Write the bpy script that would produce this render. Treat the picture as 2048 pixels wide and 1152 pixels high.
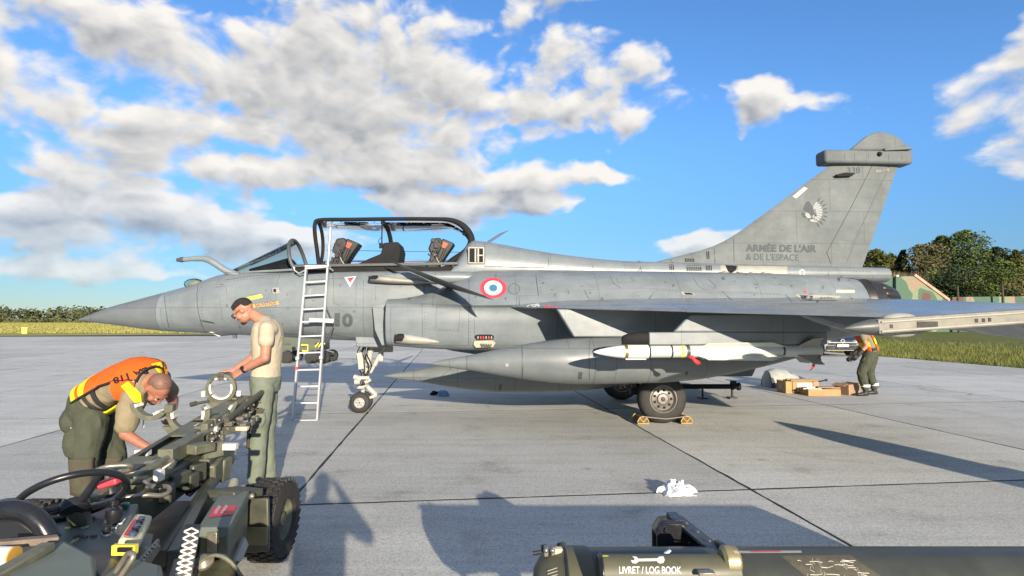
import bpy, bmesh, math, random
import numpy as np
from mathutils import Vector, Matrix, Quaternion
from mathutils.bvhtree import BVHTree
from mathutils import noise as mnoise

# ------------------------------------------------------------------ clearing
for o in list(bpy.data.objects): bpy.data.objects.remove(o, do_unlink=True)
SC = bpy.context.scene
COL = SC.collection
R = math.radians
rnd = random.Random(7)

# ------------------------------------------------------------------ camera
F = 1150.0                      # focal length in px of the 2048 px wide photograph
CAMZ = 1.65
PITCH = math.atan(64 / F)       # horizon sits 64 px under the middle of the picture
cd = bpy.data.cameras.new('camera'); cam = bpy.data.objects.new('camera', cd); COL.objects.link(cam)
cd.sensor_width = 36; cd.lens = F / 2048 * 36; cd.clip_start = 0.05; cd.clip_end = 6000
cam.location = (0, 0, CAMZ); cam.rotation_euler = (math.pi / 2 + PITCH, 0, 0)
SC.camera = cam

# ------------------------------------------------------------------ sun, exposure
SUN_AZ, SUN_EL = R(17.5), R(14.0)        # shadows run away from the viewer, a little to the left
sd = Vector((-math.sin(SUN_AZ) * math.cos(SUN_EL), math.cos(SUN_AZ) * math.cos(SUN_EL), -math.sin(SUN_EL)))
sl = bpy.data.lights.new('sun', 'SUN'); sl.energy = 4.4; sl.angle = R(0.53); sl.color = (1, 0.87, 0.69)
so = bpy.data.objects.new('sun', sl); COL.objects.link(so)
so.rotation_euler = sd.to_track_quat('-Z', 'Y').to_euler(); so.location = (8, -20, 12)
SC.view_settings.view_transform = 'Standard'; SC.view_settings.look = 'None'
SC.view_settings.exposure = 1.0; SC.view_settings.gamma = 1.0; SC.view_settings.use_curve_mapping = False
SC.render.engine = 'CYCLES'
SC.cycles.max_bounces = 6; SC.cycles.transparent_max_bounces = 12
SC.cycles.use_denoising = True

# ------------------------------------------------------------------ pixel of the photo -> point at a given distance
def ray(px, py):
    u, v = (px - 1024) / F, (576 - py) / F
    return Vector((u, math.cos(PITCH) - v * math.sin(PITCH), math.sin(PITCH) + v * math.cos(PITCH)))
def at(px, py, Y):
    d = ray(px, py); k = Y / d.y
    return Vector((d.x * k, Y, CAMZ + d.z * k))
def ground(px, py, z=0.0):
    d = ray(px, py); k = (z - CAMZ) / d.z
    return Vector((d.x * k, d.y * k, z))

# ------------------------------------------------------------------ world: Nishita sky and clouds
def build_world():
    world = bpy.data.worlds.new('World'); SC.world = world; world.use_nodes = True
    nt = world.node_tree; N = nt.nodes; L = nt.links
    for n in list(N): N.remove(n)
    out = N.new('ShaderNodeOutputWorld'); bg = N.new('ShaderNodeBackground')
    L.new(bg.outputs[0], out.inputs[0])
    sky = N.new('ShaderNodeTexSky'); sky.sky_type = 'NISHITA'; sky.sun_disc = False
    sky.sun_elevation = SUN_EL; sky.sun_rotation = math.atan2(-sd.x, -sd.y)
    sky.altitude = 0; sky.air_density = 1.0; sky.dust_density = 0.0; sky.ozone_density = 6.0
    tc = N.new('ShaderNodeTexCoord')
    # cloud field: soft-edged cumulus places in (azimuth, elevation), broken up with noise
    def azel(px, py):
        d = ray(px, py).normalized(); return math.atan2(d.x, d.y), math.asin(d.z)
    spots = [  # px, py, rx, ry (photo pixels), weight
        (250, 55, 260, 75, 1.0), (340, 95, 120, 60, .9), (80, 5, 160, 40, .9),
        (640, 90, 150, 70, 1.0), (760, 120, 250, 90, 1.0), (560, 180, 260, 90, 1.0), (720, 220, 330, 90, 1.05),
        (900, 190, 190, 90, .95), (440, 250, 300, 60, .85), (200, 205, 230, 55, .8), (60, 205, 120, 50, .75),
        (620, 270, 300, 55, .95), (1080, 235, 140, 50, .85), (1130, 200, 120, 40, .8), (1090, 160, 90, 35, .55),
        (1270, 140, 75, 60, .72), (1265, 225, 70, 40, .75), (1110, 100, 110, 50, .5), (1030, 25, 60, 35, .7),
        (830, 40, 90, 40, .6), (480, 75, 50, 35, .75), (700, 30, 60, 40, .6),
        (280, 300, 120, 30, .7), (460, 345, 120, 30, .85), (660, 335, 120, 40, .9), (770, 340, 140, 45, .9), (880, 335, 90, 40, .95),
        (1030, 348, 110, 24, 1.0), (1190, 342, 75, 17, 1.1), (1040, 392, 110, 38, 1.2), (800, 390, 110, 16, .9), (905, 425, 105, 34, 1.2),
        (60, 330, 180, 62, 1.2), (120, 400, 280, 66, 1.25), (330, 430, 230, 56, 1.25), (470, 450, 100, 42, 1.1), (60, 462, 130, 28, 1.0),
        (560, 475, 180, 32, .95), (290, 480, 60, 22, .8), (120, 530, 190, 30, .8), (310, 535, 60, 14, .7), (460, 540, 50, 16, .7),
        (1530, 190, 80, 44, 1.1), (1480, 212, 50, 16, .8), (1670, 215, 48, 26, .6), (1990, 215, 110, 84, 1.15), (2040, 140, 60, 30, .8), (1990, 265, 70, 22, .7),
        (2035, 318, 50, 14, .8), (1410, 490, 90, 28, 1.1), (1470, 253, 35, 10, .5), (1640, 490, 60, 8, .4),
        (600, 520, 140, 20, .5), (180, 110, 90, 20, .45), (90, 120, 90, 24, .45), (220, 360, 120, 30, .5)]
    # coverage on a coarse grid of azimuth x elevation, held in colour ramps (three bands each)
    NA, NB, A0, E1 = 32, 24, .74, .53
    blobs = []
    for px, py, rx, ry, wt in spots:
        a, e = azel(px, py); a2, _ = azel(px + rx, py); _, e2 = azel(px, py - ry)
        blobs.append((a, e, abs(a2 - a), abs(e2 - e), wt * (1.45 if ry < 46 else 1.0)))
    cov = np.full((NB, NA), -1.2)
    for i in range(NB):
        for k in range(NA):
            a = -A0 + 2 * A0 * k / (NA - 1); e = E1 * i / (NB - 1); vals = []
            for (ca, ce, ra, re, wt) in blobs:
                # mean over the cell so that small clouds are not lost between samples
                q = 0
                for da, de in ((0, 0), (.3, 0), (-.3, 0), (0, .3), (0, -.3)):
                    q += (1.25 - math.hypot((a + da * .047 - ca) / max(ra * .95, .036), (e + de * .023 - ce) / max(re * .95, .017))) * wt / 5
                vals.append(q)
            m = sorted(vals)[-3:]
            cov[i, k] = max(-1.2, m[-1])
    def math_(op, a, b=None, g=None):
        n = g.nodes.new('ShaderNodeMath'); n.operation = op
        for i, v in enumerate((a, b)):
            if v is None: continue
            if isinstance(v, (int, float)): n.inputs[i].default_value = v
            else: g.links.new(v, n.inputs[i])
        return n.outputs[0]
    # group: (azimuth, elevation, 0) -> density
    g = bpy.data.node_groups.new('cloud_density', 'ShaderNodeTree')
    g.interface.new_socket('P', in_out='INPUT', socket_type='NodeSocketVector')
    g.interface.new_socket('D', in_out='OUTPUT', socket_type='NodeSocketFloat')
    gi = g.nodes.new('NodeGroupInput'); go = g.nodes.new('NodeGroupOutput')
    # warp the places a little so no ellipse shows
    nz = g.nodes.new('ShaderNodeTexNoise'); nz.inputs['Scale'].default_value = 7; nz.inputs['Detail'].default_value = 3
    st = g.nodes.new('ShaderNodeVectorMath'); st.operation = 'MULTIPLY'; st.inputs[1].default_value = (1, 1.7, 1)
    g.links.new(gi.outputs[0], st.inputs[0]); g.links.new(st.outputs[0], nz.inputs['Vector'])
    sb = g.nodes.new('ShaderNodeVectorMath'); sb.operation = 'SUBTRACT'; sb.inputs[1].default_value = (.5, .5, .5)
    g.links.new(nz.outputs['Color'], sb.inputs[0])
    sc_ = g.nodes.new('ShaderNodeVectorMath'); sc_.operation = 'MULTIPLY'; sc_.inputs[1].default_value = (.16, .07, 0)
    g.links.new(sb.outputs[0], sc_.inputs[0])
    pw = g.nodes.new('ShaderNodeVectorMath'); pw.operation = 'ADD'
    g.links.new(gi.outputs[0], pw.inputs[0]); g.links.new(sc_.outputs[0], pw.inputs[1])
    sp = g.nodes.new('ShaderNodeSeparateXYZ'); g.links.new(pw.outputs[0], sp.inputs[0])
    ta = math_('ADD', math_('MULTIPLY', sp.outputs[0], .5 / A0, g), .5, g)
    row = math_('MULTIPLY', sp.outputs[1], (NB - 1) / E1, g)
    acc = None
    for q in range(NB // 3):
        rp = g.nodes.new('ShaderNodeValToRGB'); rp.color_ramp.interpolation = 'B_SPLINE'; e_ = rp.color_ramp.elements
        while len(e_) < NA: e_.new(.5)
        for k in range(NA):
            e_[k].position = k / (NA - 1)
        for k in range(NA):
            e_[k].color = tuple((cov[q * 3 + c, k] + 1.2) / 3 for c in range(3)) + (1,)
        g.links.new(ta, rp.inputs[0])
        sr = g.nodes.new('ShaderNodeSeparateColor'); g.links.new(rp.outputs[0], sr.inputs[0])
        for c in range(3):
            i = q * 3 + c
            w = math_('MAXIMUM', math_('SUBTRACT', 1, math_('ABSOLUTE', math_('SUBTRACT', row, i, g), None, g), g), 0, g)
            t = math_('MULTIPLY', w, sr.outputs[c], g)
            acc = t if acc is None else math_('ADD', acc, t, g)
    acc = math_('SUBTRACT', math_('MULTIPLY', acc, 3.9, g), 1.5, g)
    # unseen rest of the sky: broken cumulus, thickened to brighten the shadow fill
    far = g.nodes.new('ShaderNodeTexNoise'); far.inputs['Scale'].default_value = 3.1; far.inputs['Detail'].default_value = 2
    g.links.new(st.outputs[0], far.inputs['Vector'])
    fv = math_('SUBTRACT', math_('MULTIPLY', far.outputs['Fac'], 9, g), 4.35, g)
    fv = math_('MAXIMUM', math_('MINIMUM', fv, 1.2, g), -1.2, g)
    def mrg(v, a, b):
        n = g.nodes.new('ShaderNodeMapRange'); n.interpolation_type = 'SMOOTHSTEP'; g.links.new(v, n.inputs[0])
        n.inputs[1].default_value = a; n.inputs[2].default_value = b; return n.outputs[0]
    om = math_('MAXIMUM', mrg(math_('ABSOLUTE', sp.outputs[0], None, g), .68, .78), mrg(sp.outputs[1], .47, .54), g)
    mx = g.nodes.new('ShaderNodeMix'); g.links.new(om, mx.inputs[0]); g.links.new(acc, mx.inputs[2]); g.links.new(fv, mx.inputs[3]); acc = mx.outputs[0]
    # billows, finer towards the horizon
    n2 = g.nodes.new('ShaderNodeTexNoise'); n2.inputs['Scale'].default_value = 7.5; n2.inputs['Detail'].default_value = 7
    n2.inputs['Roughness'].default_value = .62; n2.inputs['Distortion'].default_value = .25
    g.links.new(st.outputs[0], n2.inputs['Vector'])
    f = math_('MULTIPLY', math_('SUBTRACT', n2.outputs['Fac'], .5, g), 2.7, g)
    v2 = g.nodes.new('ShaderNodeTexVoronoi'); v2.feature = 'SMOOTH_F1'; v2.inputs['Scale'].default_value = 22
    v2.inputs['Smoothness'].default_value = .6
    pw2 = g.nodes.new('ShaderNodeVectorMath'); pw2.operation = 'MULTIPLY_ADD'; pw2.inputs[1].default_value = (.035, .03, 0)
    g.links.new(n2.outputs['Color'], pw2.inputs[0]); sst = g.nodes.new('ShaderNodeVectorMath'); sst.operation = 'MULTIPLY'; sst.inputs[1].default_value = (1, 1.35, 1); g.links.new(pw.outputs[0], sst.inputs[0]); g.links.new(sst.outputs[0], pw2.inputs[2])
    g.links.new(pw2.outputs[0], v2.inputs['Vector'])
    f2 = math_('MULTIPLY', math_('SUBTRACT', .42, v2.outputs['Distance'], g), 1.05, g)
    v3 = g.nodes.new('ShaderNodeTexVoronoi'); v3.feature = 'SMOOTH_F1'; v3.inputs['Scale'].default_value = 46; v3.inputs['Smoothness'].default_value = .5
    g.links.new(pw2.outputs[0], v3.inputs['Vector'])
    f3 = math_('MULTIPLY', math_('SUBTRACT', .40, v3.outputs['Distance'], g), .5, g)
    d = math_('ADD', math_('ADD', math_('ADD', acc, f, g), f2, g), f3, g)
    g.links.new(d, go.inputs[0])
    # azimuth / elevation of the view direction
    sep = N.new('ShaderNodeSeparateXYZ'); L.new(tc.outputs['Generated'], sep.inputs[0])
    az = math_('ARCTAN2', sep.outputs[0], sep.outputs[1], nt); el = math_('ARCSINE', sep.outputs[2], None, nt)
    cb = N.new('ShaderNodeCombineXYZ'); L.new(az, cb.inputs[0]); L.new(el, cb.inputs[1])
    def dens(off):
        gn = N.new('ShaderNodeGroup'); gn.node_tree = g
        if off is None: L.new(cb.outputs[0], gn.inputs[0])
        else:
            ad = N.new('ShaderNodeVectorMath'); ad.operation = 'ADD'; ad.inputs[1].default_value = off
            L.new(cb.outputs[0], ad.inputs[0]); L.new(ad.outputs[0], gn.inputs[0])
        return gn.outputs[0]
    D0 = dens(None); D1 = dens((.010, .024, 0))
    def mr(v, a, b, c, d_, smooth=True):
        n = N.new('ShaderNodeMapRange'); n.interpolation_type = 'SMOOTHSTEP' if smooth else 'LINEAR'
        L.new(v, n.inputs[0])
        for i, x in enumerate((a, b, c, d_)): n.inputs[i + 1].default_value = x
        return n.outputs[0]
    alpha = mr(D0, -.10, .85, 0, 1)
    lit = math_('SUBTRACT', D0, D1, nt)                       # thinner above and to the right: sunlit rim
    shade = mr(math_('SUBTRACT', math_('MULTIPLY', math_('MINIMUM', D0, 2.4, nt), .50, nt), math_('MULTIPLY', lit, .60, nt), nt), -.10, 1.30, 0, 1, False)
    cr = N.new('ShaderNodeMix'); cr.data_type = 'RGBA'; L.new(shade, cr.inputs[0])
    cr.inputs[6].default_value = (.86, .83, .79, 1); cr.inputs[7].default_value = (.25, .28, .33, 1)
    # sky part, scaled
    sm = N.new('ShaderNodeMix'); sm.data_type = 'RGBA'; sm.blend_type = 'MULTIPLY'; sm.inputs[0].default_value = 1
    L.new(sky.outputs[0], sm.inputs[6])
    hd = mr(el, .0, .34, .50, 1.)                              # sky colour dimmed low down so the horizon does not blow out
    hc = N.new('ShaderNodeCombineColor')
    for i in range(3): L.new(hd, hc.inputs[i])
    L.new(hc.outputs[0], sm.inputs[7])
    # clouds near the horizon take on the colour of the air
    hz = mr(el, .0, .26, .30, .0)
    k = N.new('ShaderNodeMix'); k.data_type = 'RGBA'; k.blend_type = 'MULTIPLY'; k.inputs[0].default_value = 1
    L.new(cr.outputs[2], k.inputs[6]); k.inputs[7].default_value = (SKY_CLOUD,) * 3 + (1,)
    ch = N.new('ShaderNodeMix'); ch.data_type = 'RGBA'; L.new(hz, ch.inputs[0]); L.new(k.outputs[2], ch.inputs[6]); L.new(sm.outputs[2], ch.inputs[7])
    above = mr(el, -.01, .02, 0, 1)
    al_ = math_('MULTIPLY', alpha, above, nt)
    fin = N.new('ShaderNodeMix'); fin.data_type = 'RGBA'; L.new(al_, fin.inputs[0]); L.new(sm.outputs[2], fin.inputs[6]); L.new(ch.outputs[2], fin.inputs[7])
    L.new(fin.outputs[2], bg.inputs[0]); bg.inputs[1].default_value = SKY_STRENGTH
    world.cycles.sampling_method = 'MANUAL'; world.cycles.sample_map_resolution = 256
SKY_STRENGTH = 0.12
SKY_CLOUD = 4.7
build_world()

# ------------------------------------------------------------------ materials
MATS = {}
def mat(name, col, rough=.6, metal=0., var=.12, scale=4., bump=.0, bscale=60., spec=.5, col2=None, coat=0., trans=0., alpha=1., detail=6., ramp=(.3, .7), rvar=.0):
    """procedural material: base colour broken up by noise, optional fine relief"""
    if name in MATS: return MATS[name]
    m = bpy.data.materials.new(name); m.use_nodes = True; nt = m.node_tree; N = nt.nodes; L = nt.links
    b = N['Principled BSDF']
    b.inputs['Roughness'].default_value = rough; b.inputs['Metallic'].default_value = metal
    b.inputs['Specular IOR Level'].default_value = spec
    if coat: b.inputs['Coat Weight'].default_value = coat; b.inputs['Coat Roughness'].default_value = .15
    if trans: b.inputs['Transmission Weight'].default_value = trans
    if alpha < 1: b.inputs['Alpha'].default_value = alpha
    tc = N.new('ShaderNodeTexCoord')
    nz = N.new('ShaderNodeTexNoise'); nz.inputs['Scale'].default_value = scale; nz.inputs['Detail'].default_value = detail
    nz.inputs['Roughness'].default_value = .65
    L.new(tc.outputs['Object'], nz.inputs['Vector'])
    cr = N.new('ShaderNodeValToRGB'); L.new(nz.outputs['Fac'], cr.inputs[0])
    c1 = tuple(max(0, c * (1 - var)) for c in col); c2 = tuple(min(1, c * (1 + var)) for c in (col2 or col))
    cr.color_ramp.elements[0].position = ramp[0]; cr.color_ramp.elements[1].position = ramp[1]
    cr.color_ramp.elements[0].color = c1 + (1,); cr.color_ramp.elements[1].color = c2 + (1,)
    L.new(cr.outputs[0], b.inputs['Base Color'])
    if rvar:
        mr = N.new('ShaderNodeMapRange'); L.new(nz.outputs['Fac'], mr.inputs[0])
        mr.inputs[1].default_value = .3; mr.inputs[2].default_value = .7
        mr.inputs[3].default_value = max(.02, rough - rvar); mr.inputs[4].default_value = min(1, rough + rvar)
        L.new(mr.outputs[0], b.inputs['Roughness'])
    if bump:
        n2 = N.new('ShaderNodeTexNoise'); n2.inputs['Scale'].default_value = bscale; n2.inputs['Detail'].default_value = 4
        L.new(tc.outputs['Object'], n2.inputs['Vector'])
        bp = N.new('ShaderNodeBump'); bp.inputs['Strength'].default_value = bump; bp.inputs['Distance'].default_value = .02
        L.new(n2.outputs['Fac'], bp.inputs['Height']); L.new(bp.outputs[0], b.inputs['Normal'])
    MATS[name] = m
    return m

# ------------------------------------------------------------------ mesh building
def sm_(a): return a
class MB:
    def __init__(s): s.v = []; s.f = []
    def add(s, vs, fs):
        o = len(s.v); s.v.extend([tuple(p) for p in vs]); s.f.extend([tuple(i + o for i in f) for f in fs]); return s
    def box(s, c, d, rot=None):
        c = Vector(c); h = [x / 2 for x in d]; M = rot.to_matrix() if rot is not None and hasattr(rot, 'to_matrix') else rot
        ps = []
        for z in (-1, 1):
            for x, y in ((-1, -1), (1, -1), (1, 1), (-1, 1)):
                p = Vector((x * h[0], y * h[1], z * h[2]))
                ps.append(c + (M @ p if M is not None else p))
        return s.add(ps, [(3, 2, 1, 0), (4, 5, 6, 7), (0, 1, 5, 4), (1, 2, 6, 5), (2, 3, 7, 6), (3, 0, 4, 7)])
    def beam(s, p0, p1, w, h, up=(0, 0, 1)):
        """rectangular bar from p0 to p1: w across, h along up"""
        p0, p1 = Vector(p0), Vector(p1); d = (p1 - p0).normalized(); up = Vector(up)
        a = d.cross(up)
        if a.length < 1e-4: a = d.cross(Vector((1, 0, 0)))
        a.normalize(); b = a.cross(d).normalized()
        ps = [p + a * (x * w / 2) + b * (y * h / 2) for p in (p0, p1) for x, y in ((-1, -1), (1, -1), (1, 1), (-1, 1))]
        return s.add(ps, [(3, 2, 1, 0), (4, 5, 6, 7), (0, 1, 5, 4), (1, 2, 6, 5), (2, 3, 7, 6), (3, 0, 4, 7)])
    def tube(s, p0, p1, r0, r1=None, n=14, caps=True):
        return s.path([p0, p1], [r0, r0 if r1 is None else r1], n, caps)
    def path(s, pts, r, n=10, caps=True, closed=False):
        pts = [Vector(p) for p in pts]; m = len(pts)
        rs = r if isinstance(r, (list, tuple)) else [r] * m
        tang = []
        for i in range(m):
            a = pts[(i - 1) % m] if (closed or i > 0) else pts[i]; b = pts[(i + 1) % m] if (closed or i < m - 1) else pts[i]
            t = (b - a); tang.append(t.normalized() if t.length > 1e-9 else Vector((0, 0, 1)))
        t0 = tang[0]; ref = Vector((0, 0, 1)) if abs(t0.z) < .9 else Vector((1, 0, 0))
        nrm = (ref - t0 * ref.dot(t0)).normalized()
        vs = []
        for i in range(m):
            if i > 0:
                q = tang[i - 1].rotation_difference(tang[i]); nrm = (q @ nrm); nrm = (nrm - tang[i] * nrm.dot(tang[i])).normalized()
            b = tang[i].cross(nrm)
            for k in range(n):
                a = 2 * math.pi * k / n; vs.append(pts[i] + (nrm * math.cos(a) + b * math.sin(a)) * rs[i])
        fs = []
        for i in range(m if closed else m - 1):
            j = (i + 1) % m
            for k in range(n):
                k2 = (k + 1) % n; fs.append((i * n + k, i * n + k2, j * n + k2, j * n + k))
        if caps and not closed:
            fs.append(tuple(range(n - 1, -1, -1))); fs.append(tuple((m - 1) * n + k for k in range(n)))
        return s.add(vs, fs)
    def lathe(s, prof, o=(0, 0, 0), axis=(1, 0, 0), n=32, caps=True, a0=0., a1=2 * math.pi):
        """prof: (t, r) along axis from o"""
        o = Vector(o); ax = Vector(axis).normalized(); ref = Vector((0, 0, 1)) if abs(ax.z) < .9 else Vector((1, 0, 0))
        u = (ref - ax * ref.dot(ax)).normalized(); w = ax.cross(u)
        full = abs(a1 - a0 - 2 * math.pi) < 1e-6; cnt = n if full else n + 1
        vs = []
        for t, r in prof:
            for k in range(cnt):
                a = a0 + (a1 - a0) * k / n
                vs.append(o + ax * t + (u * math.cos(a) + w * math.sin(a)) * max(r, 1e-4))
        fs = []
        for i in range(len(prof) - 1):
            for k in range(n):
                k2 = (k + 1) % cnt; fs.append((i * cnt + k, i * cnt + k2, (i + 1) * cnt + k2, (i + 1) * cnt + k))
        if caps and full:
            fs.append(tuple(range(cnt - 1, -1, -1))); fs.append(tuple((len(prof) - 1) * cnt + k for k in range(cnt)))
        return s.add(vs, fs)
    def prism(s, poly, d):
        """extrude a planar polygon (3-D points) by vector d"""
        n = len(poly); a = [Vector(p) for p in poly]; d = Vector(d); b = [p + d for p in a]
        return s.add(a + b, [tuple(range(n))[::-1], tuple(range(n, 2 * n))] + [(i, (i + 1) % n, (i + 1) % n + n, i + n) for i in range(n)])
    def sphere(s, c, r, nu=16, nv=10, M=None):
        c = Vector(c); rr = r if isinstance(r, (tuple, list)) else (r, r, r); vs = []; fs = []
        for j in range(nv + 1):
            th = math.pi * j / nv
            for i in range(nu):
                ph = 2 * math.pi * i / nu
                p = Vector((math.sin(th) * math.cos(ph) * rr[0], math.sin(th) * math.sin(ph) * rr[1], math.cos(th) * rr[2]))
                vs.append(c + (M @ p if M is not None else p))
        for j in range(nv):
            for i in range(nu):
                i2 = (i + 1) % nu; fs.append((j * nu + i, (j + 1) * nu + i, (j + 1) * nu + i2, j * nu + i2))
        return s.add(vs, fs)
    def grid(s, rows, closed_v=False):
        """rows: list of equal-length point lists"""
        m = len(rows); n = len(rows[0]); vs = [p for r in rows for p in r]; fs = []
        for i in range(m - 1):
            for k in range(n if closed_v else n - 1):
                k2 = (k + 1) % n; fs.append((i * n + k, i * n + k2, (i + 1) * n + k2, (i + 1) * n + k))
        return s.add(vs, fs)
    def torus(s, c, R_, r, axis=(0, 0, 1), n=32, m=10, a0=0., a1=2 * math.pi):
        c = Vector(c); ax = Vector(axis).normalized(); ref = Vector((0, 0, 1)) if abs(ax.z) < .9 else Vector((0, 1, 0))
        u = (ref - ax * ref.dot(ax)).normalized(); w = ax.cross(u)
        full = abs(a1 - a0 - 2 * math.pi) < 1e-6
        pts = [c + (u * math.cos(a0 + (a1 - a0) * k / n) + w * math.sin(a0 + (a1 - a0) * k / n)) * R_ for k in range(n if full else n + 1)]
        return s.path(pts, r, m, closed=full)
    def build(s, name, m=None, parent=None, smooth=35, bevel=0., loc=None, rotz=None, fix=True, solid=0., subsurf=0):
        me = bpy.data.meshes.new(name); me.from_pydata(s.v, [], s.f)
        if fix:
            bm = bmesh.new(); bm.from_mesh(me)
            bmesh.ops.remove_doubles(bm, verts=bm.verts, dist=1e-5)
            bmesh.ops.recalc_face_normals(bm, faces=bm.faces); bm.to_mesh(me); bm.free()
        me.update()
        return link(name, me, m, parent, smooth, bevel, loc, rotz, solid, subsurf)
def link(name, me, m=None, parent=None, smooth=35, bevel=0., loc=None, rotz=None, solid=0., subsurf=0):
    if smooth:
        me.shade_smooth(); me.set_sharp_from_angle(angle=R(smooth))
    o = bpy.data.objects.new(name, me); COL.objects.link(o)
    if m is not None:
        for x in (m if isinstance(m, (list, tuple)) else [m]): me.materials.append(x)
    if parent is not None: o.parent = parent
    if loc is not None: o.location = loc
    if rotz is not None: o.rotation_euler = (0, 0, rotz)
    if solid:
        q = o.modifiers.new('thickness', 'SOLIDIFY'); q.thickness = solid; q.offset = 0
    if subsurf:
        q = o.modifiers.new('smooth', 'SUBSURF'); q.levels = subsurf; q.render_levels = subsurf
    if bevel:
        q = o.modifiers.new('bevel', 'BEVEL'); q.width = bevel; q.segments = 2; q.limit_method = 'ANGLE'; q.angle_limit = R(40)
    return o
def empty(name, loc=(0, 0, 0), rotz=0.):
    o = bpy.data.objects.new(name, None); COL.objects.link(o); o.location = loc; o.rotation_euler = (0, 0, rotz)
    o.empty_display_size = .2
    return o
def tag(o, label=None, cat=None, group=None, kind=None):
    if label: o['label'] = label
    if cat: o['category'] = cat
    if group: o['group'] = group
    if kind: o['kind'] = kind
    return o
def copy_tree(o, parent=None):
    c = o.copy(); COL.objects.link(c); c.parent = parent
    for ch in list(o.children): copy_tree(ch, c)
    return c
def crom(pts, n):
    """Catmull-Rom through points (tuples), n samples per span"""
    P = [np.array(p, float) for p in pts]; out = []
    for i in range(len(P) - 1):
        p0 = P[i - 1] if i > 0 else 2 * P[0] - P[1]; p1, p2 = P[i], P[i + 1]; p3 = P[i + 2] if i + 2 < len(P) else 2 * P[-1] - P[-2]
        for k in range(n):
            t = k / n
            out.append(.5 * ((2 * p1) + (-p0 + p2) * t + (2 * p0 - 5 * p1 + 4 * p2 - p3) * t * t + (-p0 + 3 * p1 - 3 * p2 + p3) * t ** 3))
    out.append(P[-1]); return out
def pchip(xs, ys):
    """monotone cubic through (xs, ys); returns a function"""
    xs = np.array(xs, float); ys = np.array(ys, float); h = np.diff(xs); dl = np.diff(ys) / h; n = len(xs); d = np.zeros(n)
    for i in range(1, n - 1):
        if dl[i - 1] * dl[i] > 0:
            w1 = 2 * h[i] + h[i - 1]; w2 = h[i] + 2 * h[i - 1]; d[i] = (w1 + w2) / (w1 / dl[i - 1] + w2 / dl[i])
    d[0] = dl[0]; d[-1] = dl[-1]
    def f(x):
        x = min(max(x, xs[0]), xs[-1]); i = min(int(np.searchsorted(xs, x, 'right') - 1), n - 2); i = max(i, 0)
        t = (x - xs[i]) / h[i]
        return float((1 + 2 * t) * (1 - t) ** 2 * ys[i] + t * (1 - t) ** 2 * h[i] * d[i] + t * t * (3 - 2 * t) * ys[i + 1] + t * t * (t - 1) * h[i] * d[i + 1])
    return f
# ================================================================== SETTING
# slab grid of the apron: joints run 6.3 degrees left of the view
GA = R(6.35)
gU = Vector((math.cos(GA), math.sin(GA), 0)); gV = Vector((-math.sin(GA), math.cos(GA), 0))   # across, along
def g2w(u, v, z=0.): p = gU * u + gV * v; return Vector((p.x, p.y, z))
def w2g(p): return p.x * gU.x + p.y * gU.y, p.x * gV.x + p.y * gV.y
SW, SL = 4.36, 5.16
u0 = w2g(ground(583, 1000))[0]; v0 = w2g(ground(896, 999.5))[1]

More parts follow.
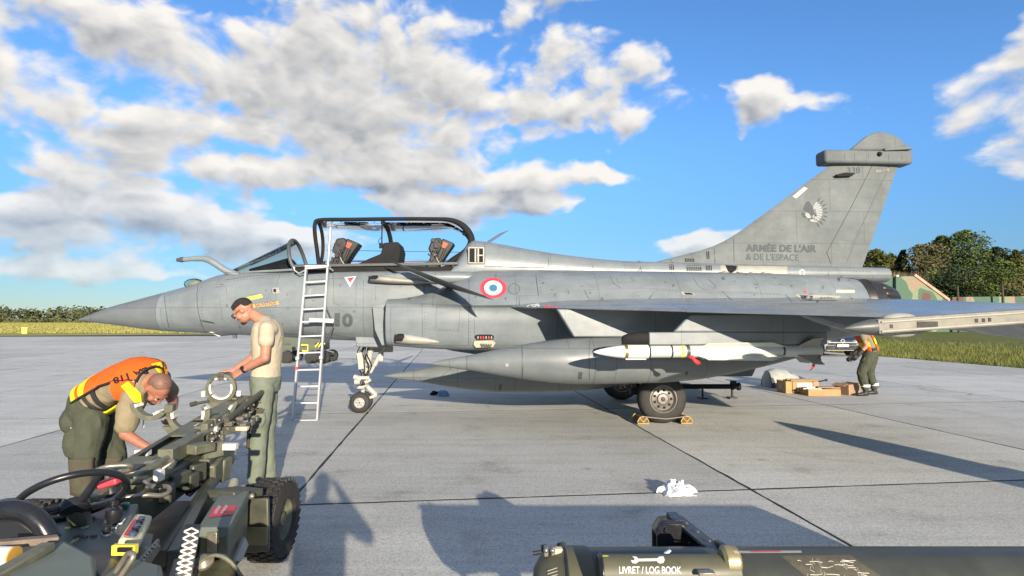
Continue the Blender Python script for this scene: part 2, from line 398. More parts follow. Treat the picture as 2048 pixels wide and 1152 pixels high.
def concrete_mat():
    m = bpy.data.materials.new('concrete'); m.use_nodes = True; nt = m.node_tree; N = nt.nodes; L = nt.links
    b = N['Principled BSDF']; b.inputs['Roughness'].default_value = .82; b.inputs['Specular IOR Level'].default_value = .35
    tc = N.new('ShaderNodeTexCoord'); geo = N.new('ShaderNodeNewGeometry'); oi = N.new('ShaderNodeObjectInfo')
    def noise(sc, det, ro, vec=None, st=None):
        n = N.new('ShaderNodeTexNoise'); n.inputs['Scale'].default_value = sc; n.inputs['Detail'].default_value = det; n.inputs['Roughness'].default_value = ro
        src = geo.outputs['Position']
        if st:
            mp = N.new('ShaderNodeMapping'); mp.inputs['Scale'].default_value = st; mp.inputs['Rotation'].default_value = (0, 0, -GA); L.new(src, mp.inputs[0]); src = mp.outputs[0]
        L.new(src, n.inputs['Vector']); return n.outputs['Fac']
    def ramp(v, stops):
        r = N.new('ShaderNodeValToRGB'); L.new(v, r.inputs[0]); e = r.color_ramp.elements
        e[0].position, e[0].color = stops[0][0], stops[0][1] + (1,); e[1].position, e[1].color = stops[-1][0], stops[-1][1] + (1,)
        for p, c in stops[1:-1]:
            x = e.new(p); x.color = c + (1,)
        return r.outputs[0]
    def mul(a, b_, f=1.):
        n = N.new('ShaderNodeMix'); n.data_type = 'RGBA'; n.blend_type = 'MULTIPLY'; n.inputs[0].default_value = f
        L.new(a, n.inputs[6]); L.new(b_, n.inputs[7]); return n.outputs[2]
    base = ramp(noise(.45, 6, .62), [(.25, (.465, .465, .435)), (.5, (.525, .525, .49)), (.78, (.575, .57, .53))])
    stains = ramp(noise(1.3, 8, .68), [(.30, (.70, .69, .67)), (.42, (.93, .93, .92)), (.52, (1.0, 1.0, 1.0))])
    brush = ramp(noise(6, 5, .7, st=(.25, 3.2, 1)), [(.3, (.94, .94, .94)), (.6, (1.03, 1.03, 1.03)), (.9, (1.0, 1.0, 1.0))])
    fine = ramp(noise(60, 5, .8), [(.34, (.50, .51, .52)), (.50, (1.0, 1.0, 1.0)), (.66, (1.42, 1.40, 1.37))])
    fleck = ramp(noise(38, 2, .6), [(.25, (.60, .59, .58)), (.33, (1, 1, 1)), (1., (1, 1, 1))])
    streak = ramp(noise(1.1, 6, .7, st=(.18, 2.4, 1)), [(.36, (.87, .87, .88)), (.55, (1, 1, 1)), (.8, (1.04, 1.03, 1.01))])
    pr = N.new('ShaderNodeMapRange'); L.new(oi.outputs['Random'], pr.inputs[0]); pr.inputs[3].default_value = .84; pr.inputs[4].default_value = 1.10
    cc = N.new('ShaderNodeCombineColor')
    for i in range(3): L.new(pr.outputs[0], cc.inputs[i])
    grit = ramp(noise(22, 4, .8), [(.32, (.76, .76, .77)), (.5, (1, 1, 1)), (.7, (1.13, 1.12, 1.10))])
    c = mul(mul(mul(mul(mul(mul(mul(base, stains), brush), fine, .9), fleck), grit), streak), cc.outputs[0])
    vo = N.new('ShaderNodeTexVoronoi'); vo.inputs['Scale'].default_value = .9; L.new(geo.outputs['Position'], vo.inputs['Vector'])      # old oil drips
    c = mul(c, ramp(vo.outputs['Distance'], [(.02, (.62, .60, .57)), (.05, (.86, .85, .83)), (.085, (1, 1, 1))]))
    wv = N.new('ShaderNodeVectorMath'); wv.operation = 'ADD'; nw = N.new('ShaderNodeTexNoise'); nw.inputs['Scale'].default_value = 1.1; nw.inputs['Detail'].default_value = 4; L.new(geo.outputs['Position'], nw.inputs['Vector']); L.new(geo.outputs['Position'], wv.inputs[0]); L.new(nw.outputs['Color'], wv.inputs[1])
    ve = N.new('ShaderNodeTexVoronoi'); ve.feature = 'DISTANCE_TO_EDGE'; ve.inputs['Scale'].default_value = .21; L.new(wv.outputs[0], ve.inputs['Vector'])           # hairline cracks, here and there
    ck = ramp(ve.outputs['Distance'], [(.0, (.45, .45, .45)), (.0022, (.7, .7, .7)), (.004, (1, 1, 1))]); msk = N.new('ShaderNodeMapRange'); L.new(noise(.33, 2, .5), msk.inputs[0]); msk.inputs[1].default_value = .52; msk.inputs[2].default_value = .62
    mk = N.new('ShaderNodeMix'); mk.data_type = 'RGBA'; mk.blend_type = 'MULTIPLY'; L.new(msk.outputs[0], mk.inputs[0]); L.new(c, mk.inputs[6]); L.new(ck, mk.inputs[7]); c = mk.outputs[2]
    L.new(c, b.inputs['Base Color'])
    bp = N.new('ShaderNodeBump'); bp.inputs['Strength'].default_value = .55; bp.inputs['Distance'].default_value = .006
    L.new(noise(120, 3, .7), bp.inputs['Height']); L.new(bp.outputs[0], b.inputs['Normal'])
    return m
M_CONC = concrete_mat()
M_TAR = mat('joint_tar', (.016, .016, .017), .75, var=.3, bump=.5)
def grass_ground(name, c1, c2, c3, sc=.15):
    m = bpy.data.materials.new(name); m.use_nodes = True; nt = m.node_tree; N = nt.nodes; L = nt.links
    b = N['Principled BSDF']; b.inputs['Roughness'].default_value = .95; b.inputs['Specular IOR Level'].default_value = .1
    geo = N.new('ShaderNodeNewGeometry')
    mp = N.new('ShaderNodeMapping'); mp.inputs['Scale'].default_value = (.25, 1, 1); L.new(geo.outputs['Position'], mp.inputs[0])
    n = N.new('ShaderNodeTexNoise'); n.inputs['Scale'].default_value = sc; n.inputs['Detail'].default_value = 8; n.inputs['Roughness'].default_value = .7
    L.new(mp.outputs[0], n.inputs['Vector'])
    r = N.new('ShaderNodeValToRGB'); L.new(n.outputs['Fac'], r.inputs[0]); e = r.color_ramp.elements
    e[0].position = .3; e[0].color = c1 + (1,); e[1].position = .72; e[1].color = c3 + (1,); x = e.new(.5); x.color = c2 + (1,)
    L.new(r.outputs[0], b.inputs['Base Color']); return m
M_FIELD = grass_ground('meadow', (.22, .22, .06), (.31, .29, .085), (.41, .36, .13), .12)
M_GRASSN = grass_ground('short_grass', (.08, .10, .025), (.13, .145, .04), (.21, .19, .075), .9)

# wide ground sheet to the horizon
tag(MB().add([(-3000, -300, -.03), (3000, -300, -.03), (3000, 5000, -.03), (-3000, 5000, -.03)], [(0, 1, 2, 3)]).build('ground', M_FIELD, smooth=0), kind='structure')
# apron: dark joint bed with single slabs on it
EDGE_R = w2g(ground(2048, 737))[0] ; EDGE_R = (EDGE_R + w2g(ground(1757, 712.5))[0]) / 2
apron = tag(MB().add([g2w(-150, -30, -.0009), g2w(EDGE_R, -30, -.0009), g2w(EDGE_R, 78, -.0009), g2w(-150, 46, -.0009)], [(0, 1, 2, 3)]).build('apron', M_TAR, smooth=0), kind='structure')
sd_cache = {}
def slab_poly(i, j, g=.016, r_=.012):
    """outline with slightly worn edges"""
    q = random.Random(i * 977 + j * 31); x0 = u0 + i * SW; y0 = v0 + j * SL; e = []
    for (ax, ay), (bx, by) in (((0, 0), (1, 0)), ((1, 0), (1, 1)), ((1, 1), (0, 1)), ((0, 1), (0, 0))):
        for k in range(22):
            t = k / 22; x = ax + (bx - ax) * t; y = ay + (by - ay) * t
            jx = (q.uniform(-.4, .4) + (.9 if q.random() < .06 else 0)) * r_; jy = q.uniform(-.4, .4) * r_
            e.append((x0 + g * (1 - 2 * x) * 1.0 + x * SW + jx, y0 + g * 1.35 * (1 - 2 * y) + y * SL + jy))
    return e
near = 0
for j in range(-3, 14):
    for i in range(-14, 9):
        cu = u0 + (i + .5) * SW; cv = v0 + (j + .5) * SL; p = g2w(cu, cv)
        if cu + SW / 2 > EDGE_R + 3.5 or cv > 46 + (cu + 150) * .15: continue
        if abs(p.x) > 1.15 * max(p.y, 2) + 9: continue
        e = slab_poly(i, j); n = len(e)
        e = [(min(a, EDGE_R), b) for a, b in e]
        z = .0006 * random.Random(i * 31 + j * 77).uniform(-.3, 1)
        vs = [g2w(a, b, z) for a, b in e] + [g2w(a, b, -.02) for a, b in e]
        fs = [tuple(range(n))] + [(k, k + n, (k + 1) % n + n, (k + 1) % n) for k in range(n)]
        MB().add(vs, fs).build('slab', M_CONC, apron, smooth=0); near += 1
# beyond the last separate slabs the joints are too fine to see
tag(MB().add([g2w(-150, v0 + SL * 14, .0), g2w(EDGE_R, v0 + SL * 14, .0), g2w(EDGE_R, 78, .0), g2w(-150, v0 + 14 * SL + .01, .0)], [(0, 1, 2, 3)]).build('far_apron', M_CONC, smooth=0), kind='structure')
tag(MB().add([g2w(-150, -2, -.0015), g2w(u0 - 14 * SW, -2, -.0015), g2w(u0 - 14 * SW, v0 + 14 * SL, -.0015), g2w(-150, 46, -.0015)], [(0, 1, 2, 3)]).build('side_apron', M_CONC, smooth=0), kind='structure')
# ================================================================== BACKGROUND: meadow, wood, shelter, berm, trees
M_BARK = mat('bark', (.07, .055, .04), .9, var=.3, scale=6, bump=.4, bscale=20)
def leafmat(name, c, c2):
    m = bpy.data.materials.new(name); m.use_nodes = True; nt = m.node_tree; N = nt.nodes; L = nt.links
    b = N['Principled BSDF']; b.inputs['Roughness'].default_value = .6; b.inputs['Specular IOR Level'].default_value = .25
    geo = N.new('ShaderNodeNewGeometry'); n = N.new('ShaderNodeTexNoise'); n.inputs['Scale'].default_value = .9; n.inputs['Detail'].default_value = 6; L.new(geo.outputs['Position'], n.inputs['Vector'])
    r = N.new('ShaderNodeValToRGB'); L.new(n.outputs['Fac'], r.inputs[0]); e = r.color_ramp.elements; e[0].position = .3; e[0].color = c + (1,); e[1].position = .7; e[1].color = c2 + (1,)
    mx = N.new('ShaderNodeMix'); mx.data_type = 'RGBA'; mx.blend_type = 'MULTIPLY'; mx.inputs[0].default_value = 1
    rp = N.new('ShaderNodeMapRange'); L.new(geo.outputs['Random Per Island'], rp.inputs[0]); rp.inputs[3].default_value = .72; rp.inputs[4].default_value = 1.22
    cc = N.new('ShaderNodeCombineColor')
    for i in range(3): L.new(rp.outputs[0], cc.inputs[i])
    L.new(r.outputs[0], mx.inputs[6]); L.new(cc.outputs[0], mx.inputs[7]); L.new(mx.outputs[2], b.inputs['Base Color'])
    return m
LEAF = [leafmat('leaves_olive', (.06, .075, .018), (.13, .135, .036)), leafmat('leaves_dark', (.018, .036, .017), (.045, .066, .026)), leafmat('leaves_brown', (.085, .085, .035), (.15, .14, .07)), leafmat('leaves_green', (.05, .08, .02), (.115, .145, .032))]
def leaves(mb, c, r, n, size, q, flat=1.):
    """n leaf clumps, each a small bent pair of faces, through an ellipsoid"""
    for _ in range(n):
        while True:
            d = Vector((q.uniform(-1, 1), q.uniform(-1, 1), q.uniform(-1, 1)))
            if .25 < d.length < 1: break
        d = d * (.55 + .45 * q.random()) if q.random() < .5 else d.normalized() * q.uniform(.75, 1.06)
        p = Vector((c[0] + d.x * r[0], c[1] + d.y * r[1], c[2] + d.z * r[2])); s = size * q.uniform(.5, 1.3)
        a = Vector((q.uniform(-1, 1), q.uniform(-1, 1), q.uniform(-.6, .6))).normalized(); b = a.cross(Vector((q.uniform(-1, 1), q.uniform(-1, 1), q.uniform(-1, 1)))).normalized(); k = a.cross(b) * s * .25
        mb.add([p - a * s, p + b * s * .55 + k, p + a * s, p - b * s * .55 + k], [(0, 1, 2), (0, 2, 3)])
def tree(base, h, w, m, seed, label, n=2600, trunk=.32, name='broadleaf_tree', shape='round', leaf=.17):
    q = random.Random(seed); o = empty(name, base); th = h * trunk
    mb = MB(); mb.path([(0, 0, 0), (q.uniform(-.1, .1), 0, th * .6), (q.uniform(-.2, .2), q.uniform(-.2, .2), h * .62)], [h * .022, h * .017, h * .006], 8)
    for k in range(7):
        a = q.uniform(0, 6.28); z0 = th * q.uniform(.7, 1.6); mb.path([(0, 0, z0), (math.cos(a) * w * .22, math.sin(a) * w * .22, z0 + h * .12), (math.cos(a) * w * .4, math.sin(a) * w * .4, z0 + h * q.uniform(.2, .34))], [h * .010, h * .006, h * .002], 6)
    mb.build('trunk', M_BARK, o, smooth=60)
    mb = MB(); nb = 15
    for k in range(nb):
        t = (k + .5) / nb; z = th * .75 + (h - th * .75) * t * .92
        rad = w * (.5 * math.sin(math.pi * (.12 + .82 * t)) if shape == 'round' else .5 * (1 - t * .86)) * q.uniform(.75, 1.1)
        for _ in range(2):
            a = q.uniform(0, 6.28); rr = rad * q.uniform(.15, .62); c = (math.cos(a) * rr, math.sin(a) * rr, z + q.uniform(-.2, .2)); s = rad * q.uniform(.36, .6)
            leaves(mb, c, (s, s, s * q.uniform(.6, .85)), n // (2 * nb), leaf, q)
    mb.build('crown', m, o, smooth=0, fix=False)
    tag(o, label, 'tree', 'trees behind the aircraft shelter'); return o

# earth bank behind the shelter walls
bz = [(1760, 552), (1850, 549), (1930, 548), (2048, 540)]
def bank():
    mb = MB(); rows = []; q = random.Random(2); nx = 46
    for i in range(nx + 1):
        x = 44 + i * 2.6
        z1 = 8.3 + .8 * math.sin(i * .35) + q.uniform(-.2, .2); y0 = 81
        rows.append([(x, y0, -.05), (x, y0 + 3.6, 1.9 + q.uniform(-.3, .3)), (x, y0 + 7.4, 5.0 + q.uniform(-.3, .3)), (x, y0 + 11, z1), (x, y0 + 30, z1 + .3), (x, y0 + 46, .0)])
    mb.grid(rows); return mb.build('earth_bank', grass_ground('bank_grass', (.075, .058, .03), (.125, .098, .055), (.20, .165, .095), .8), smooth=60)
tag(bank(), kind='structure')
def tufts(name, mk, n, hmin, hmax, wd, m, seed, label, cat):
    q = random.Random(seed); mb = MB()
    for _ in range(n):
        p = mk(q)
        if p is None: continue
        h = q.uniform(hmin, hmax); a = q.uniform(0, 3.14); l = Vector((q.uniform(-.4, .4), q.uniform(-.4, .4), 0)) * h; s = Vector((math.cos(a), math.sin(a), 0)) * wd
        mb.add([p - s, p + s, p + l + Vector((0, 0, h))], [(0, 1, 2)])
    return tag(mb.build(name, m, smooth=0, fix=False), label, cat, kind='stuff')
def bank_z(x, y):
    t = y - 81; return float(np.interp(t, [0, 3.6, 7.4, 11, 30], [0, 1.9, 5.0, 8.3, 8.6]))
def mkb(q):
    x = q.uniform(44, 125); y = q.uniform(82, 96); return Vector((x, y, bank_z(x, y) - .15))
tufts('dry_grass', mkb, 30000, .6, 1.6, .06, leafmat('dry_stalks', (.13, .095, .045), (.26, .20, .11)), 4, 'dry brown grass covering the earth bank above the camouflaged walls', 'grass')
# young trees and scrub on the bank front (dark green-brown thicket)
def scrub(px, py, w, h, m, seed, label):
    p = at(px, py, 82.); w *= 1.75; h *= 1.75; q = random.Random(seed); o = empty('bush', (p.x, 84., .6)); mb = MB(); zb = max(.9, p.z - h / 2)
    for k in range(9):
        c = (q.uniform(-.5, .5) * w, q.uniform(-1.4, 1.4), zb - .6 + h * q.uniform(.1, .85)); s = q.uniform(.22, .36) * min(w, h); leaves(mb, c, (s * 1.2, s, s), 170, .2, q)
    mb.build('foliage', m, o, smooth=0, fix=False)
    mb = MB(); mb.path([(0, 0, -.5), (.1, 0, zb * .6), (0, 0, zb + h * .3)], [.07, .05, .02], 6); mb.build('stem', M_BARK, o)
    tag(o, label, 'bush', 'bushes growing on the earth bank')
for i, (px, py, w, h, m, lab) in enumerate(((1895, 570, 2.6, 1.9, 1, 'low dark bush on the bank just behind the slanted camouflaged wall'), (1925, 566, 2.8, 2.4, 3, 'rounded green bush on the bank above the low camouflaged wall'), (1960, 572, 2.6, 2.6, 1, 'dark bush in front of the bank, right of the rounded green bush'),
                                            (1990, 564, 2.6, 2.6, 3, 'green bush by the thin trunk at the low camouflaged wall'), (2025, 570, 2.8, 3.4, 1, 'tall dark bush at the right edge of the picture on the bank'), (2060, 566, 3, 3.4, 0, 'outermost olive bush on the bank, cut by the picture edge'))):
    scrub(px, py, w, h, LEAF[m], 40 + i, lab)
for i, (px, y0, y1) in enumerate(((1916, 570, 612), (2006, 560, 612))):
    a = at(px, y1, 77.); b = at(px, y0, 77.); o = empty('young_tree', (a.x, 77., 0)); mb = MB(); mb.path([(0, 0, 0), (.03, 0, b.z * .6), (.05, 0, b.z)], [.2, .16, .1], 8); mb.build('trunk', M_BARK, o)
    mb = MB(); q = random.Random(i); leaves(mb, (0, .3, b.z + 1.2), (2.2, 1.5, 1.7), 800, .2, q); mb.build('crown', LEAF[3 if i else 1], o, smooth=0, fix=False)
    tag(o, ('slim young tree before the dark end of the low camouflaged wall', 'slim young tree in front of the pink part of the low camouflaged wall')[i], 'tree', 'slim trees before the low wall')
# trees along the top of the bank
for i, (px, top, dist, w, m, shp, lab) in enumerate(((1752, 498, 58, 4.6, 0, 'round', 'bushy olive tree on the bank right behind the tail fin'), (1806, 496, 60, 3.2, 1, 'cone', 'dark pointed tree left of the brownish tree on the bank'), (1778, 508, 62, 3.6, 0, 'round', 'small olive tree between the tail fin and the dark pointed tree'),
        (1852, 486, 58, 5.2, 2, 'round', 'brownish leafy tree left of the tall green tree on the bank'), (1882, 466, 62, 5.6, 0, 'round', 'tall thin-crowned tree behind the brownish tree on the bank'), (1928, 458, 60, 7.0, 3, 'round', 'tallest green tree on the bank, with the widest crown'), (1988, 494, 60, 4.6, 1, 'round', 'small dark tree right of the tallest green tree'),
        (2030, 498, 58, 4.0, 0, 'cone', 'olive tree at the right edge of the picture on the bank'), (2075, 480, 60, 5.5, 3, 'round', 'green tree just past the right edge of the picture'), (1280, 517, 64, 3.6, 0, 'round', 'lone tree top showing over the spine of the jet'), (1690, 510, 64, 4.5, 3, 'round', 'green tree hidden behind the tail fin'))):
    dist *= 1.62; w *= 1.62; t = at(px, top, dist); zb = 8.4 if 1700 < px else (5. if px > 1600 else 0.)
    tree((t.x, dist, zb - .2), t.z - zb + .3, w, LEAF[m], 100 + i, lab, n=4200, leaf=.24, shape=shp, trunk=.18 if px > 1700 else .4)
# low wood far across the meadow
def wood():
    mb = MB(); q = random.Random(11)
    for i in range(620):
        x = q.uniform(-620, 420); y = q.uniform(395, 470); hh = (10.5 if x < -160 else 9) * q.uniform(.72, 1.12) * (1.1 if x < -330 else .95); w = q.uniform(3, 6)
        c = (x, y, hh * .56); leaves(mb, c, (w, w, hh * .46), 46, 1.5, q)
    return tag(mb.build('far_wood', leafmat('wood_leaves', (.045, .065, .03), (.11, .115, .055)), smooth=0, fix=False), 'low dark wood along the far edge of the meadow', 'wood', kind='stuff')
wood()
def hedge():
    mb = MB(); q = random.Random(12)
    for i in range(420):
        x = q.uniform(-560, 380); leaves(mb, (x, 372 + q.uniform(-8, 8), 1.2), (4, 2.5, q.uniform(1.2, 2.6)), 26, 1.0, q)
    return tag(mb.build('far_scrub', leafmat('scrub_leaves', (.07, .085, .03), (.14, .135, .06)), smooth=0, fix=False), 'light green scrub along the foot of the far wood', 'scrub', kind='stuff')
hedge()
# camouflaged concrete wing walls of the aircraft shelter
def camo():
    m = bpy.data.materials.new('camouflage_paint'); m.use_nodes = True; nt = m.node_tree; N = nt.nodes; L = nt.links
    b = N['Principled BSDF']; b.inputs['Roughness'].default_value = .85; geo = N.new('ShaderNodeNewGeometry')
    n = N.new('ShaderNodeTexNoise'); n.inputs['Scale'].default_value = .27; n.inputs['Detail'].default_value = 1; n.inputs['Distortion'].default_value = .5; L.new(geo.outputs['Position'], n.inputs['Vector'])
    r = N.new('ShaderNodeValToRGB'); L.new(n.outputs['Fac'], r.inputs[0]); r.color_ramp.interpolation = 'CONSTANT'; e = r.color_ramp.elements
    cols = [(0, (.018, .022, .026)), (.34, (.12, .062, .048)), (.41, (.07, .13, .092)), (.53, (.19, .23, .14)), (.58, (.28, .19, .145)), (.64, (.06, .115, .08))]
    e[0].position = 0; e[0].color = cols[0][1] + (1,); e[1].position = cols[-1][0]; e[1].color = cols[-1][1] + (1,)
    for p, c in cols[1:-1]: x = e.new(p); x.color = c + (1,)
    n2 = N.new('ShaderNodeTexNoise'); n2.inputs['Scale'].default_value = 3; n2.inputs['Detail'].default_value = 6; L.new(geo.outputs['Position'], n2.inputs['Vector'])
    mr = N.new('ShaderNodeMapRange'); L.new(n2.outputs['Fac'], mr.inputs[0]); mr.inputs[3].default_value = .75; mr.inputs[4].default_value = 1.2; cc = N.new('ShaderNodeCombineColor')
    for i in range(3): L.new(mr.outputs[0], cc.inputs[i])
    mx = N.new('ShaderNodeMix'); mx.data_type = 'RGBA'; mx.blend_type = 'MULTIPLY'; mx.inputs[0].default_value = .8; L.new(r.outputs[0], mx.inputs[6]); L.new(cc.outputs[0], mx.inputs[7]); L.new(mx.outputs[2], b.inputs['Base Color'])
    return m
M_CAMO = camo(); YW = 78.0
sh = empty('aircraft_shelter', (at(1840, 600, YW).x, YW, 0)); so_ = Vector(sh.location)
def wallpoly(pts, d, nm, y=YW):
    mb = MB(); mb.prism([at(a, b, y) - so_ for a, b in pts], (0, d, 0)); return mb.build(nm, M_CAMO, sh, bevel=.03)
gz = lambda px: (px, 640 + 1.65 / YW * F)
wallpoly([gz(1792), (1792, 553), (1800, 553), (1831, 552), (1910, 611), gz(1910)], .6, 'wing_wall')
wallpoly([gz(1700), (1700, 541), (1763, 541), (1763, 546), (1771, 546), (1771, 549), (1781, 549), (1781, 553), (1790.5, 553), gz(1790.5)], 1.2, 'front_wall', YW + .5)
mb = MB(); a, b = at(1829, 549.5, YW - .05) - so_, at(1912, 610, YW - .05) - so_; mb.beam(a + Vector((0, .5, 0)), b + Vector((0, .5, 0)), 1.2, .36); mb.build('coping', mat('coping_pink', (.46, .27, .2), .8, var=.3, scale=1.2), sh, bevel=.02)
for (x0, x1) in ((1764, 1771), (1773, 1780), (1791, 1797)):
    mb = MB(); a = at(x0, 541 if x0 < 1770 else (545 if x0 < 1790 else 550), YW + .3) - so_; b = at(x1, 549 if x0 < 1770 else (553 if x0 < 1790 else 570), YW + .3) - so_; mb.box(((a.x + b.x) / 2, a.y - .05, (a.z + b.z) / 2), (b.x - a.x, .3, a.z - b.z)); mb.build('edge_block', mat('pale_concrete', (.52, .50, .40), .8, var=.15), sh, bevel=.02)
tag(sh, 'camouflage-painted concrete wall of an aircraft shelter with slanted top edge', 'shelter wall')
lw = empty('low_wall', (at(1935, 605, YW + .3).x, YW + .3, 0)); o_ = Vector(lw.location); mb = MB(); mb.prism([at(a, b, YW + .3) - o_ for a, b in (gz(1905), (1905, 594), (2140, 592), gz(2140))], (0, .5, 0)); mb.build('wall_body', M_CAMO, lw, bevel=.03)
tag(lw, 'low straight wall in pink, green and brown camouflage below the bank', 'wall')
# grass verge right of the apron
def mkv(q):
    u = EDGE_R + abs(q.gauss(0, 1)) * 7 + .02; v = q.uniform(12, 50); return g2w(u, v, -.04)
tag(MB().add([g2w(EDGE_R + .02, -10, -.014), g2w(EDGE_R + 120, -10, -.014), g2w(EDGE_R + 120, 110, -.014), g2w(EDGE_R + .02, 110, -.014)], [(0, 1, 2, 3)]).build('grass_verge', M_GRASSN, smooth=0), kind='structure')
tufts('verge_grass', mkv, 60000, .08, .26, .012, leafmat('verge_blades', (.07, .10, .018), (.21, .20, .055)), 8, 'green and straw-coloured grass along the right edge of the apron', 'grass')
def mkm(q):
    y = 74 + 280 * q.random() ** 1.6; x = q.uniform(-1.05, -.2) * y; p = Vector((x, y, -.05))
    u, v = w2g(p)
    return p if v > 47 + (u + 150) * .155 else None
tufts('meadow_grass', mkm, 70000, .10, .28, .14, leafmat('meadow_blades', (.20, .20, .05), (.32, .29, .09)), 18, 'tall sunlit yellow grass of the meadow beyond the apron, far left', 'grass')
# marker post on the far left meadow
p = ground(48, 668); o = empty('marker_post', p); mb = MB(); mb.prism([(-.30, 0, 0), (.30, 0, 0), (.36, 0, .8), (-.36, 0, .8)], (0, .1, 0)); mb.build('board', mat('marker_orange', (.66, .48, .12), .6), o, bevel=.01); MB().box((0, .12, .3), (.08, .08, .7)).build('stake', M_BARK, o)
tag(o, 'small yellow-orange marker board on the meadow edge, far left', 'marker')
# ================================================================== FIGHTER JET
jet = tag(empty('fighter_jet', (0, 10.6, 0), R(3)), 'grey twin-seat fighter jet with its canopy open, parked on the apron', 'fighter jet')
JM = Matrix.Translation((0, 10.6, 0)) @ Matrix.Rotation(R(3), 4, 'Z'); JI = JM.inverted()
def al(px, py, yl=0.):
    """pixel -> (x, z) in the jet's own frame on the upright plane y = yl"""
    o = JI @ Vector((0, 0, CAMZ)); d = JI.to_3x3() @ ray(px, py); k = (yl - o.y) / d.y
    return o.x + d.x * k, o.z + d.z * k
def al3(px, py, yl=0.):
    x, z = al(px, py, yl); return Vector((x, yl, z))

def jet_paint(name, base, rough=.42, stain=1., spec=.55, bump=.12):
    m = bpy.data.materials.new(name); m.use_nodes = True; nt = m.node_tree; N = nt.nodes; L = nt.links
    b = N['Principled BSDF']; b.inputs['Specular IOR Level'].default_value = spec
    tc = N.new('ShaderNodeTexCoord')
    def noise(sc, det, ro, st=(1, 1, 1), dist=0.):
        mp = N.new('ShaderNodeMapping'); mp.inputs['Scale'].default_value = st; L.new(tc.outputs['Object'], mp.inputs[0])
        n = N.new('ShaderNodeTexNoise'); n.inputs['Scale'].default_value = sc; n.inputs['Detail'].default_value = det; n.inputs['Roughness'].default_value = ro
        n.inputs['Distortion'].default_value = dist; L.new(mp.outputs[0], n.inputs['Vector']); return n.outputs['Fac']
    def ramp(v, a, ca, b_, cb):
        r = N.new('ShaderNodeValToRGB'); L.new(v, r.inputs[0]); e = r.color_ramp.elements
        e[0].position = a; e[0].color = ca + (1,); e[1].position = b_; e[1].color = cb + (1,); return r.outputs[0]
    def mul(a, c, f=1.):
        n = N.new('ShaderNodeMix'); n.data_type = 'RGBA'; n.blend_type = 'MULTIPLY'; n.inputs[0].default_value = f
        L.new(a, n.inputs[6]); L.new(c, n.inputs[7]); return n.outputs[2]
    c0 = ramp(noise(.9, 5, .6), .3, tuple(x * .9 for x in base), .7, tuple(x * 1.1 for x in base))
    c1 = ramp(noise(2.2, 8, .7, (1, 1, .45)), .36, (.73, .735, .74), .56, (1, 1, 1))       # run-down dirt
    c2 = ramp(noise(9, 6, .7, (.35, 1, 1)), .35, (.86, .86, .85), .6, (1.03, 1.03, 1.03))
    c3 = ramp(noise(2.7, 3, .5), .62, (1, 1, 1), .70, (1.13, 1.12, 1.09))                 # touched-up patches
    col = mul(mul(mul(c0, c1, .55 * stain), c2, .7 * stain), c3, .6)
    # faint panel breaks
    br = N.new('ShaderNodeTexBrick'); br.inputs['Scale'].default_value = 1.; br.inputs['Mortar Size'].default_value = .004; br.inputs['Mortar Smooth'].default_value = .2
    br.inputs['Brick Width'].default_value = 1.35; br.inputs['Row Height'].default_value = .62; br.inputs['Color1'].default_value = (1, 1, 1, 1); br.inputs['Color2'].default_value = (.955, .96, .965, 1); br.inputs['Mortar'].default_value = (.42, .42, .42, 1)
    sx = N.new('ShaderNodeSeparateXYZ'); L.new(tc.outputs['Object'], sx.inputs[0]); cx = N.new('ShaderNodeCombineXYZ')
    L.new(sx.outputs[0], cx.inputs[0]); L.new(sx.outputs[2], cx.inputs[1]); L.new(cx.outputs[0], br.inputs['Vector'])
    col = mul(col, br.outputs['Color'], .85)
    L.new(col, b.inputs['Base Color'])
    mr = N.new('ShaderNodeMapRange'); L.new(noise(3, 6, .6), mr.inputs[0]); mr.inputs[1].default_value = .3; mr.inputs[2].default_value = .7
    mr.inputs[3].default_value = rough - .08; mr.inputs[4].default_value = rough + .12; L.new(mr.outputs[0], b.inputs['Roughness'])
    bp = N.new('ShaderNodeBump'); bp.inputs['Strength'].default_value = bump; bp.inputs['Distance'].default_value = .03
    L.new(noise(2.2, 3, .5), bp.inputs['Height']); L.new(bp.outputs[0], b.inputs['Normal'])
    return m
M_JET = jet_paint('jet_grey', (.178, .203, .217), .36)
M_FIN = jet_paint('fin_grey', (.138, .154, .158), .62, spec=.2)
M_WING = jet_paint('wing_grey', (.19, .212, .225), .25, spec=.8, bump=.04)
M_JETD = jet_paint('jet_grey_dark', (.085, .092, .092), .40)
M_RADOME = jet_paint('radome_grey', (.122, .136, .144), .36, .5)
M_TANK = jet_paint('tank_grey', (.150, .168, .175), .36, .8)
M_BLACK = mat('matt_black', (.012, .012, .013), .78, var=.3, spec=.25)
M_SEAT = mat('seat_black', (.022, .022, .024), .6, var=.35, scale=18)
M_RUB = mat('tyre_rubber', (.022, .021, .020), .72, var=.35, scale=9, bump=.25, bscale=80)
M_STEEL = mat('bare_steel', (.42, .41, .39), .35, .9, var=.2, scale=12)
M_GEARW = mat('gear_white', (.38, .37, .335), .42, var=.14, scale=14)
M_WHITE = mat('white_paint', (.62, .62, .59), .4, var=.05)
M_CREAM = mat('cream_strip', (.50, .46, .34), .45, var=.06)
M_YEL = mat('yellow_mark', (.75, .62, .06), .5, var=.06)
M_RED = mat('red_mark', (.62, .05, .07), .5, var=.12, scale=20)
M_BLUE = mat('roundel_blue', (.05, .17, .26), .5, var=.08)
M_MARK = mat('dark_marking', (.06, .066, .07), .5, var=.2, scale=20)
M_LINE = mat('panel_seam', (.035, .037, .037), .6, var=.3, scale=8)
M_LINEL = mat('seam_light', (.07, .075, .074), .55, var=.2, scale=8)
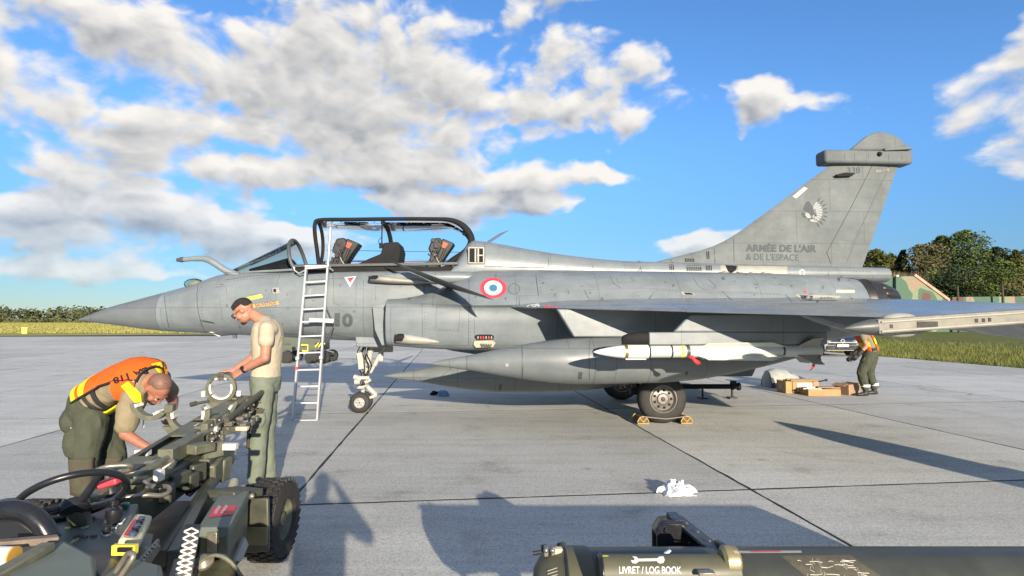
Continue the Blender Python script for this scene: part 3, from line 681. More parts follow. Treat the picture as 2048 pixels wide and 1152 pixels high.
M_ORANGE = mat('seat_label', (.38, .07, .03), .55, var=.15, scale=40)
M_TITAN = mat('nozzle_metal', (.045, .043, .042), .42, .6, var=.3, scale=14)
M_GREYL = mat('worn_light_grey', (.30, .29, .25), .45, var=.16, scale=5)
def glass_mat(name, tint, refl=.06, tr=.9):
    m = bpy.data.materials.new(name); m.use_nodes = True; nt = m.node_tree; N = nt.nodes; L = nt.links
    for n in list(N): N.remove(n)
    o = N.new('ShaderNodeOutputMaterial'); t = N.new('ShaderNodeBsdfTransparent'); gl = N.new('ShaderNodeBsdfGlossy'); mx = N.new('ShaderNodeMixShader'); fr = N.new('ShaderNodeFresnel')
    t.inputs[0].default_value = tint + (1,); gl.inputs[0].default_value = (1, 1, 1, 1); gl.inputs[1].default_value = .03; fr.inputs[0].default_value = 1.22
    L.new(fr.outputs[0], mx.inputs[0]); L.new(t.outputs[0], mx.inputs[1]); L.new(gl.outputs[0], mx.inputs[2]); L.new(mx.outputs[0], o.inputs[0])
    return m
M_GLASS = glass_mat('canopy_glass', (.93, .96, .955))
M_GLASSW = glass_mat('windshield_glass', (.72, .78, .76))

def superloft(stations, nu=20, nl=20):
    """stations: x, zt, zm, zb, w, eu, el -> closed rings (both sides)"""
    rows = []
    for x, zt, zm, zb, w, eu, el in stations:
        half = []
        for k in range(nu + 1):
            a = math.pi / 2 * k / nu; half.append((w * math.sin(a) ** (2 / eu), zm + (zt - zm) * math.cos(a) ** (2 / eu)))
        for k in range(1, nl + 1):
            a = math.pi / 2 * k / nl; half.append((w * math.cos(a) ** (2 / el), zm - (zm - zb) * math.sin(a) ** (2 / el)))
        ring = [(x, -y, z) for y, z in half] + [(x, y, z) for y, z in reversed(half[1:-1])]
        rows.append(ring)
    return rows
def caps(mb, rows, first=True, last=True):
    n = len(rows[0])
    if first: mb.add(rows[0], [tuple(range(n))])
    if last: mb.add(rows[-1], [tuple(range(n))[::-1]])

# ---- forward fuselage
tp = [(158, 638), (190, 626), (219, 615), (285, 597), (327, 586), (372, 574), (400, 566), (442, 551), (470, 546), (530, 543), (590, 541), (650, 538), (800, 536), (930, 535), (990, 535)]
bp_ = [(158, 640), (190, 645), (237, 651), (317, 661), (360, 664), (410, 666), (500, 671), (567, 674), (640, 678), (709, 681), (800, 684), (990, 684)]
T = [al(*p) for p in tp]; B = [al(*p) for p in bp_]
ftop = pchip([p[0] for p in T], [p[1] for p in T]); fbot = pchip([p[0] for p in B], [p[1] for p in B])
wx = [(158, .0), (175, .065), (200, .125), (250, .22), (330, .355), (400, .47), (450, .55), (520, .60), (590, .63), (700, .66), (990, .68)]
fw = pchip([al(p, 620)[0] for p, _ in wx], [w for _, w in wx])
X0 = T[0][0]; XR = al(334, 620)[0]; XR2 = al(402, 620)[0]; XE = al(985, 600)[0]
def fstation(x):
    zt, zb, w = ftop(x), fbot(x), max(fw(x), .006); t = min(1, max(0, (x - XR) / 2.2))
    zm = zb + (zt - zb) * (.5 + .06 * t)
    return (x, zt, zm, zb, w, 2 + .5 * t, 2 + .35 * t)
def seg(x0, x1, n): return [x0 + (x1 - x0) * k / n for k in range(n + 1)]
mb = MB(); rows = superloft([fstation(x) for x in [X0 + .001, X0 + .03, X0 + .08, X0 + .15] + seg(X0 + .25, XR, 14)]); mb.grid(rows, True); caps(mb, rows)
radome = mb.build('radome', M_RADOME, jet, smooth=60)
mb = MB(); rows = superloft([fstation(x) for x in seg(XR + .004, XE, 44)]); mb.grid(rows, True); caps(mb, rows)
fus = mb.build('fuselage', M_JET, jet, smooth=50)

# ---- main body: intakes, shoulders, engine bay
XL = al(774, 640, -1.2)[0]; XN = al(1742, 585, -.9)[0]
def zc(px, py, yl): return al(px, py, yl)[1]
st = [  # px(at lat ~1), zt, (y2,z2), (y2b,z2b), edge(y,z), side(y,z), corner(y,z), zb
    (774, 2.00, (.90, 1.995), (1.08, 1.98), (1.19, 1.945), (1.20, 1.62), (1.06, 1.26), 1.22),
    (800, 2.02, (.90, 2.01), (1.10, 1.985), (1.215, 1.94), (1.235, 1.62), (1.10, 1.25), 1.20),
    (850, 2.12, (.86, 2.09), (1.12, 2.01), (1.27, 1.925), (1.26, 1.60), (1.12, 1.22), 1.17),
    (905, 2.36, (.84, 2.24), (1.12, 2.05), (1.32, 1.905), (1.28, 1.58), (1.14, 1.20), 1.15),
    (960, 2.54, (.86, 2.36), (1.14, 2.12), (1.36, 1.885), (1.28, 1.57), (1.14, 1.19), 1.13),
    (1080, 2.55, (.88, 2.42), (1.18, 2.19), (1.42, 1.90), (1.28, 1.57), (1.14, 1.18), 1.12),
    (1240, 2.54, (.90, 2.44), (1.20, 2.24), (1.42, 1.95), (1.28, 1.58), (1.14, 1.18), 1.12),
    (1440, 2.52, (.92, 2.44), (1.22, 2.26), (1.40, 2.00), (1.28, 1.60), (1.12, 1.20), 1.14),
    (1600, 2.49, (.92, 2.42), (1.20, 2.24), (1.34, 2.02), (1.27, 1.66), (1.08, 1.28), 1.22),
    (1690, 2.45, (.90, 2.38), (1.14, 2.20), (1.25, 2.00), (1.20, 1.70), (1.02, 1.36), 1.30),
    (1736, 2.41, (.84, 2.35), (1.06, 2.17), (1.16, 1.98), (1.10, 1.72), (.95, 1.42), 1.36)]
def mrow(x, zt, p2, p2b, e, sd_, co, zb):
    up = crom([(0, zt), (.42, zt - .01), p2, p2b, e], 6)
    lo = crom([e, (e[0] * .5 + sd_[0] * .5 - .03, e[1] * .78 + sd_[1] * .22), sd_, co, (.62, zb + .015), (0, zb)], 5)
    half = [tuple(p) for p in up] + [tuple(p) for p in lo[1:]]
    return [(x, -y, z) for y, z in half] + [(x, y, z) for y, z in reversed(half[1:-1])]
sx = [al(p[0], 600, -1.1)[0] for p in st]
flat = np.array([[p[1], *p[2], *p[3], *p[4], *p[5], *p[6], p[7]] for p in st]); fn = [pchip(sx, flat[:, i]) for i in range(flat.shape[1])]
def body_row(x, inset=0.):
    v = [f(x) for f in fn]
    r = mrow(x, v[0], (v[1], v[2]), (v[3], v[4]), (v[5], v[6]), (v[7], v[8]), (v[9], v[10]), v[11])
    if inset:
        cz = (v[0] + v[11]) / 2; r = [(a, b * (1 - inset), cz + (c - cz) * (1 - inset * 1.8)) for a, b, c in r]
    return r
mb = MB(); rows = [body_row(x) for x in seg(sx[0], sx[-1], 70)]; mb.grid(rows, True); caps(mb, rows, False, True)
body = mb.build('body', M_JET, jet, smooth=42)
mb = MB()                                     # intake lip turning into the duct
r0 = body_row(sx[0]); r1 = [(a - .012, b, c) for a, b, c in body_row(sx[0], .015)]; r2 = [(a + .02, b, c) for a, b, c in body_row(sx[0], .045)]; r3 = [(a + 1.3, b, c) for a, b, c in body_row(sx[0], .16)]
mb.grid([r0, r1, r2], True); mb.build('intake_lip', M_GREYL, jet, smooth=50)
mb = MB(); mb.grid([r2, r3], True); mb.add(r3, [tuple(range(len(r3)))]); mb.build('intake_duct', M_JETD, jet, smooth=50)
# splitter plate standing between fuselage and intake mouth
for s in (-1, 1):
    mb = MB(); p = [al3(745, 612, -.78), al3(775, 606, -.78), al3(775, 690, -.78), al3(764, 691, -.78), al3(750, 660, -.78)]
    mb.prism([(q.x, s * .80, q.z) for q in p], (0, s * -.05, 0)); mb.build('splitter_plate', M_JET, jet, bevel=.006)
# keel under the nose, in front of the intakes: nose gear bay fairing
mb = MB()
a = [al3(710, 672, -.36), al3(712, 694, -.36), al3(768, 695, -.36), al3(768, 672, -.36)]
mb.prism([(q.x, -.36, q.z) for q in a], (0, .72, 0)); mb.build('gear_bay_fairing', M_JET, jet, bevel=.02)

# ---- spine behind the cockpit and dorsal fairing
spt = [(905, 538), (922, 512), (940, 486), (948, 482), (969, 484), (1000, 489), (1060, 500), (1130, 511), (1180, 517), (1250, 523), (1330, 525), (1440, 528), (1600, 532), (1765, 536)]
ST = [al(*p) for p in spt]; stop = pchip([p[0] for p in ST], [p[1] for p in ST])
sw_ = pchip([al(p, 530)[0] for p in (905, 945, 1060, 1250, 1440, 1765)], [.46, .47, .44, .36, .27, .24])
XS0, XS1 = ST[0][0], ST[-1][0]
xs = seg(XS0, al(948, 482)[0], 8) + seg(al(952, 482)[0], XS1, 40)
rows = superloft([(x, stop(x), 2.50, 2.36, sw_(x), 2.5, 2.2) for x in xs], 14, 6)
mb = MB(); mb.grid(rows, True); caps(mb, rows); spine = mb.build('spine', M_JET, jet, smooth=50)
# brake-chute housing end, dark
xa, za = al(1752, 545); mb = MB()
rows = superloft([(x, za + r_, za, za - r_, r_ * 1.05, 2, 2) for x, r_ in ((al(1738, 545)[0], .115), (xa + .03, .122), (xa + .13, .125), (xa + .15, .11), (xa + .12, .09))], 8, 8)
mb.grid(rows, True); caps(mb, rows, True, True); mb.build('chute_housing', M_BLACK, jet, smooth=50)

# ---- nozzles
for s in (-1, 1):
    o = Vector((XN - .05, s * .56, 1.93)); mb = MB()
    mb.lathe([(-.35, .475), (-.1, .475), (-.09, .465), (.10, .455), (.11, .462), (.14, .455), (.30, .425), (.32, .40)], o, (1, 0, 0), 48, False); z1 = mb.build('nozzle_ring', M_TITAN, jet, smooth=40)
    mb = MB(); nP = 18
    for k in range(nP):
        a0 = 2 * math.pi * (k + .015) / nP; a1 = 2 * math.pi * (k + .985) / nP
        pts = []
        for t, r_ in ((.26, .42), (.36, .405), (.48, .37), (.62, .31)):
            pts.append([(o.x + t, o.y + math.cos(a) * r_, o.z + math.sin(a) * r_) for a in (a0, (a0 + a1) / 2, a1)])
        mb.grid(pts)
    mb.build('nozzle_petals', M_TITAN, jet, smooth=30, solid=.02)
    mb = MB(); mb.lathe([(0.05, .44), (.45, .33)], o, (1, 0, 0), 32, False); mb.lathe([(.05, .44), (.06, .02)], o, (1, 0, 0), 32, False); mb.build('nozzle_core', M_BLACK, jet)

# ---- wings
def wing(s):
    lats = [.7, 1.1, 1.5, 2.5, 3.5, 4.5, 5.2]
    xl0, zl0 = al(1040, 614, -1.5); xl1, zl1 = al(1860, 637, -5.2)
    xt0 = al(1808, 604, -1.35)[0]; xt1 = xl1 + 1.75
    rows = []
    for y in lats:
        t = (y - 1.5) / 3.7
        xl = xl0 + (xl1 - xl0) * t; zl = zl0 + (zl1 - zl0) * t; xt = xt0 + (xt1 - xt0) * t
        zt = 1.99 + (zl1 + .12 - 1.99) * max(0, t); th = .30 * (1 - t) + .095 * t; c = xt - xl; pts = []
        xs_ = [0, .006, .02, .05, .1, .18, .28, .4, .55, .7, .85, 1]
        def yt(q): return 5 * th / c * c * .2 / .2 * (.2969 * math.sqrt(q) - .126 * q - .3516 * q * q + .2843 * q ** 3 - .1036 * q ** 4)
        for q in reversed(xs_): pts.append((xl + c * q, s * y, zl + (zt - zl) * q + yt(q) * .62))
        for q in xs_[1:-1]: pts.append((xl + c * q, s * y, zl + (zt - zl) * q - yt(q) * .38))
        rows.append(pts)
    global XTE; XTE = (xt0, xt1, 1.99, zl1 + .12, (1.99 - zl0) / (xt0 - xl0), .12 / (xt1 - xl1))
    mb = MB(); mb.grid(rows, True); caps(mb, rows); w = mb.build('wing', M_WING, jet, smooth=40)
    return w
wings = [wing(-1), wing(1)]
# wing-tip launch rails
for s in (-1, 1):
    a = al3(1748, 653, -5.36); b = al3(2048, 633, -5.36); d = (b - a).normalized(); e = a + d * 2.75
    a = Vector((a.x, s * 5.36, a.z)); e = Vector((e.x, s * 5.36, e.z)); mb = MB()
    mb.beam(a, e, .13, .135); rail = mb.build('tip_rail', mat('rail_beige', (.20, .19, .155), .45, var=.25, scale=7), jet, bevel=.008)
    mb = MB(); mb.beam(a + d * .02 + Vector((0, s * .071, .040)), e + Vector((0, s * .071, .040)), .016, .016); mb.beam(a + d * .02 + Vector((0, s * .071, -.046)), e + Vector((0, s * .071, -.046)), .016, .018)
    mb.build('rail_edge', M_GREYL, rail, bevel=.003)
    mb = MB()
    for t in (.12, .95, 1.02, 1.08, 1.75, 1.9): mb.box(a + d * t + Vector((0, s * .066, -.005)), (.03, .006, .035))
    mb.box(a + d * .47 + Vector((0, s * .066, -.01)), (.20, .008, .055)); tag(mb.build('rail_fittings', M_TITAN, rail), kind='stuff')
    mb = MB(); prof = [(-.29, .002), (-.26, .016), (-.2, .036), (-.12, .055), (-.04, .068), (.0, .07)]
    mb.lathe(prof, a, d, 24); mb.build('rail_nose_cone', M_JETD, rail, smooth=60)
    for sg in (1, -1):
        p = al3(1798, 637 if sg > 0 else 664, -5.22); mb = MB(); mb.sphere((p.x, s * 5.22, p.z), (.175, .07, .055), 20, 10); mb.build('antenna_dome', M_GREYL, rail, smooth=60)

# ---- canards (hydraulics off: the near one hangs nose-up, the far one tail-up)
def plate(pts, th, name, m, parent):
    """thin four-cornered surface: root LE, root TE, tip TE, tip LE, lens-shaped section"""
    A, B_, C, D = [Vector(p) for p in pts]; n = (B_ - A).cross(D - A).normalized(); rows = []
    for i in range(9):
        t = i / 8; le = A.lerp(D, t); te = B_.lerp(C, t); up = []; lo = []
        for k in range(9):
            q = k / 8; h = th * (1 - .6 * t) * 2 * math.sqrt(q) * (1 - q) ** .8; p = le.lerp(te, q); up.append(p + n * h); lo.append(p - n * h)
        rows.append(up + lo[::-1][1:-1])
    mb = MB(); mb.grid(rows, True); caps(mb, rows); return mb.build(name, m, parent, smooth=35)
rl = al3(771, 517, -.86); rt = al3(898, 577, -.86); tl = al3(970, 592, -2.2); tt = al3(989, 601, -2.25)
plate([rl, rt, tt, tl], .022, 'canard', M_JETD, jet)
q1 = al3(955, 492, .9); q2 = al3(1012, 458, 2.25); q3 = al3(1019, 460, 2.25)
plate([Vector((rl.x + .1, .86, 2.15)), Vector((rt.x + .1, .86, 2.78)), q3, q2 + Vector((-.18, 0, -.12))], .022, 'canard', M_JET, jet)
for s in (-1, 1):   # canard root fairing
    mb = MB(); c = (rl + rt) / 2; rows = []
    for x, w_, h in ((-.7, .01, .01), (-.55, .05, .05), (-.2, .08, .09), (.3, .10, .11), (.8, .07, .08), (1.1, .01, .01)):
        rows.append([(c.x + x, s * (.66 + w_ * math.cos(a)), c.z - .05 + h * math.sin(a)) for a in [2 * math.pi * k / 20 for k in range(20)]])
    mb.grid(rows, True); caps(mb, rows); mb.build('canard_fairing', M_JET, jet, smooth=50)

# ---- fin
le = [(1306, 525), (1349, 514), (1390, 504), (1425, 493), (1467, 471), (1514, 438), (1570, 397), (1652, 336), (1690, 308)]
LE = [al(*p) for p in le]; fle = pchip([p[1] for p in LE], [p[0] for p in LE]); xtb, ztb = al(1725, 532); xtt, ztt = al(1797, 327)
zs = seg(LE[0][1] - .08, al(1690, 308)[1], 28); rows = []
for z in zs:
    x0 = fle(max(z, LE[0][1])); x1 = xtb + (xtt - xtb) * (z - ztb) / (ztt - ztb); c = x1 - x0
    t = (z - zs[0]) / (zs[-1] - zs[0]); th = .085 * (1 - t) + .04 * t; up = []; lo = []
    for k in range(15):
        q = (k / 14) ** 1.4; h = th * min(1, 3.2 * math.sqrt(q * c / 2.6) * .62) * (1 - q ** 3 * .85); up.append((x0 + c * q, -h, z)); lo.append((x0 + c * q, h, z))
    rows.append(up + lo[::-1][1:-1])
mb = MB(); mb.grid(rows, True); caps(mb, rows); fin = mb.build('fin', M_FIN, jet, smooth=40)
def rbox(name, x0, x1, z0, z1, y0, y1, m, parent, bev=.03, seg_=3):
    o = MB().box(((x0 + x1) / 2, (y0 + y1) / 2, (z0 + z1) / 2), (x1 - x0, y1 - y0, z1 - z0)).build(name, m, parent, smooth=50)
    q = o.modifiers.new('bevel', 'BEVEL'); q.width = bev; q.segments = seg_; return o
xa, za = al(1649, 298, -.16); xb, zb_ = al(1827, 328, -.16)
pod = rbox('antenna_pod', xa, xb, zb_, za, -.17, .17, M_FIN, fin, .055)
p = al3(1759, 308, -.18); MB().sphere(p, .045, 16, 10).build('sensor_ball', M_BLACK, fin, smooth=60)
ftip = [(1700, 300), (1735, 271), (1750, 265), (1761, 263), (1784, 268), (1800, 277), (1814, 289), (1806, 300)]
mb = MB(); mb.prism([al3(*q, -.035) for q in ftip], (0, .07, 0)); mb.build('fin_tip', M_FIN, fin, bevel=.02)
mb = MB(); mb.prism([al3(q[0], q[1], -.12) for q in ((1672, 349), (1690, 345), (1712, 346), (1704, 352), (1676, 353))], (0, .05, 0)); mb.build('fin_light', M_BLACK, fin, bevel=.004)
MB().prism([al3(q[0], q[1], -.20) for q in ((1770, 296), (1826, 292), (1826, 298), (1770, 301))], (0, .4, 0)).build('pod_cover', M_FIN, fin, bevel=.01)

# ---- in-flight refuelling probe
mb = MB(); path = [al3(478, 551, -.25), al3(452, 541, -.27), al3(430, 527, -.28), al3(415, 519, -.28), al3(398, 517, -.28), al3(368, 519, -.28)]
mb.path([tuple(p) for p in crom([tuple(p) for p in path], 4)], [.058] * 14 + [.05] * 4 + [.042] * 3, 14); pr = mb.build('refuelling_probe', M_JET, jet, smooth=50)
a, b = al3(368, 519, -.28), al3(355, 520, -.28); mb = MB(); mb.lathe([(0, .045), (.05, .048), (.08, .036), (.12, .03)], a, (b - a).normalized(), 16); mb.build('probe_tip', M_MARK, pr)
# sensor dome ahead of the windshield
p = al3(388, 568, -.12); MB().sphere(p, (.17, .11, .10), 20, 12).build('sensor_dome', M_GLASSW, jet, smooth=60)
MB().sphere(p + Vector((.03, 0, -.01)), (.13, .08, .08), 16, 10).build('sensor_core', M_GREYL, jet, smooth=60)

# ---- windshield
wb0 = al(450, 549)[0]; wtx, wtz = al(588, 481); wbx = al(606, 541)[0]
def wsp(t, a):
    """t 0 nose .. 1 arch; a -1..1 across"""
    base = ftop(wb0 + (wbx - wb0) * t); zt = base + (wtz - ftop(wbx)) * t ** 1.08; w = .08 + (.47 - .08) * t ** .7
    x = wb0 + (wbx - wb0) * t - (wbx - wtx) * t * (1 - a * a) ** .5
    return (x, w * math.sin(a * math.pi / 2) * 1.0, base - .03 + (zt - base + .03) * math.cos(a * math.pi / 2) ** .75)
mb = MB(); mb.grid([[wsp(i / 14, -1 + 2 * k / 20) for k in range(21)] for i in range(15)]); wsh = mb.build('windshield', M_GLASSW, jet, smooth=60)
mb = MB(); mb.path([wsp(1, -1 + 2 * k / 24) for k in range(25)], .034, 8); mb.build('windshield_arch', M_MARK, wsh)
mb = MB(); mb.path([Vector(wsp(i / 14, -1)) + Vector((0, 0, .0)) for i in range(15)], .022, 8); mb.path([Vector(wsp(i / 14, 1)) for i in range(15)], .022, 8); mb.build('windshield_frame', M_JET, wsh)
# coaming under the windshield
mb = MB(); mb.grid([[Vector(wsp(t, -1 + 2 * k / 12)) * 1. - Vector((0, 0, .0)) for k in range(13)] for t in (.3, .5, .7, .85)])
mb.v = [(x + .12, y * .86, ftop(x) - .02 + (z - ftop(x)) * .55) for x, y, z in mb.v]; mb.build('instrument_hood', M_BLACK, jet, smooth=50, solid=.01)

# ---- cockpit tub, seats, hood
xc0, xc1 = al(606, 541)[0], al(908, 536)[0]
rbox('cockpit_floor', xc0, xc1, 2.44, ftop(xc0) + .035, -.45, .45, M_BLACK, jet, .01)
mb = MB()
for s in (-1, 1): mb.beam((xc0, s * .47, ftop(xc0) + .03), (xc1 + .1, s * .47, ftop(xc1) + .03), .05, .05)
mb.build('cockpit_sill', M_MARK, jet, bevel=.008)
mb = MB(); hp = [al3(697, 537, -.3), al3(740, 517, -.3), al3(762, 508, -.3), al3(768, 486, -.3), al3(797, 484, -.3), al3(802, 500, -.3), al3(797, 537, -.3)]
mb.prism([(q.x, -.34, q.z) for q in hp], (0, .68, 0)); mb.build('rear_instrument_hood', M_BLACK, jet, bevel=.02)
def seat(cx, nm='ejection_seat'):
    """cx: photo pixel column of the head box"""
    o = empty(nm); o.parent = jet
    k = lambda px, py, y=-.0: al3(cx + px, py, y)
    mb = MB(); mb.prism([(q.x, -.21, q.z) for q in (k(-28, 540), k(-16, 512), k(-22, 500), k(-14, 480), k(2, 478), k(8, 490), k(-2, 512), k(0, 540))], (0, .42, 0)); mb.build('back_cushion', M_SEAT, o, bevel=.03)
    mb = MB(); mb.prism([(q.x, -.17, q.z) for q in (k(6, 479), k(30, 489), k(14, 512), k(4, 528), k(-8, 538), k(-14, 524), k(-2, 500))], (0, .34, 0)); mb.build('head_box', M_SEAT, o, bevel=.02)
    mb = MB(); mb.prism([(q.x, -.195, q.z) for q in (k(8, 486), k(18, 490), k(11, 500), k(3, 496))], (0, .02, 0)); mb.build('warning_label', M_ORANGE, o)
    mb = MB()
    for s in (-1, 1):
        a = k(-4, 536); b = k(12, 500); mb.tube((a.x, s * .2, a.z), (b.x, s * .2, b.z), .022)
        a = k(-14, 532); b = k(2, 496); mb.tube((a.x, s * .22, a.z), (b.x, s * .22, b.z), .014)
        for t in (.2, .45, .7): q = Vector((a.x, s * .225, a.z)).lerp(Vector((b.x, s * .225, b.z)), t); mb.sphere(q, .026, 8, 6)
    tag(mb.build('gun_tube', M_TITAN, o, smooth=50), kind='stuff')
    mb = MB(); r_ = random.Random(cx)
    for i in range(16):
        t = r_.random(); q = Vector(k(-20, 530)).lerp(k(-8, 484), t); mb.box((q.x + r_.uniform(-.05, .10), r_.uniform(-.24, -.19), q.z), (r_.uniform(.03, .08), .03, r_.uniform(.03, .09)), Quaternion((0, 1, 0), r_.uniform(0, 3)))
    tag(mb.build('seat_fittings', M_SEAT, o, bevel=.006), kind='stuff')
    mb = MB(); a = k(-9, 512); mb.path([tuple(Vector((a.x + i * .03, -.23, a.z - i * .05 + .012 * math.sin(i * 2)))) for i in range(6)], .009, 6); mb.build('harness', mat('harness_webbing', (.35, .33, .28), .7), o)
    return o
seat(692); seat(880)

# ---- canopy, swung open to the far side
cy = .50                                       # hinge line, far sill
rim = [(638, 533), (634, 500), (630, 470), (630, 448), (640, 440), (700, 439), (780, 438), (860, 438), (900, 440), (925, 451), (940, 470), (942, 487), (930, 505), (905, 522), (893, 534)]
CR = [Vector((p.x, cy, p.z)) for p in [al3(q[0], q[1], cy) for q in rim]]
CR = [Vector(p) for p in crom([tuple(p) for p in CR], 4)]
can = empty('canopy'); can.parent = jet
mb = MB(); mb.path(CR, [.038 + .030 * max(0, min(1, (i - 30) / 8)) for i in range(len(CR))], 8); mb.build('canopy_rim', M_BLACK, can, smooth=50)
xf, zf = al(632, 440, cy); xr_, zr = al(935, 440, cy); zb0 = al(638, 533, cy)[1]
def cpt(u, a, r_=1.):
    """u along 0..1, a 0 (hinge, low) .. pi (free edge, high): bowl opening towards the viewer"""
    x = xf + .03 + (xr_ - xf - .05) * u
    top = zf - .03 - max(0, u - .86) ** 1.5 * 4.2; h = (top - zb0) / 2; bul = .58 * (.72 + .5 * math.sin(math.pi * min(1, u * .9 + .12))) * (1 if u < .8 else max(.25, 1 - (u - .8) * 3))
    return Vector((x + .20 * math.sin(a) * (u - .15), cy + bul * math.sin(a) * r_, zb0 + h - h * math.cos(a) * r_))
mb = MB(); mb.grid([[cpt(i / 24, math.pi * k / 18) for k in range(19)] for i in range(25)]); mb.build('canopy_glazing', M_GLASS, can, smooth=60)
for u, r_, nm in ((.435, .045, 'canopy_bow'), (.0, .034, 'front_bow'), (.985, .06, 'rear_bow')):
    mb = MB(); mb.path([cpt(u, math.pi * k / 20, .985) for k in range(21)], r_, 8); mb.build(nm, M_BLACK, can, smooth=50)
a = cpt(.43, math.pi); b = cpt(.43, .2); mb = MB(); mb.tube((a.x, cy, a.z), (a.x, cy, (a.z * .5 + b.z * .5)), .012, n=8); mb.box((a.x - .01, cy, (a.z + b.z) / 2 - .03), (.07, .05, .1)); mb.path([(a.x - .01, cy - .02, a.z - .3), (a.x - .06, cy - .03, a.z - .36), (a.x - .04, cy - .03, a.z - .44)], .006, 6); mb.build('canopy_mirror', M_BLACK, can)
mb = MB(); mb.tube(cpt(0.02, 1.45), cpt(.97, 1.45), .006, n=6); mb.build('detonating_cord', M_MARK, can)
mb = MB()
for i in range(9):
    u = .05 + i * .11; q = cpt(u, math.pi); mb.box((q.x, cy - .035, q.z - .01), (.035, .02, .02))
tag(mb.build('canopy_latch', M_MARK, can), kind='stuff')

# ---- air scoops, vent box
def scoop(a, b, y, h, w, nm='air_scoop', m=M_JET, inl=M_BLACK):
    x0, z0 = al(*a, -y); x1, z1 = al(*b, -y); mb = MB(); rows = []
    for t, k in ((0, 1), (.3, 1), (.6, .8), (.85, .45), (1, .05)):
        x = x0 + (x1 - x0) * t; z = z0 + (z1 - z0) * t
        rows.append([(x, -y + .1 - (w * k + .1) * max(0, math.cos(q)) ** .6, z + h * k * math.sin(q)) for q in [-math.pi / 2 + math.pi * i / 10 for i in range(11)]])
    mb.grid(rows); o = mb.build(nm, m, jet, smooth=50, solid=.012)
    mb = MB(); mb.grid([[(x0 - .015, p[1] * 1.0 - .012, z0 + (p[2] - z0) * .9) for p in rows[0]], [(x0 + .11, p[1] - .012, z0 + (p[2] - z0) * 1.06) for p in rows[0]], [(x0 + .16, p[1] + .0, z0 + (p[2] - z0) * .7) for p in rows[0]]]); mb.build('scoop_mouth', inl, o, smooth=50)
scoop((741, 557), (862, 566), .72, .055, .10, m=M_GREYL); scoop((792, 676), (892, 684), 1.17, .085, .07, m=M_GREYL)
vx0, vz0 = al(936, 494, -.47); vx1, vz1 = al(969, 528, -.47)
vb = rbox('cooling_vent', vx0, vx1, vz1, vz0, -.50, -.30, M_GREYL, jet, .012)
rbox('vent_hole', vx0 + .025, vx1 - .025, vz1 + .025, vz0 - .025, -.503, -.35, M_BLACK, vb, .006)
for t in (.33, .5): rbox('vent_vane', vx0 + .03 + (vx1 - vx0) * t - .01, vx0 + .03 + (vx1 - vx0) * t + .02, vz1 + .03, vz0 - .03, -.508, -.40, M_GREYL, vb, .004)
rbox('vent_vane', vx0 + .16, vx1 - .03, (vz0 + vz1) / 2 - .012, (vz0 + vz1) / 2 + .012, -.507, -.40, M_GREYL, vb, .004)
# nose probes and small blade antennas
for a, b, r_ in (((405, 640), (428, 647), .009), ((418, 664), (440, 671), .012)):
    x, z = al(*a, -.46); x2, z2 = al(*b, -.5); MB().tube((x2, -.42, z2), (x, -.53, z), r_, .004, 8).build('air_data_probe', M_TITAN, jet)
mb = MB(); mb.prism([al3(417, 664, -.2), al3(424, 664, -.2), al3(441, 672, -.2), al3(438, 673, -.2)], (0, .04, 0)); mb.build('blade_antenna', M_WHITE, jet)
mb = MB(); mb.prism([al3(463, 668, -.1), al3(474, 668, -.1), al3(472, 677, -.1), al3(466, 677, -.1)], (0, .03, 0)); mb.build('blade_antenna', M_JETD, jet)

# ---- external pylons
def pylon(px0, px1, ytop, ybot, lat, w, slant, nm='pylon'):
    a = al3(px0, ytop, -lat); b = al3(px0 + slant, ybot, -lat); c = al3(px1, ybot, -lat); d = al3(px1 + slant * .6, ytop, -lat)
    for s in (-1, 1):
        mb = MB(); mb.prism([(q.x, s * lat - w / 2, q.z) for q in (a, b, c, d)], (0, w, 0)); mb.build(nm, M_JET, jet, bevel=.02)
pylon(1112, 1520, 618, 674, 2.05, .16, 34); pylon(1378, 1660, 628, 664, 3.2, .12, -34); pylon(1120, 1500, 700, 752, 0.0, .2, 40)
for s in (-1, 1):
    k = [al3(*q, -4.25) for q in ((1600, 630), (1640, 646), (1700, 664), (1745, 671), (1800, 672), (1830, 668), (1880, 655), (1900, 640), (1880, 628), (1700, 626))]
    mb = MB(); mb.prism([(q.x, s * 4.25 - .09, q.z) for q in k], (0, .18, 0)); mb.build('wing_fairing', M_JET, jet, bevel=.04)
    k0 = al(1930, 640, -4.6)[0]; rows = []
    for y in (1.75, 3.2, 5.15):
        t = (y - 1.5) / 3.7; xt = XTE[0] + (XTE[1] - XTE[0]) * t; zt_ = XTE[2] + (XTE[3] - XTE[2]) * t
        zh = zt_ - .95 * (XTE[4] * (1 - t) + XTE[5] * t); rows.append([(xt - .95, s * y, zh + .012), (xt + .02, s * y, zt_ - .40), (xt + .01, s * y, zt_ - .42), (xt - .95, s * y, zh - .03)])
    mb = MB(); mb.grid(rows, True); caps(mb, rows); mb.build('elevon', M_JET, jet, smooth=30)
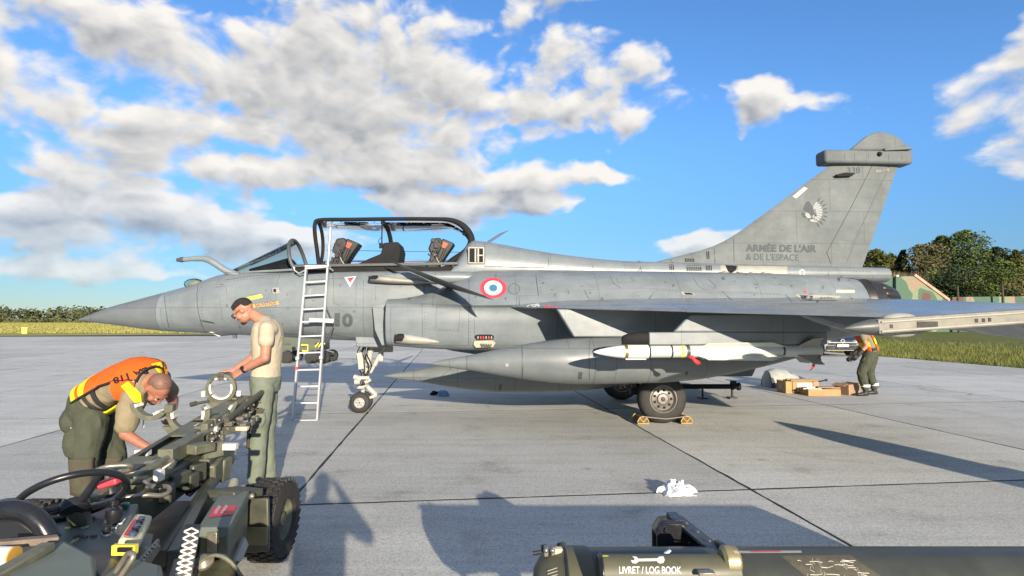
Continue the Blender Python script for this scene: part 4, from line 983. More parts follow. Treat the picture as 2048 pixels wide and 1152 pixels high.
# missile launcher under the outer pylon
for s in (-1, 1):
    a = al3(1296, 677, -3.2); b = al3(1650, 676, -3.2); mb = MB(); mb.beam((a.x, s * 3.2, a.z), (b.x, s * 3.2, b.z), .11, .165); ln = mb.build('launcher', M_JET, jet, bevel=.012)
    mb = MB(); x0 = al3(1243, 677, -3.2).x; rows = []
    for t, k in ((0, .12), (.06, .45), (.25, .75), (.6, .97), (1, 1)):
        x = x0 + (a.x - .003 - x0) * t; rows.append([(x, s * 3.2 + .055 * k * math.cos(q), a.z - .08 + .083 + .083 * (k if math.sin(q) > 0 else 1) * math.sin(q)) for q in [2 * math.pi * i / 20 for i in range(20)]])
    mb.grid(rows, True); caps(mb, rows); mb.build('launcher_fairing', M_BLACK, ln, smooth=60)

# ---- landing gear
def wheel(c, r, w, rimr, parent, rim_m, nm='wheel', holes=9):
    o = empty(nm); o.parent = parent; o.location = c
    h = w / 2; mb = MB()
    prof = [(-h * .8, rimr), (-h, rimr * 1.06), (-h, rimr * 1.25), (-h * .93, r * .88), (-h * .75, r * .965), (-h * .5, r * .995)]
    for i in range(-2, 3): prof += [(i * h * .2 - h * .05, r), (i * h * .2 - h * .04, r * .985), (i * h * .2 + h * .04, r * .985), (i * h * .2 + h * .05, r)]
    prof += [(-t, q) for t, q in reversed(prof[:6])]
    mb.lathe(prof, (0, 0, 0), (0, 1, 0), 48, False); mb.build('tyre', M_RUB, o, smooth=40)
    for s in (-1, 1):
        mb = MB(); mb.lathe([(s * h * .80, rimr * 1.05), (s * h * .92, rimr * 1.04), (s * h * .94, rimr * .96), (s * h * .80, rimr * .90), (s * h * .55, rimr * .84), (s * h * .5, rimr * .78), (s * h * .55, rimr * .55), (s * h * .62, rimr * .40), (s * h * .70, rimr * .38), (s * h * .72, .01)], (0, 0, 0), (0, 1, 0), 40, False)
        rm = mb.build('rim', rim_m, o, smooth=30)
        mb = MB()
        for k in range(holes):
            a = 2 * math.pi * k / holes; mb.lathe([(s * h * .52, rimr * .10), (s * h * .60, rimr * .10), (s * h * .602, .001)], (math.cos(a) * rimr * .64, 0, math.sin(a) * rimr * .64), (0, 1, 0), 10, False)
        tag(mb.build('rim_hole', M_BLACK, rm), kind='stuff')
        mb = MB(); mb.torus((0, s * h * .64, 0), rimr * .40, rimr * .05, (0, 1, 0), 24, 6); mb.lathe([(s * h * .72, rimr * .17), (s * h * .85, rimr * .15), (s * h * .86, .002)], (0, 0, 0), (0, 1, 0), 16, False); mb.build('hub', M_TITAN, rm)
    return o
# nose leg
xn, zn = al(720, 806, -.11); gn = empty('nose_gear'); gn.parent = jet
NR = .182
for s in (-1, 1): wheel((xn, s * .115, NR), NR, .125, .088, gn, M_GEARW, holes=6)
mb = MB(); mb.tube((xn, -.16, NR), (xn, .16, NR), .03); mb.tube((xn, 0, NR), (xn + .06, 0, .62), .036); mb.tube((xn + .05, 0, .52), (xn + .18, 0, 1.28), .058); mb.tube((xn + .05, 0, .50), (xn + .062, 0, .56), .075)
mb.build('oleo_strut', M_GEARW, gn, smooth=40)
mb = MB(); mb.tube((xn + .16, -.03, .70), (xn + .47, -.03, 1.30), .030); mb.tube((xn + .23, -.03, .83), (xn + .37, -.03, 1.10), .042); mb.box((xn + .36, -.07, .98), (.07, .06, .13)); mb.build('drag_brace', M_GEARW, gn, smooth=40, bevel=.003)
mb = MB(); mb.beam((xn + .09, -.05, .47), (xn + .27, -.03, .30), .028, .05); mb.beam((xn + .09, .05, .47), (xn + .27, .03, .30), .028, .05); mb.beam((xn + .27, -.05, .30), (xn + .03, -.06, .2), .028, .045); mb.beam((xn + .27, .05, .30), (xn + .03, .06, .2), .028, .045); mb.tube((xn + .27, -.08, .30), (xn + .27, .08, .30), .022)
mb.build('torque_link', M_GEARW, gn, bevel=.005)
mb = MB(); mb.box((xn + .0, -.10, .92), (.10, .10, .30), Quaternion((0, 1, 0), -.14)); mb.tube((xn + .02, -.11, .60), (xn - .12, -.11, .64), .045); mb.tube((xn + .0, -.13, .55), (xn - .10, -.14, .55), .05); mb.box((xn + .05, -.1, .62), (.22, .1, .06)); mb.box((xn + .13, -.09, .56), (.12, .08, .06), Quaternion((0, 1, 0), -.5)); mb.tube((xn - .06, -.11, .44), (xn + .12, -.1, .48), .018); mb.box((xn + .02, -.09, .45), (.12, .09, .05))
mb.build('steering_unit', M_GEARW, gn, bevel=.01, smooth=40)
mb = MB(); r_ = random.Random(5)
for i in range(7):
    x = xn + .10 + r_.uniform(-.08, .06); pts = [(x, -.06 - .02 * i / 3, 1.25), (x - .05 + r_.uniform(-.06, .04), -.1, 1.05), (x + r_.uniform(-.1, .06), -.11, .82), (x + r_.uniform(-.1, .02), -.1, .60), (x - .08, -.09, .45)]
    mb.path([tuple(p) for p in crom(pts, 4)], .009, 6)
mb.build('hydraulic_hose', M_BLACK, gn, smooth=60)
mb = MB()
for i in range(8): mb.tube((xn + r_.uniform(-.05, .12), -.08 - r_.random() * .05, .55 + .09 * i), (xn + r_.uniform(-.02, .15), -.12, .57 + .09 * i), .016, n=8)
tag(mb.build('hose_clamp', M_STEEL, gn), kind='stuff')
mb = MB(); mb.box((xn + .30, .30, 1.16), (.42, .02, .22)); mb.build('gear_door', M_GEARW, gn, bevel=.006)
# main legs
for s, lab in ((-1, 0), (1, 1)):
    xm, zm_ = al(1325, 800, -1.42); xm2 = xm; gm = empty('main_gear'); gm.parent = jet
    MR = .388
    wheel((xm2, s * 1.36, MR), MR, .26, .215, gm, mat('rim_steel', (.17, .16, .145), .42, .5, var=.25, scale=14))
    y = s * 1.13; mb = MB(); mb.tube((xm2, s * 1.25, MR), (xm2, y - s * .06, MR), .06); mb.tube((xm2, y, MR - .02), (xm2 - .12, s * .95, 1.35), .07); mb.build('leg_strut', M_GEARW, gm, smooth=40)
    mb = MB(); mb.tube((xm2 - .05, s * 1.05, .75), (xm2 - .75, s * .85, 1.3), .035); mb.tube((xm2 + .05, s * 1.05, .6), (xm2 - .3, s * 1.0, .5), .03); mb.box((xm2 - .36, s * 1.02, .47), (.12, .1, .12)); mb.build('side_brace', M_TITAN, gm, smooth=40)
    mb = MB()
    for i in range(4): mb.path([tuple(p) for p in crom([(xm2 - .1, s * (1.0 + .02 * i), 1.2), (xm2 - .22 - .03 * i, s * 1.06, .8), (xm2 - .3, s * 1.1, .5), (xm2 - .12, s * 1.1, .4)], 4)], .012, 6)
    mb.build('brake_hose', M_BLACK, gm)
    mb = MB(); mb.box((xm2 - .62, s * .93, 1.05), (.62, .025, .62)); mb.build('gear_door', M_JET, gm, bevel=.006)
# ================================================================== STORES HUNG ON THE JET
def jw(p): return JM @ Vector(p)
jd = (JM.to_3x3() @ Vector((1, 0, 0))).normalized()
def jroot(name, x, y, z):
    o = empty(name, jw((x, y, z)), R(3)); return o
def drop_tank(x0, z0, x1, z1, lat, rad, label):
    o = jroot('drop_tank', x0, lat, 0); L_ = x1 - x0; d = Vector((x1 - x0, 0, z1 - z0)).normalized(); ln = Vector((x1 - x0, 0, z1 - z0)).length
    prof = [(0, .004), (.012, .06), (.03, .12), (.07, .23), (.12, .36), (.2, .60), (.27, .79), (.34, .93), (.40, .985), (.46, 1), (.56, 1), (.64, .975), (.72, .88), (.80, .70), (.88, .46), (.95, .22), (1, .03)]
    pr = crom(prof, 3); mb = MB(); mb.lathe([(t * ln, max(.004, r * rad)) for t, r in pr], (0, 0, z0), d, 44); mb.build('tank_shell', M_TANK, o, smooth=60)
    for t in (.10, .245, .43, .575, .90):
        rr = float(np.interp(t, [p[0] for p in prof], [p[1] for p in prof])) * rad
        mb = MB(); mb.lathe([(t * ln - .006, rr - .002), (t * ln - .004, rr + .0022), (t * ln + .004, rr + .0022), (t * ln + .006, rr - .002)], (0, 0, z0), d, 44, False); mb.build('tank_seam', M_LINEL, o)
    for t, a, w in ((.35, -2.15, .06), (.40, -1.9, .04)):
        pass
    tag(o, label, 'drop tank', 'drop tanks under the jet'); return o
a = al(858, 727, -2.05); b = al(1596, 714, -2.05)
drop_tank(a[0], a[1], b[0], b[1], -2.05, .348, 'long grey drop tank under the near wing, behind the white missile')
c = al(767, 752, 0); drop_tank(c[0], c[1], c[0] + 5.5, c[1] + .06, 0, .33, 'lower grey drop tank under the belly centreline, its nose tip furthest forward')
drop_tank(a[0], a[1], b[0], b[1], 2.05, .348, 'far-side grey drop tank under the other wing, behind the belly tank')

def missile(lat, label):
    x0, z0 = al(1187, 704, -3.2); x1, z1 = al(1640, 701, -3.2); o = jroot('air_missile', x0, lat, 0); L_ = x1 - x0; s = L_ / 453.; q = lambda px: (px - 1187) * s
    dz = (z1 - z0) / L_; ax = Vector((1, 0, dz)).normalized(); r_ = .084
    def ringm(name, p0, p1, r0, m, n=28):
        mb = MB(); mb.lathe([(q(p0), r0), (q(p1), r0)], (0, 0, z0), ax, n, True); return mb.build(name, m, o, smooth=40)
    mb = MB(); mb.lathe([(0, .003), (q(1192), .020), (q(1200), .036), (q(1215), .057), (q(1232), .074), (q(1247), r_)], (0, 0, z0), ax, 28); mb.build('seeker_nose', M_WHITE, o, smooth=60)
    ringm('brass_ring', 1247, 1253, r_ + .002, mat('brass', (.45, .36, .12), .3, .8, var=.2))
    ringm('seeker_body', 1253, 1294, r_ + .006, M_WHITE); ringm('dark_ring', 1294, 1297, r_ + .002, M_BLACK)
    ringm('missile_body', 1297, 1640, r_ - .004, mat('missile_white', (.50, .51, .48), .4, var=.06))
    ringm('yellow_band', 1358, 1363, r_ - .0025, M_YEL); ringm('brown_band', 1368, 1375, r_ - .002, M_MARK)
    ringm('dark_mark', 1338, 1341, r_ - .0028, M_BLACK); ringm('tail_ring', 1560, 1564, r_ - .002, M_MARK)
    mstr = mat('strake_white', (.50, .53, .48), .42, var=.05)
    for k in range(4):
        a = math.pi / 4 + k * math.pi / 2; n = Vector((0, math.cos(a), math.sin(a))); t = Vector((0, -math.sin(a), math.cos(a))) * .012
        b0 = Vector((0, 0, z0)); pt = lambda px, h: b0 + Vector((q(px), 0, dz * q(px))) + n * h - t / 2
        mb = MB(); mb.prism([pt(1385, .07), pt(1402, .115), pt(1408, .15), pt(1535, .165), pt(1572, .07)], t); mb.build('strake', mstr, o, bevel=.003)
        mb = MB(); mb.prism([pt(1586, .07), pt(1612, .23), pt(1634, .25), pt(1630, .19), pt(1636, .07)], t); mb.build('tail_fin', M_GREYL, o, bevel=.003)
    mb = MB(); mb.lathe([(q(1640), .07), (q(1643), .068), (q(1641), .05), (q(1630), .04)], (0, 0, z0), ax, 24, False); mb.build('exhaust', M_BLACK, o)
    mb = MB(); mb.box((q(1270), 0, z0 - .092), (.27, .02, .02)); mb.build('wiring_duct', M_WHITE, o, bevel=.004)
    # red streamers
    for px, py, l, sgn in ((1372, 0, .11, 1), (1632, 0, .19, -1)):
        b0 = Vector((q(px), -.07, z0 - .06)); rows = []
        for i in range(7):
            t = i / 6; p = b0 + Vector((sgn * .14 * t - (sgn < 0) * .03 * math.sin(t * 5), -.03 * math.sin(t * 4), -l * t)); hw = .04 * (1 - .55 * abs(math.sin(t * 4.2))) ; rows.append([p + Vector((-hw, .02 * math.sin(t * 6), 0)), p + Vector((hw, -.02 * math.cos(t * 5), .02))])
        mb = MB(); mb.grid(rows); mb.build('warning_streamer', mat('streamer_red', (.62, .03, .035), .7, var=.2, scale=25), o, solid=.003)
    tag(o, label, 'missile', 'missiles under the wings'); return o
missile(-3.2, 'white air-to-air missile with brass ring and red streamers under the near wing')
missile(3.2, 'white air-to-air missile hanging under the far wing, hidden by the jet')

# wheel chocks of bent yellow frame with a strap between them
def chock(x, y, label):
    o = jroot('wheel_chock', x, y, 0.0); w = .34
    out = [(-.085, 0), (.085, 0), (.088, .035), (.05, .098), (.0, .112), (-.05, .098), (-.088, .035)]
    for s in (-1, 1):
        mb = MB(); mb.path([(a, s * w / 2, b + .016) for a, b in out], .009, 6, closed=True); mb.tube((-.055, s * w / 2, .10), (.0, s * w / 2, .04), .008, n=6); mb.tube((.055, s * w / 2, .10), (.0, s * w / 2, .04), .008, n=6); mb.tube((0, s * w / 2, .04), (0, s * w / 2, .016), .008, n=6)
        mb.build('end_frame', mat('chock_yellow', (.46, .28, .06), .5, var=.2, scale=30), o)
    mb = MB(); mb.prism([(a * .93, -w / 2 + .01, b * .93 + .017) for a, b in out], (0, w - .02, 0)); mb.build('chock_block', mat('chock_wood', (.10, .075, .05), .8, var=.3, scale=12), o, bevel=.004)
    tag(o, label, 'wheel chock', 'chocks at the main wheel')
xm = al(1325, 800, -1.42)[0]
xca = al(1286, 843, -1.52)[0]; xcb = al(1373, 844, -1.52)[0]
chock(xca, -1.36, 'yellow-edged wheel chock in front of the near main wheel'); chock(xcb, -1.36, 'yellow-edged wheel chock behind the near main wheel')
mb = MB(); pts = [(xca + .02, -1.54, .125), (xca + .25, -1.545, .10), (xm, -1.545, .09), (xcb - .25, -1.545, .098), (xcb - .02, -1.54, .125)]
mb.path([jw(p) for p in crom(pts, 5)], .010, 8)
tag(mb.build('chock_strap', mat('strap_grey', (.18, .17, .15), .7), smooth=60), 'grey strap slung between the two yellow-edged wheel chocks', 'strap')
# tow bar lying behind the main wheel
a = ground(1362, 795) ; a = at(1345, 774, 12.2); b = at(1462, 773, 12.2); tb = empty('tow_bar', (a.x, a.y, 0))
o_ = Vector((a.x, a.y, 0)); mb = MB(); mb.tube(a - o_ - Vector((1.0, -.1, 0)), b - o_, .052); mb.build('tube', M_BLACK, tb, smooth=40)
mb = MB(); mb.lathe([(0, .07), (.05, .075), (.06, .055), (.12, .055), (.13, .08), (.19, .08)], b - o_, (1, 0, 0), 18); mb.box(b - o_ + Vector((.05, 0, .07)), (.10, .12, .09)); mb.build('coupling_head', M_BLACK, tb, bevel=.006)
for dx in (-.6, .02):
    mb = MB(); p = b - o_ + Vector((dx, 0, 0)); mb.tube(p, (p.x, p.y, .02), .022); mb.box((p.x, p.y, .02), (.16, .2, .03)); mb.build('support_leg', M_TITAN, tb)
tag(tb, 'black tow bar with coupling head lying behind the near main wheel', 'tow bar')

# ================================================================== LADDER
def ladder():
    o = empty('ladder', ground(608, 842)); base = o.location.copy()
    bl, br = ground(585, 841), ground(632, 842); tl, tr = at(613, 534, 9.68), at(656, 531, 9.70)
    br = Vector((br.x, bl.y + .02, 0)); te = at(661, 455, 9.80)
    malu = mat('aluminium', (.46, .47, .48), .42, .5, var=.08, scale=8)
    mrung = mat('aluminium_rung', (.55, .56, .57), .38, .4, var=.05)
    for p, q, e in ((bl, tl, None), (br, tr, te)):
        mb = MB(); mb.beam(p - base, q - base, .032, .07, (0, -1, .1)); mb.build('stile', malu, o, bevel=.004)
        if e is not None: mb = MB(); mb.tube(q - base, e - base, .021); mb.build('hand_rail', malu, o, smooth=50)
    ys = [841, 806, 773, 740, 706, 673, 644, 619, 592, 565, 537]
    for i, y in enumerate(ys):
        t = (bl.z - 0 + i) / (len(ys) - 1) if True else 0
        k = min(1, max(0, (841 - y) / (841 - 534)))
        # perspective-true position along the stile: solve by height on the image of the left stile
        lo, hi = 0., 1.
        for _ in range(30):
            m_ = (lo + hi) / 2; p = bl.lerp(tl, m_); d = p - Vector((0, 0, CAMZ)); yv = 576 - F * ((d.z * math.cos(PITCH) - d.y * math.sin(PITCH)) / (d.y * math.cos(PITCH) + d.z * math.sin(PITCH)))
            if yv > y: lo = m_
            else: hi = m_
        a = bl.lerp(tl, lo) - base; b = br.lerp(tr, lo) - base; mb = MB(); mb.beam(a, b, .05, .026, (0, 0, 1)); mb.build('rung', mrung, o, bevel=.003)
    a = bl.lerp(tl, .40) - base; b = br.lerp(tr, .40) - base
    for p in (a, b): mb = MB(); mb.box(p + Vector((0, -.03, 0)), (.055, .06, .055)); mb.build('joint_clamp', mrung, o, bevel=.008)
    p = bl.lerp(tl, .335) - base; mb = MB(); mb.box(p, (.042, .08, .045)); mb.build('red_marker', M_RED, o)
    # stand-off frame resting on the fuselage side
    p = at(618, 640, 9.66) - base; q = at(668, 642, 9.68) - base; mb = MB(); mb.beam(p, q, .05, .075, (0, 0, 1)); mb.build('stand_off_pad', mrung, o, bevel=.01)
    for sx_, (p0, p1) in enumerate((((650, 690), (668, 650)), ((648, 604), (664, 640)))):
        mb = MB(); mb.tube(at(*p0, 9.66) - base, at(*p1, 9.70) - base, .010, n=8); mb.build('strut', M_TITAN, o)
    mb = MB(); pts = [at(588, 534, 9.80) - base, at(589, 541, 9.80) - base, at(598, 547, 9.75) - base, at(611, 540, 9.69) - base]; mb.path(pts, .013, 8); mb.build('hook', mrung, o, smooth=50)
    mb = MB(); mb.box((tl + tr) / 2 - base + Vector((0, .03, .0)), (.40, .14, .03)); mb.build('top_step', mrung, o, bevel=.004)
    mb = MB(); mb.tube(at(656, 534, 9.72) - base, at(666, 541, 9.86) - base, .012, n=8); mb.build('hook', mrung, o)
    tag(o, 'aluminium boarding ladder leaning on the cockpit side of the jet', 'ladder')
ladder()
# ================================================================== MARKINGS AND SEAMS, LAID ON THE SURFACES
def world_bvh(objs):
    vs = []; fs = []
    dg = bpy.context.evaluated_depsgraph_get()
    for o in objs:
        e = o.evaluated_get(dg); me = e.to_mesh(); M = o.matrix_world; k = len(vs)
        vs += [M @ v.co for v in me.vertices]; fs += [tuple(i + k for i in p.vertices) for p in me.polygons]; e.to_mesh_clear()
    return BVHTree.FromPolygons(vs, fs)
bpy.context.view_layer.update()
BV = world_bvh([radome, fus, body, spine, fin, wings[0], pod])
CAMP = Vector((0, 0, CAMZ))
def hit(px, py, off=.004, bv=None):
    d = ray(px, py).normalized(); h = (bv or BV).ray_cast(CAMP, d)
    if h[0] is None: return None
    n = h[1]
    if n.dot(d) > 0: n = -n
    return h[0] + n * off
def decal(name, polys, m, parent=None, off=.004, mx=7., bv=None, inv=None):
    """polys: list of outlines in photo pixels, laid on the surface behind them"""
    parent = parent or jet; inv = inv or JI
    bm = bmesh.new()
    for poly in polys:
        vs = [bm.verts.new((p[0], p[1], 0)) for p in poly]
        try: bm.faces.new(vs)
        except ValueError: pass
    bmesh.ops.triangulate(bm, faces=bm.faces)
    for _ in range(5):
        es = [e for e in bm.edges if e.calc_length() > mx]
        if not es: break
        bmesh.ops.subdivide_edges(bm, edges=es, cuts=1); bmesh.ops.triangulate(bm, faces=[f for f in bm.faces if len(f.verts) > 3])
    return _lay(bm, name, m, parent, off, bv, inv)
def _lay(bm, name, m, parent, off, bv, inv):
    dead = []
    for v in bm.verts:
        h = hit(v.co.x, v.co.y, off, bv)
        if h is None: dead.append(v)
        else: v.co = inv @ h
    if dead: bmesh.ops.delete(bm, geom=dead, context='VERTS')
    me = bpy.data.meshes.new(name); bm.to_mesh(me); bm.free()
    return link(name, me, m, parent, smooth=60)
def line(name, pts, w=.012, m=None, parent=None, step=6., bv=None, inv=None, off=.002):
    """a seam: a thin strip following the surface behind a photo polyline"""
    inv = inv or JI; P = []
    for (x0, y0), (x1, y1) in zip(pts[:-1], pts[1:]):
        n = max(1, int(math.hypot(x1 - x0, y1 - y0) / step))
        for k in range(n): P.append((x0 + (x1 - x0) * k / n, y0 + (y1 - y0) * k / n))
    P.append(pts[-1]); H = []
    for p in P:
        h = hit(p[0], p[1], off, bv)
        if h is not None: H.append(inv @ h)
    if len(H) < 2: return None
    vd = inv.to_3x3() @ (CAMP - (inv.inverted() @ H[0])).normalized(); rows = []
    for i, p in enumerate(H):
        t = (H[min(i + 1, len(H) - 1)] - H[max(i - 1, 0)]).normalized(); s = t.cross(vd).normalized() * w / 2; rows.append([p - s, p + s])
    mb = MB(); mb.grid(rows); o = mb.build(name, m or M_LINE, parent or jet, smooth=0, fix=False); return o
def text_decal(name, s, p0, p1, h, m, bold=0., parent=None, bv=None, inv=None, off=.004, mx=6.):
    """text between baseline pixel points p0 -> p1, cap height h pixels"""
    cu = bpy.data.curves.new(name, 'FONT'); cu.body = s; cu.offset = bold; cu.resolution_u = 3
    ob = bpy.data.objects.new(name, cu); COL.objects.link(ob); bpy.context.view_layer.update()
    me = ob.to_mesh(); bm = bmesh.new(); bm.from_mesh(me); ob.to_mesh_clear(); bpy.data.objects.remove(ob); bpy.data.curves.remove(cu)
    xs = [v.co.x for v in bm.verts]; x0, x1 = min(xs), max(xs); cap = .70
    d = Vector((p1[0] - p0[0], p1[1] - p0[1])); up = Vector((d.y, -d.x)).normalized()
    for v in bm.verts:
        t = (v.co.x - x0) / (x1 - x0); q = Vector(p0) + d * t + up * (v.co.y / cap * h); v.co = (q.x, q.y, 0)
    bmesh.ops.triangulate(bm, faces=bm.faces)
    for _ in range(3):
        es = [e for e in bm.edges if e.calc_length() > mx]
        if es: bmesh.ops.subdivide_edges(bm, edges=es, cuts=1); bmesh.ops.triangulate(bm, faces=[f for f in bm.faces if len(f.verts) > 3])
    return _lay(bm, name, m, parent or jet, off, bv, inv or JI)
def ell(cx, cy, rx, ry, n=36, a0=0.): return [(cx + rx * math.cos(2 * math.pi * k / n + a0), cy + ry * math.sin(2 * math.pi * k / n + a0)) for k in range(n)]
def ring(cx, cy, rx, ry, qx, qy, n=36):
    o = ell(cx, cy, rx, ry, n); i = ell(cx, cy, qx, qy, n)
    return [[o[k], o[(k + 1) % n], i[(k + 1) % n], i[k]] for k in range(n)]
# seams
for pts, w in (([(329, 588), (331, 610), (335, 640), (340, 661)], .014), ([(397, 569), (394, 590), (397, 625), (404, 650), (412, 664)], .014),
               ([(452, 560), (500, 553), (590, 545)], .012), ([(560, 667), (620, 667), (680, 669), (708, 674)], .014), ([(667, 548), (667, 605), (680, 612)], .008), ([(727, 560), (726, 645), (730, 672)], .008),
               ([(752, 570), (751, 600)], .008), ([(848, 556), (848, 600)], .012), ([(844, 606), (845, 688)], .008), ([(873, 606), (872, 660), (917, 662), (921, 608)], .007), ([(938, 560), (938, 606), (937, 690)], .008),
               ([(969, 488), (970, 533), (1098, 536), (1096, 508)], .012), ([(1183, 520), (1186, 541)], .010), ([(1279, 527), (1283, 543)], .010), ([(1071, 546), (1074, 570), (1077, 591)], .010),
               ([(1039, 611), (1038, 592), (1077, 591), (1130, 583), (1170, 580), (1220, 578), (1300, 577)], .008), ([(1168, 580), (1177, 597), (1240, 596), (1290, 596)], .009), ([(1217, 546), (1226, 566), (1242, 577)], .009), ([(1076, 541), (1215, 552)], .008),
               ([(1386, 556), (1398, 574), (1408, 579), (1432, 579)], .009), ([(1416, 558), (1431, 572), (1428, 578)], .008), ([(1300, 577), (1420, 582), (1560, 588)], .009), ([(1444, 583), (1464, 601)], .009), ([(1300, 598), (1307, 583)], .007), ([(1570, 588), (1584, 604)], .008),
               ([(1744, 331), (1700, 418), (1653, 505), (1661, 527)], .014), ([(1779, 330), (1714, 470), (1692, 528)], .007), ([(1681, 329), (1600, 393), (1500, 468), (1474, 488)], .009), ([(1467, 474), (1468, 526)], .010), ([(1428, 496), (1430, 527)], .010), ([(1341, 519), (1346, 527)], .008),
               ([(1240, 531), (1440, 531), (1500, 531)], .008), ([(1655, 534), (1657, 556)], .010), ([(440, 595), (445, 640)], .006), ([(430, 575), (452, 572), (455, 600)], .006), ([(620, 560), (700, 556)], .006), ([(540, 620), (560, 666)], .006),
               ([(690, 300), (691, 327)], .006), ([(1689, 300), (1690, 326)], .006), ([(1708, 300), (1709, 326)], .006), ([(1737, 300), (1738, 326)], .006), ([(1776, 300), (1777, 326)], .006), ([(1803, 300), (1804, 326)], .006)):
    line('panel_seam', pts, w, M_LINE if w > .0095 else M_LINEL)
for c in (ring(1028, 578, 11.5, 11, 10.6, 10.1), ring(1604, 545, 5.5, 6, 4.2, 4.6)):
    decal('ring_mark', c, M_LINEL if c[0][0][0] < 1300 else M_WHITE)
rr = [(1232, 557), (1262, 557), (1267, 561), (1262, 565), (1236, 565)]; line('panel_seam', rr + rr[:1], .008, M_LINEL)
# roundel, triangle, figures, plates
decal('roundel_red', ring(986.5, 576, 26.3, 20.3, 18.2, 14.8), M_RED); decal('roundel_white', ring(986.5, 576.3, 18.2, 14.8, 8.3, 7.2), M_WHITE); decal('roundel_blue', [ell(986.5, 576.3, 8.3, 7.2)], M_BLUE)
decal('triangle_border', [[(689, 555), (712.5, 552.6), (700, 574.5)]], M_WHITE); decal('triangle_field', [[(694, 556.5), (709, 554.6), (700.6, 565.5)]], M_RED, off=.007)
M_FIG = mat('figure_grey', (.075, .085, .09), .5, var=.2, scale=20)
text_decal('figure', '1', (669, 651), (680, 651), 24, M_FIG, .05); text_decal('figure', '0', (684, 652), (706, 652), 24, M_FIG, .05)
decal('yellow_strip', [[(492, 595), (523, 588), (526, 595), (500, 601)]], mat('formation_yellow', (.55, .56, .08), .45, var=.05))
decal('rescue_plate', [[(500, 609.5), (555, 602), (559, 608.5), (506, 616)]], mat('rescue_orange', (.50, .29, .10), .5, var=.1))
text_decal('rescue_lettering', 'SAUVETAGE', (511, 614), (553, 608), 6.2, M_FIG, .02, off=.007)
decal('cream_strip', [[(1673, 580), (1708, 580), (1710, 583), (1708, 586), (1673, 586), (1671, 583)]], M_CREAM)
decal('cream_strip', [[(1585, 393), (1608, 374), (1615, 377), (1592, 397)]], M_CREAM)
M_FINTXT = mat('fin_lettering', (.082, .094, .10), .75, var=.12, scale=20, spec=.1)
text_decal('fin_lettering', "ARM\u00c9E DE L'AIR", (1491, 502), (1633, 504), 13.2, M_FINTXT, .045, fin); text_decal('fin_lettering', "& DE L'ESPACE", (1492, 519.5), (1597, 521.5), 12.6, M_FINTXT, .004, fin)
text_decal('serial_number', '338', (1694, 346.5), (1720, 346.5), 12, M_FINTXT, .008, fin); text_decal('small_lettering', 'BA-118', (1753, 345), (1778, 342), 5.5, M_GREYL, 0, fin)
# feathered crest on the fin
wf = []; dfe = []; r_ = random.Random(9)
for k in range(9):
    a = -1.0 + k * .26; c = Vector((1622, 424)); d = Vector((math.cos(a), math.sin(a))); n = Vector((-d.y, d.x))
    i0 = c + d * 6 + Vector((0, -2 + k * .6)); i1 = c + d * 21; o1 = c + d * 30; o2 = c + d * 35
    wf.append([tuple(i0 - n * 1.0), tuple(i1 - n * 2.3), tuple(c + d * 24), tuple(i1 + n * 2.0), tuple(i0 + n * 1.0)])
    dfe.append([tuple(c + d * 24.5 - n * .8), tuple(o1 - n * 1.7), tuple(o2), tuple(o1 + n * 1.4), tuple(c + d * 24.5 + n * .8)])
decal('crest_feathers', wf, mat('crest_white', (.22, .24, .24), .5, var=.06), fin, mx=5); decal('crest_tips', dfe, M_FINTXT, fin, mx=5)
decal('crest_head', [[(1606, 418), (1612, 404), (1618, 402), (1622, 410), (1630, 418), (1634, 432), (1626, 434), (1620, 426), (1612, 424)], [(1604, 424), (1610, 427), (1612, 436), (1606, 434), (1603, 429)], [(1614, 436), (1624, 434), (1634, 440), (1628, 443), (1618, 441)]], M_FINTXT, fin, mx=5)
decal('crest_face', [[(1611, 424), (1618, 428), (1622, 436), (1615, 437), (1610, 431)], [(1618, 440), (1626, 438), (1632, 444), (1622, 444)]], mat('crest_white2', (.23, .24, .235), .5), fin, off=.007, mx=5)
# louvres and small openings
for (x0, y0, x1, y1, n) in ((1338, 529, 1348, 540, 3), (1372, 530, 1403, 542, 8), (1411, 531, 1424, 541, 4), (1369, 517, 1389, 524, 6), (1412, 503, 1419, 518, 2)):
    for k in range(n):
        w = (x1 - x0) / n; xx = x0 + w * k; decal('louvre', [[(xx + w * .15, y0), (xx + w * .7, y0), (xx + w * .95, y1), (xx + w * .4, y1)]], M_BLACK)
decal('dorsal_scoop_mouth', [[(1450, 530), (1474, 532), (1472, 540), (1464, 546), (1456, 543)]], M_BLACK); decal('dorsal_plate', [[(1476, 532), (1574, 533), (1574, 548), (1476, 547)]], M_GREYL); decal('dorsal_scoop_lip', [[(1441, 530), (1450, 530), (1456, 544), (1464, 547), (1440, 548)]], M_GREYL)
decal('vent_slot', [[(1361, 584), (1384, 585), (1391, 591), (1366, 590)]], M_GREYL); decal('vent_slot', [[(1367, 585.5), (1382, 586), (1387, 590), (1371, 589.5)]], M_BLACK, off=.007)
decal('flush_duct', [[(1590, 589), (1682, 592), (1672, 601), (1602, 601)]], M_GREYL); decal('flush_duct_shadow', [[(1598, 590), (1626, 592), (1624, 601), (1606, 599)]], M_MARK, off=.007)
decal('sensor_plate', [[(545, 576), (556, 575), (559, 578), (559, 586), (547, 587), (545, 584)]], M_GREYL); decal('sensor_hole', [[(547, 578), (552.5, 578), (552.5, 584.5), (547, 584.5)]], M_BLACK, off=.007)
decal('slat_cover', [[(1085, 617), (1090, 612), (1102, 611), (1113, 613.5), (1117, 618)]], M_RED); decal('slat_patch', [[(1047, 616), (1060, 610), (1077, 607), (1080, 612), (1074, 617)]], M_WHITE)
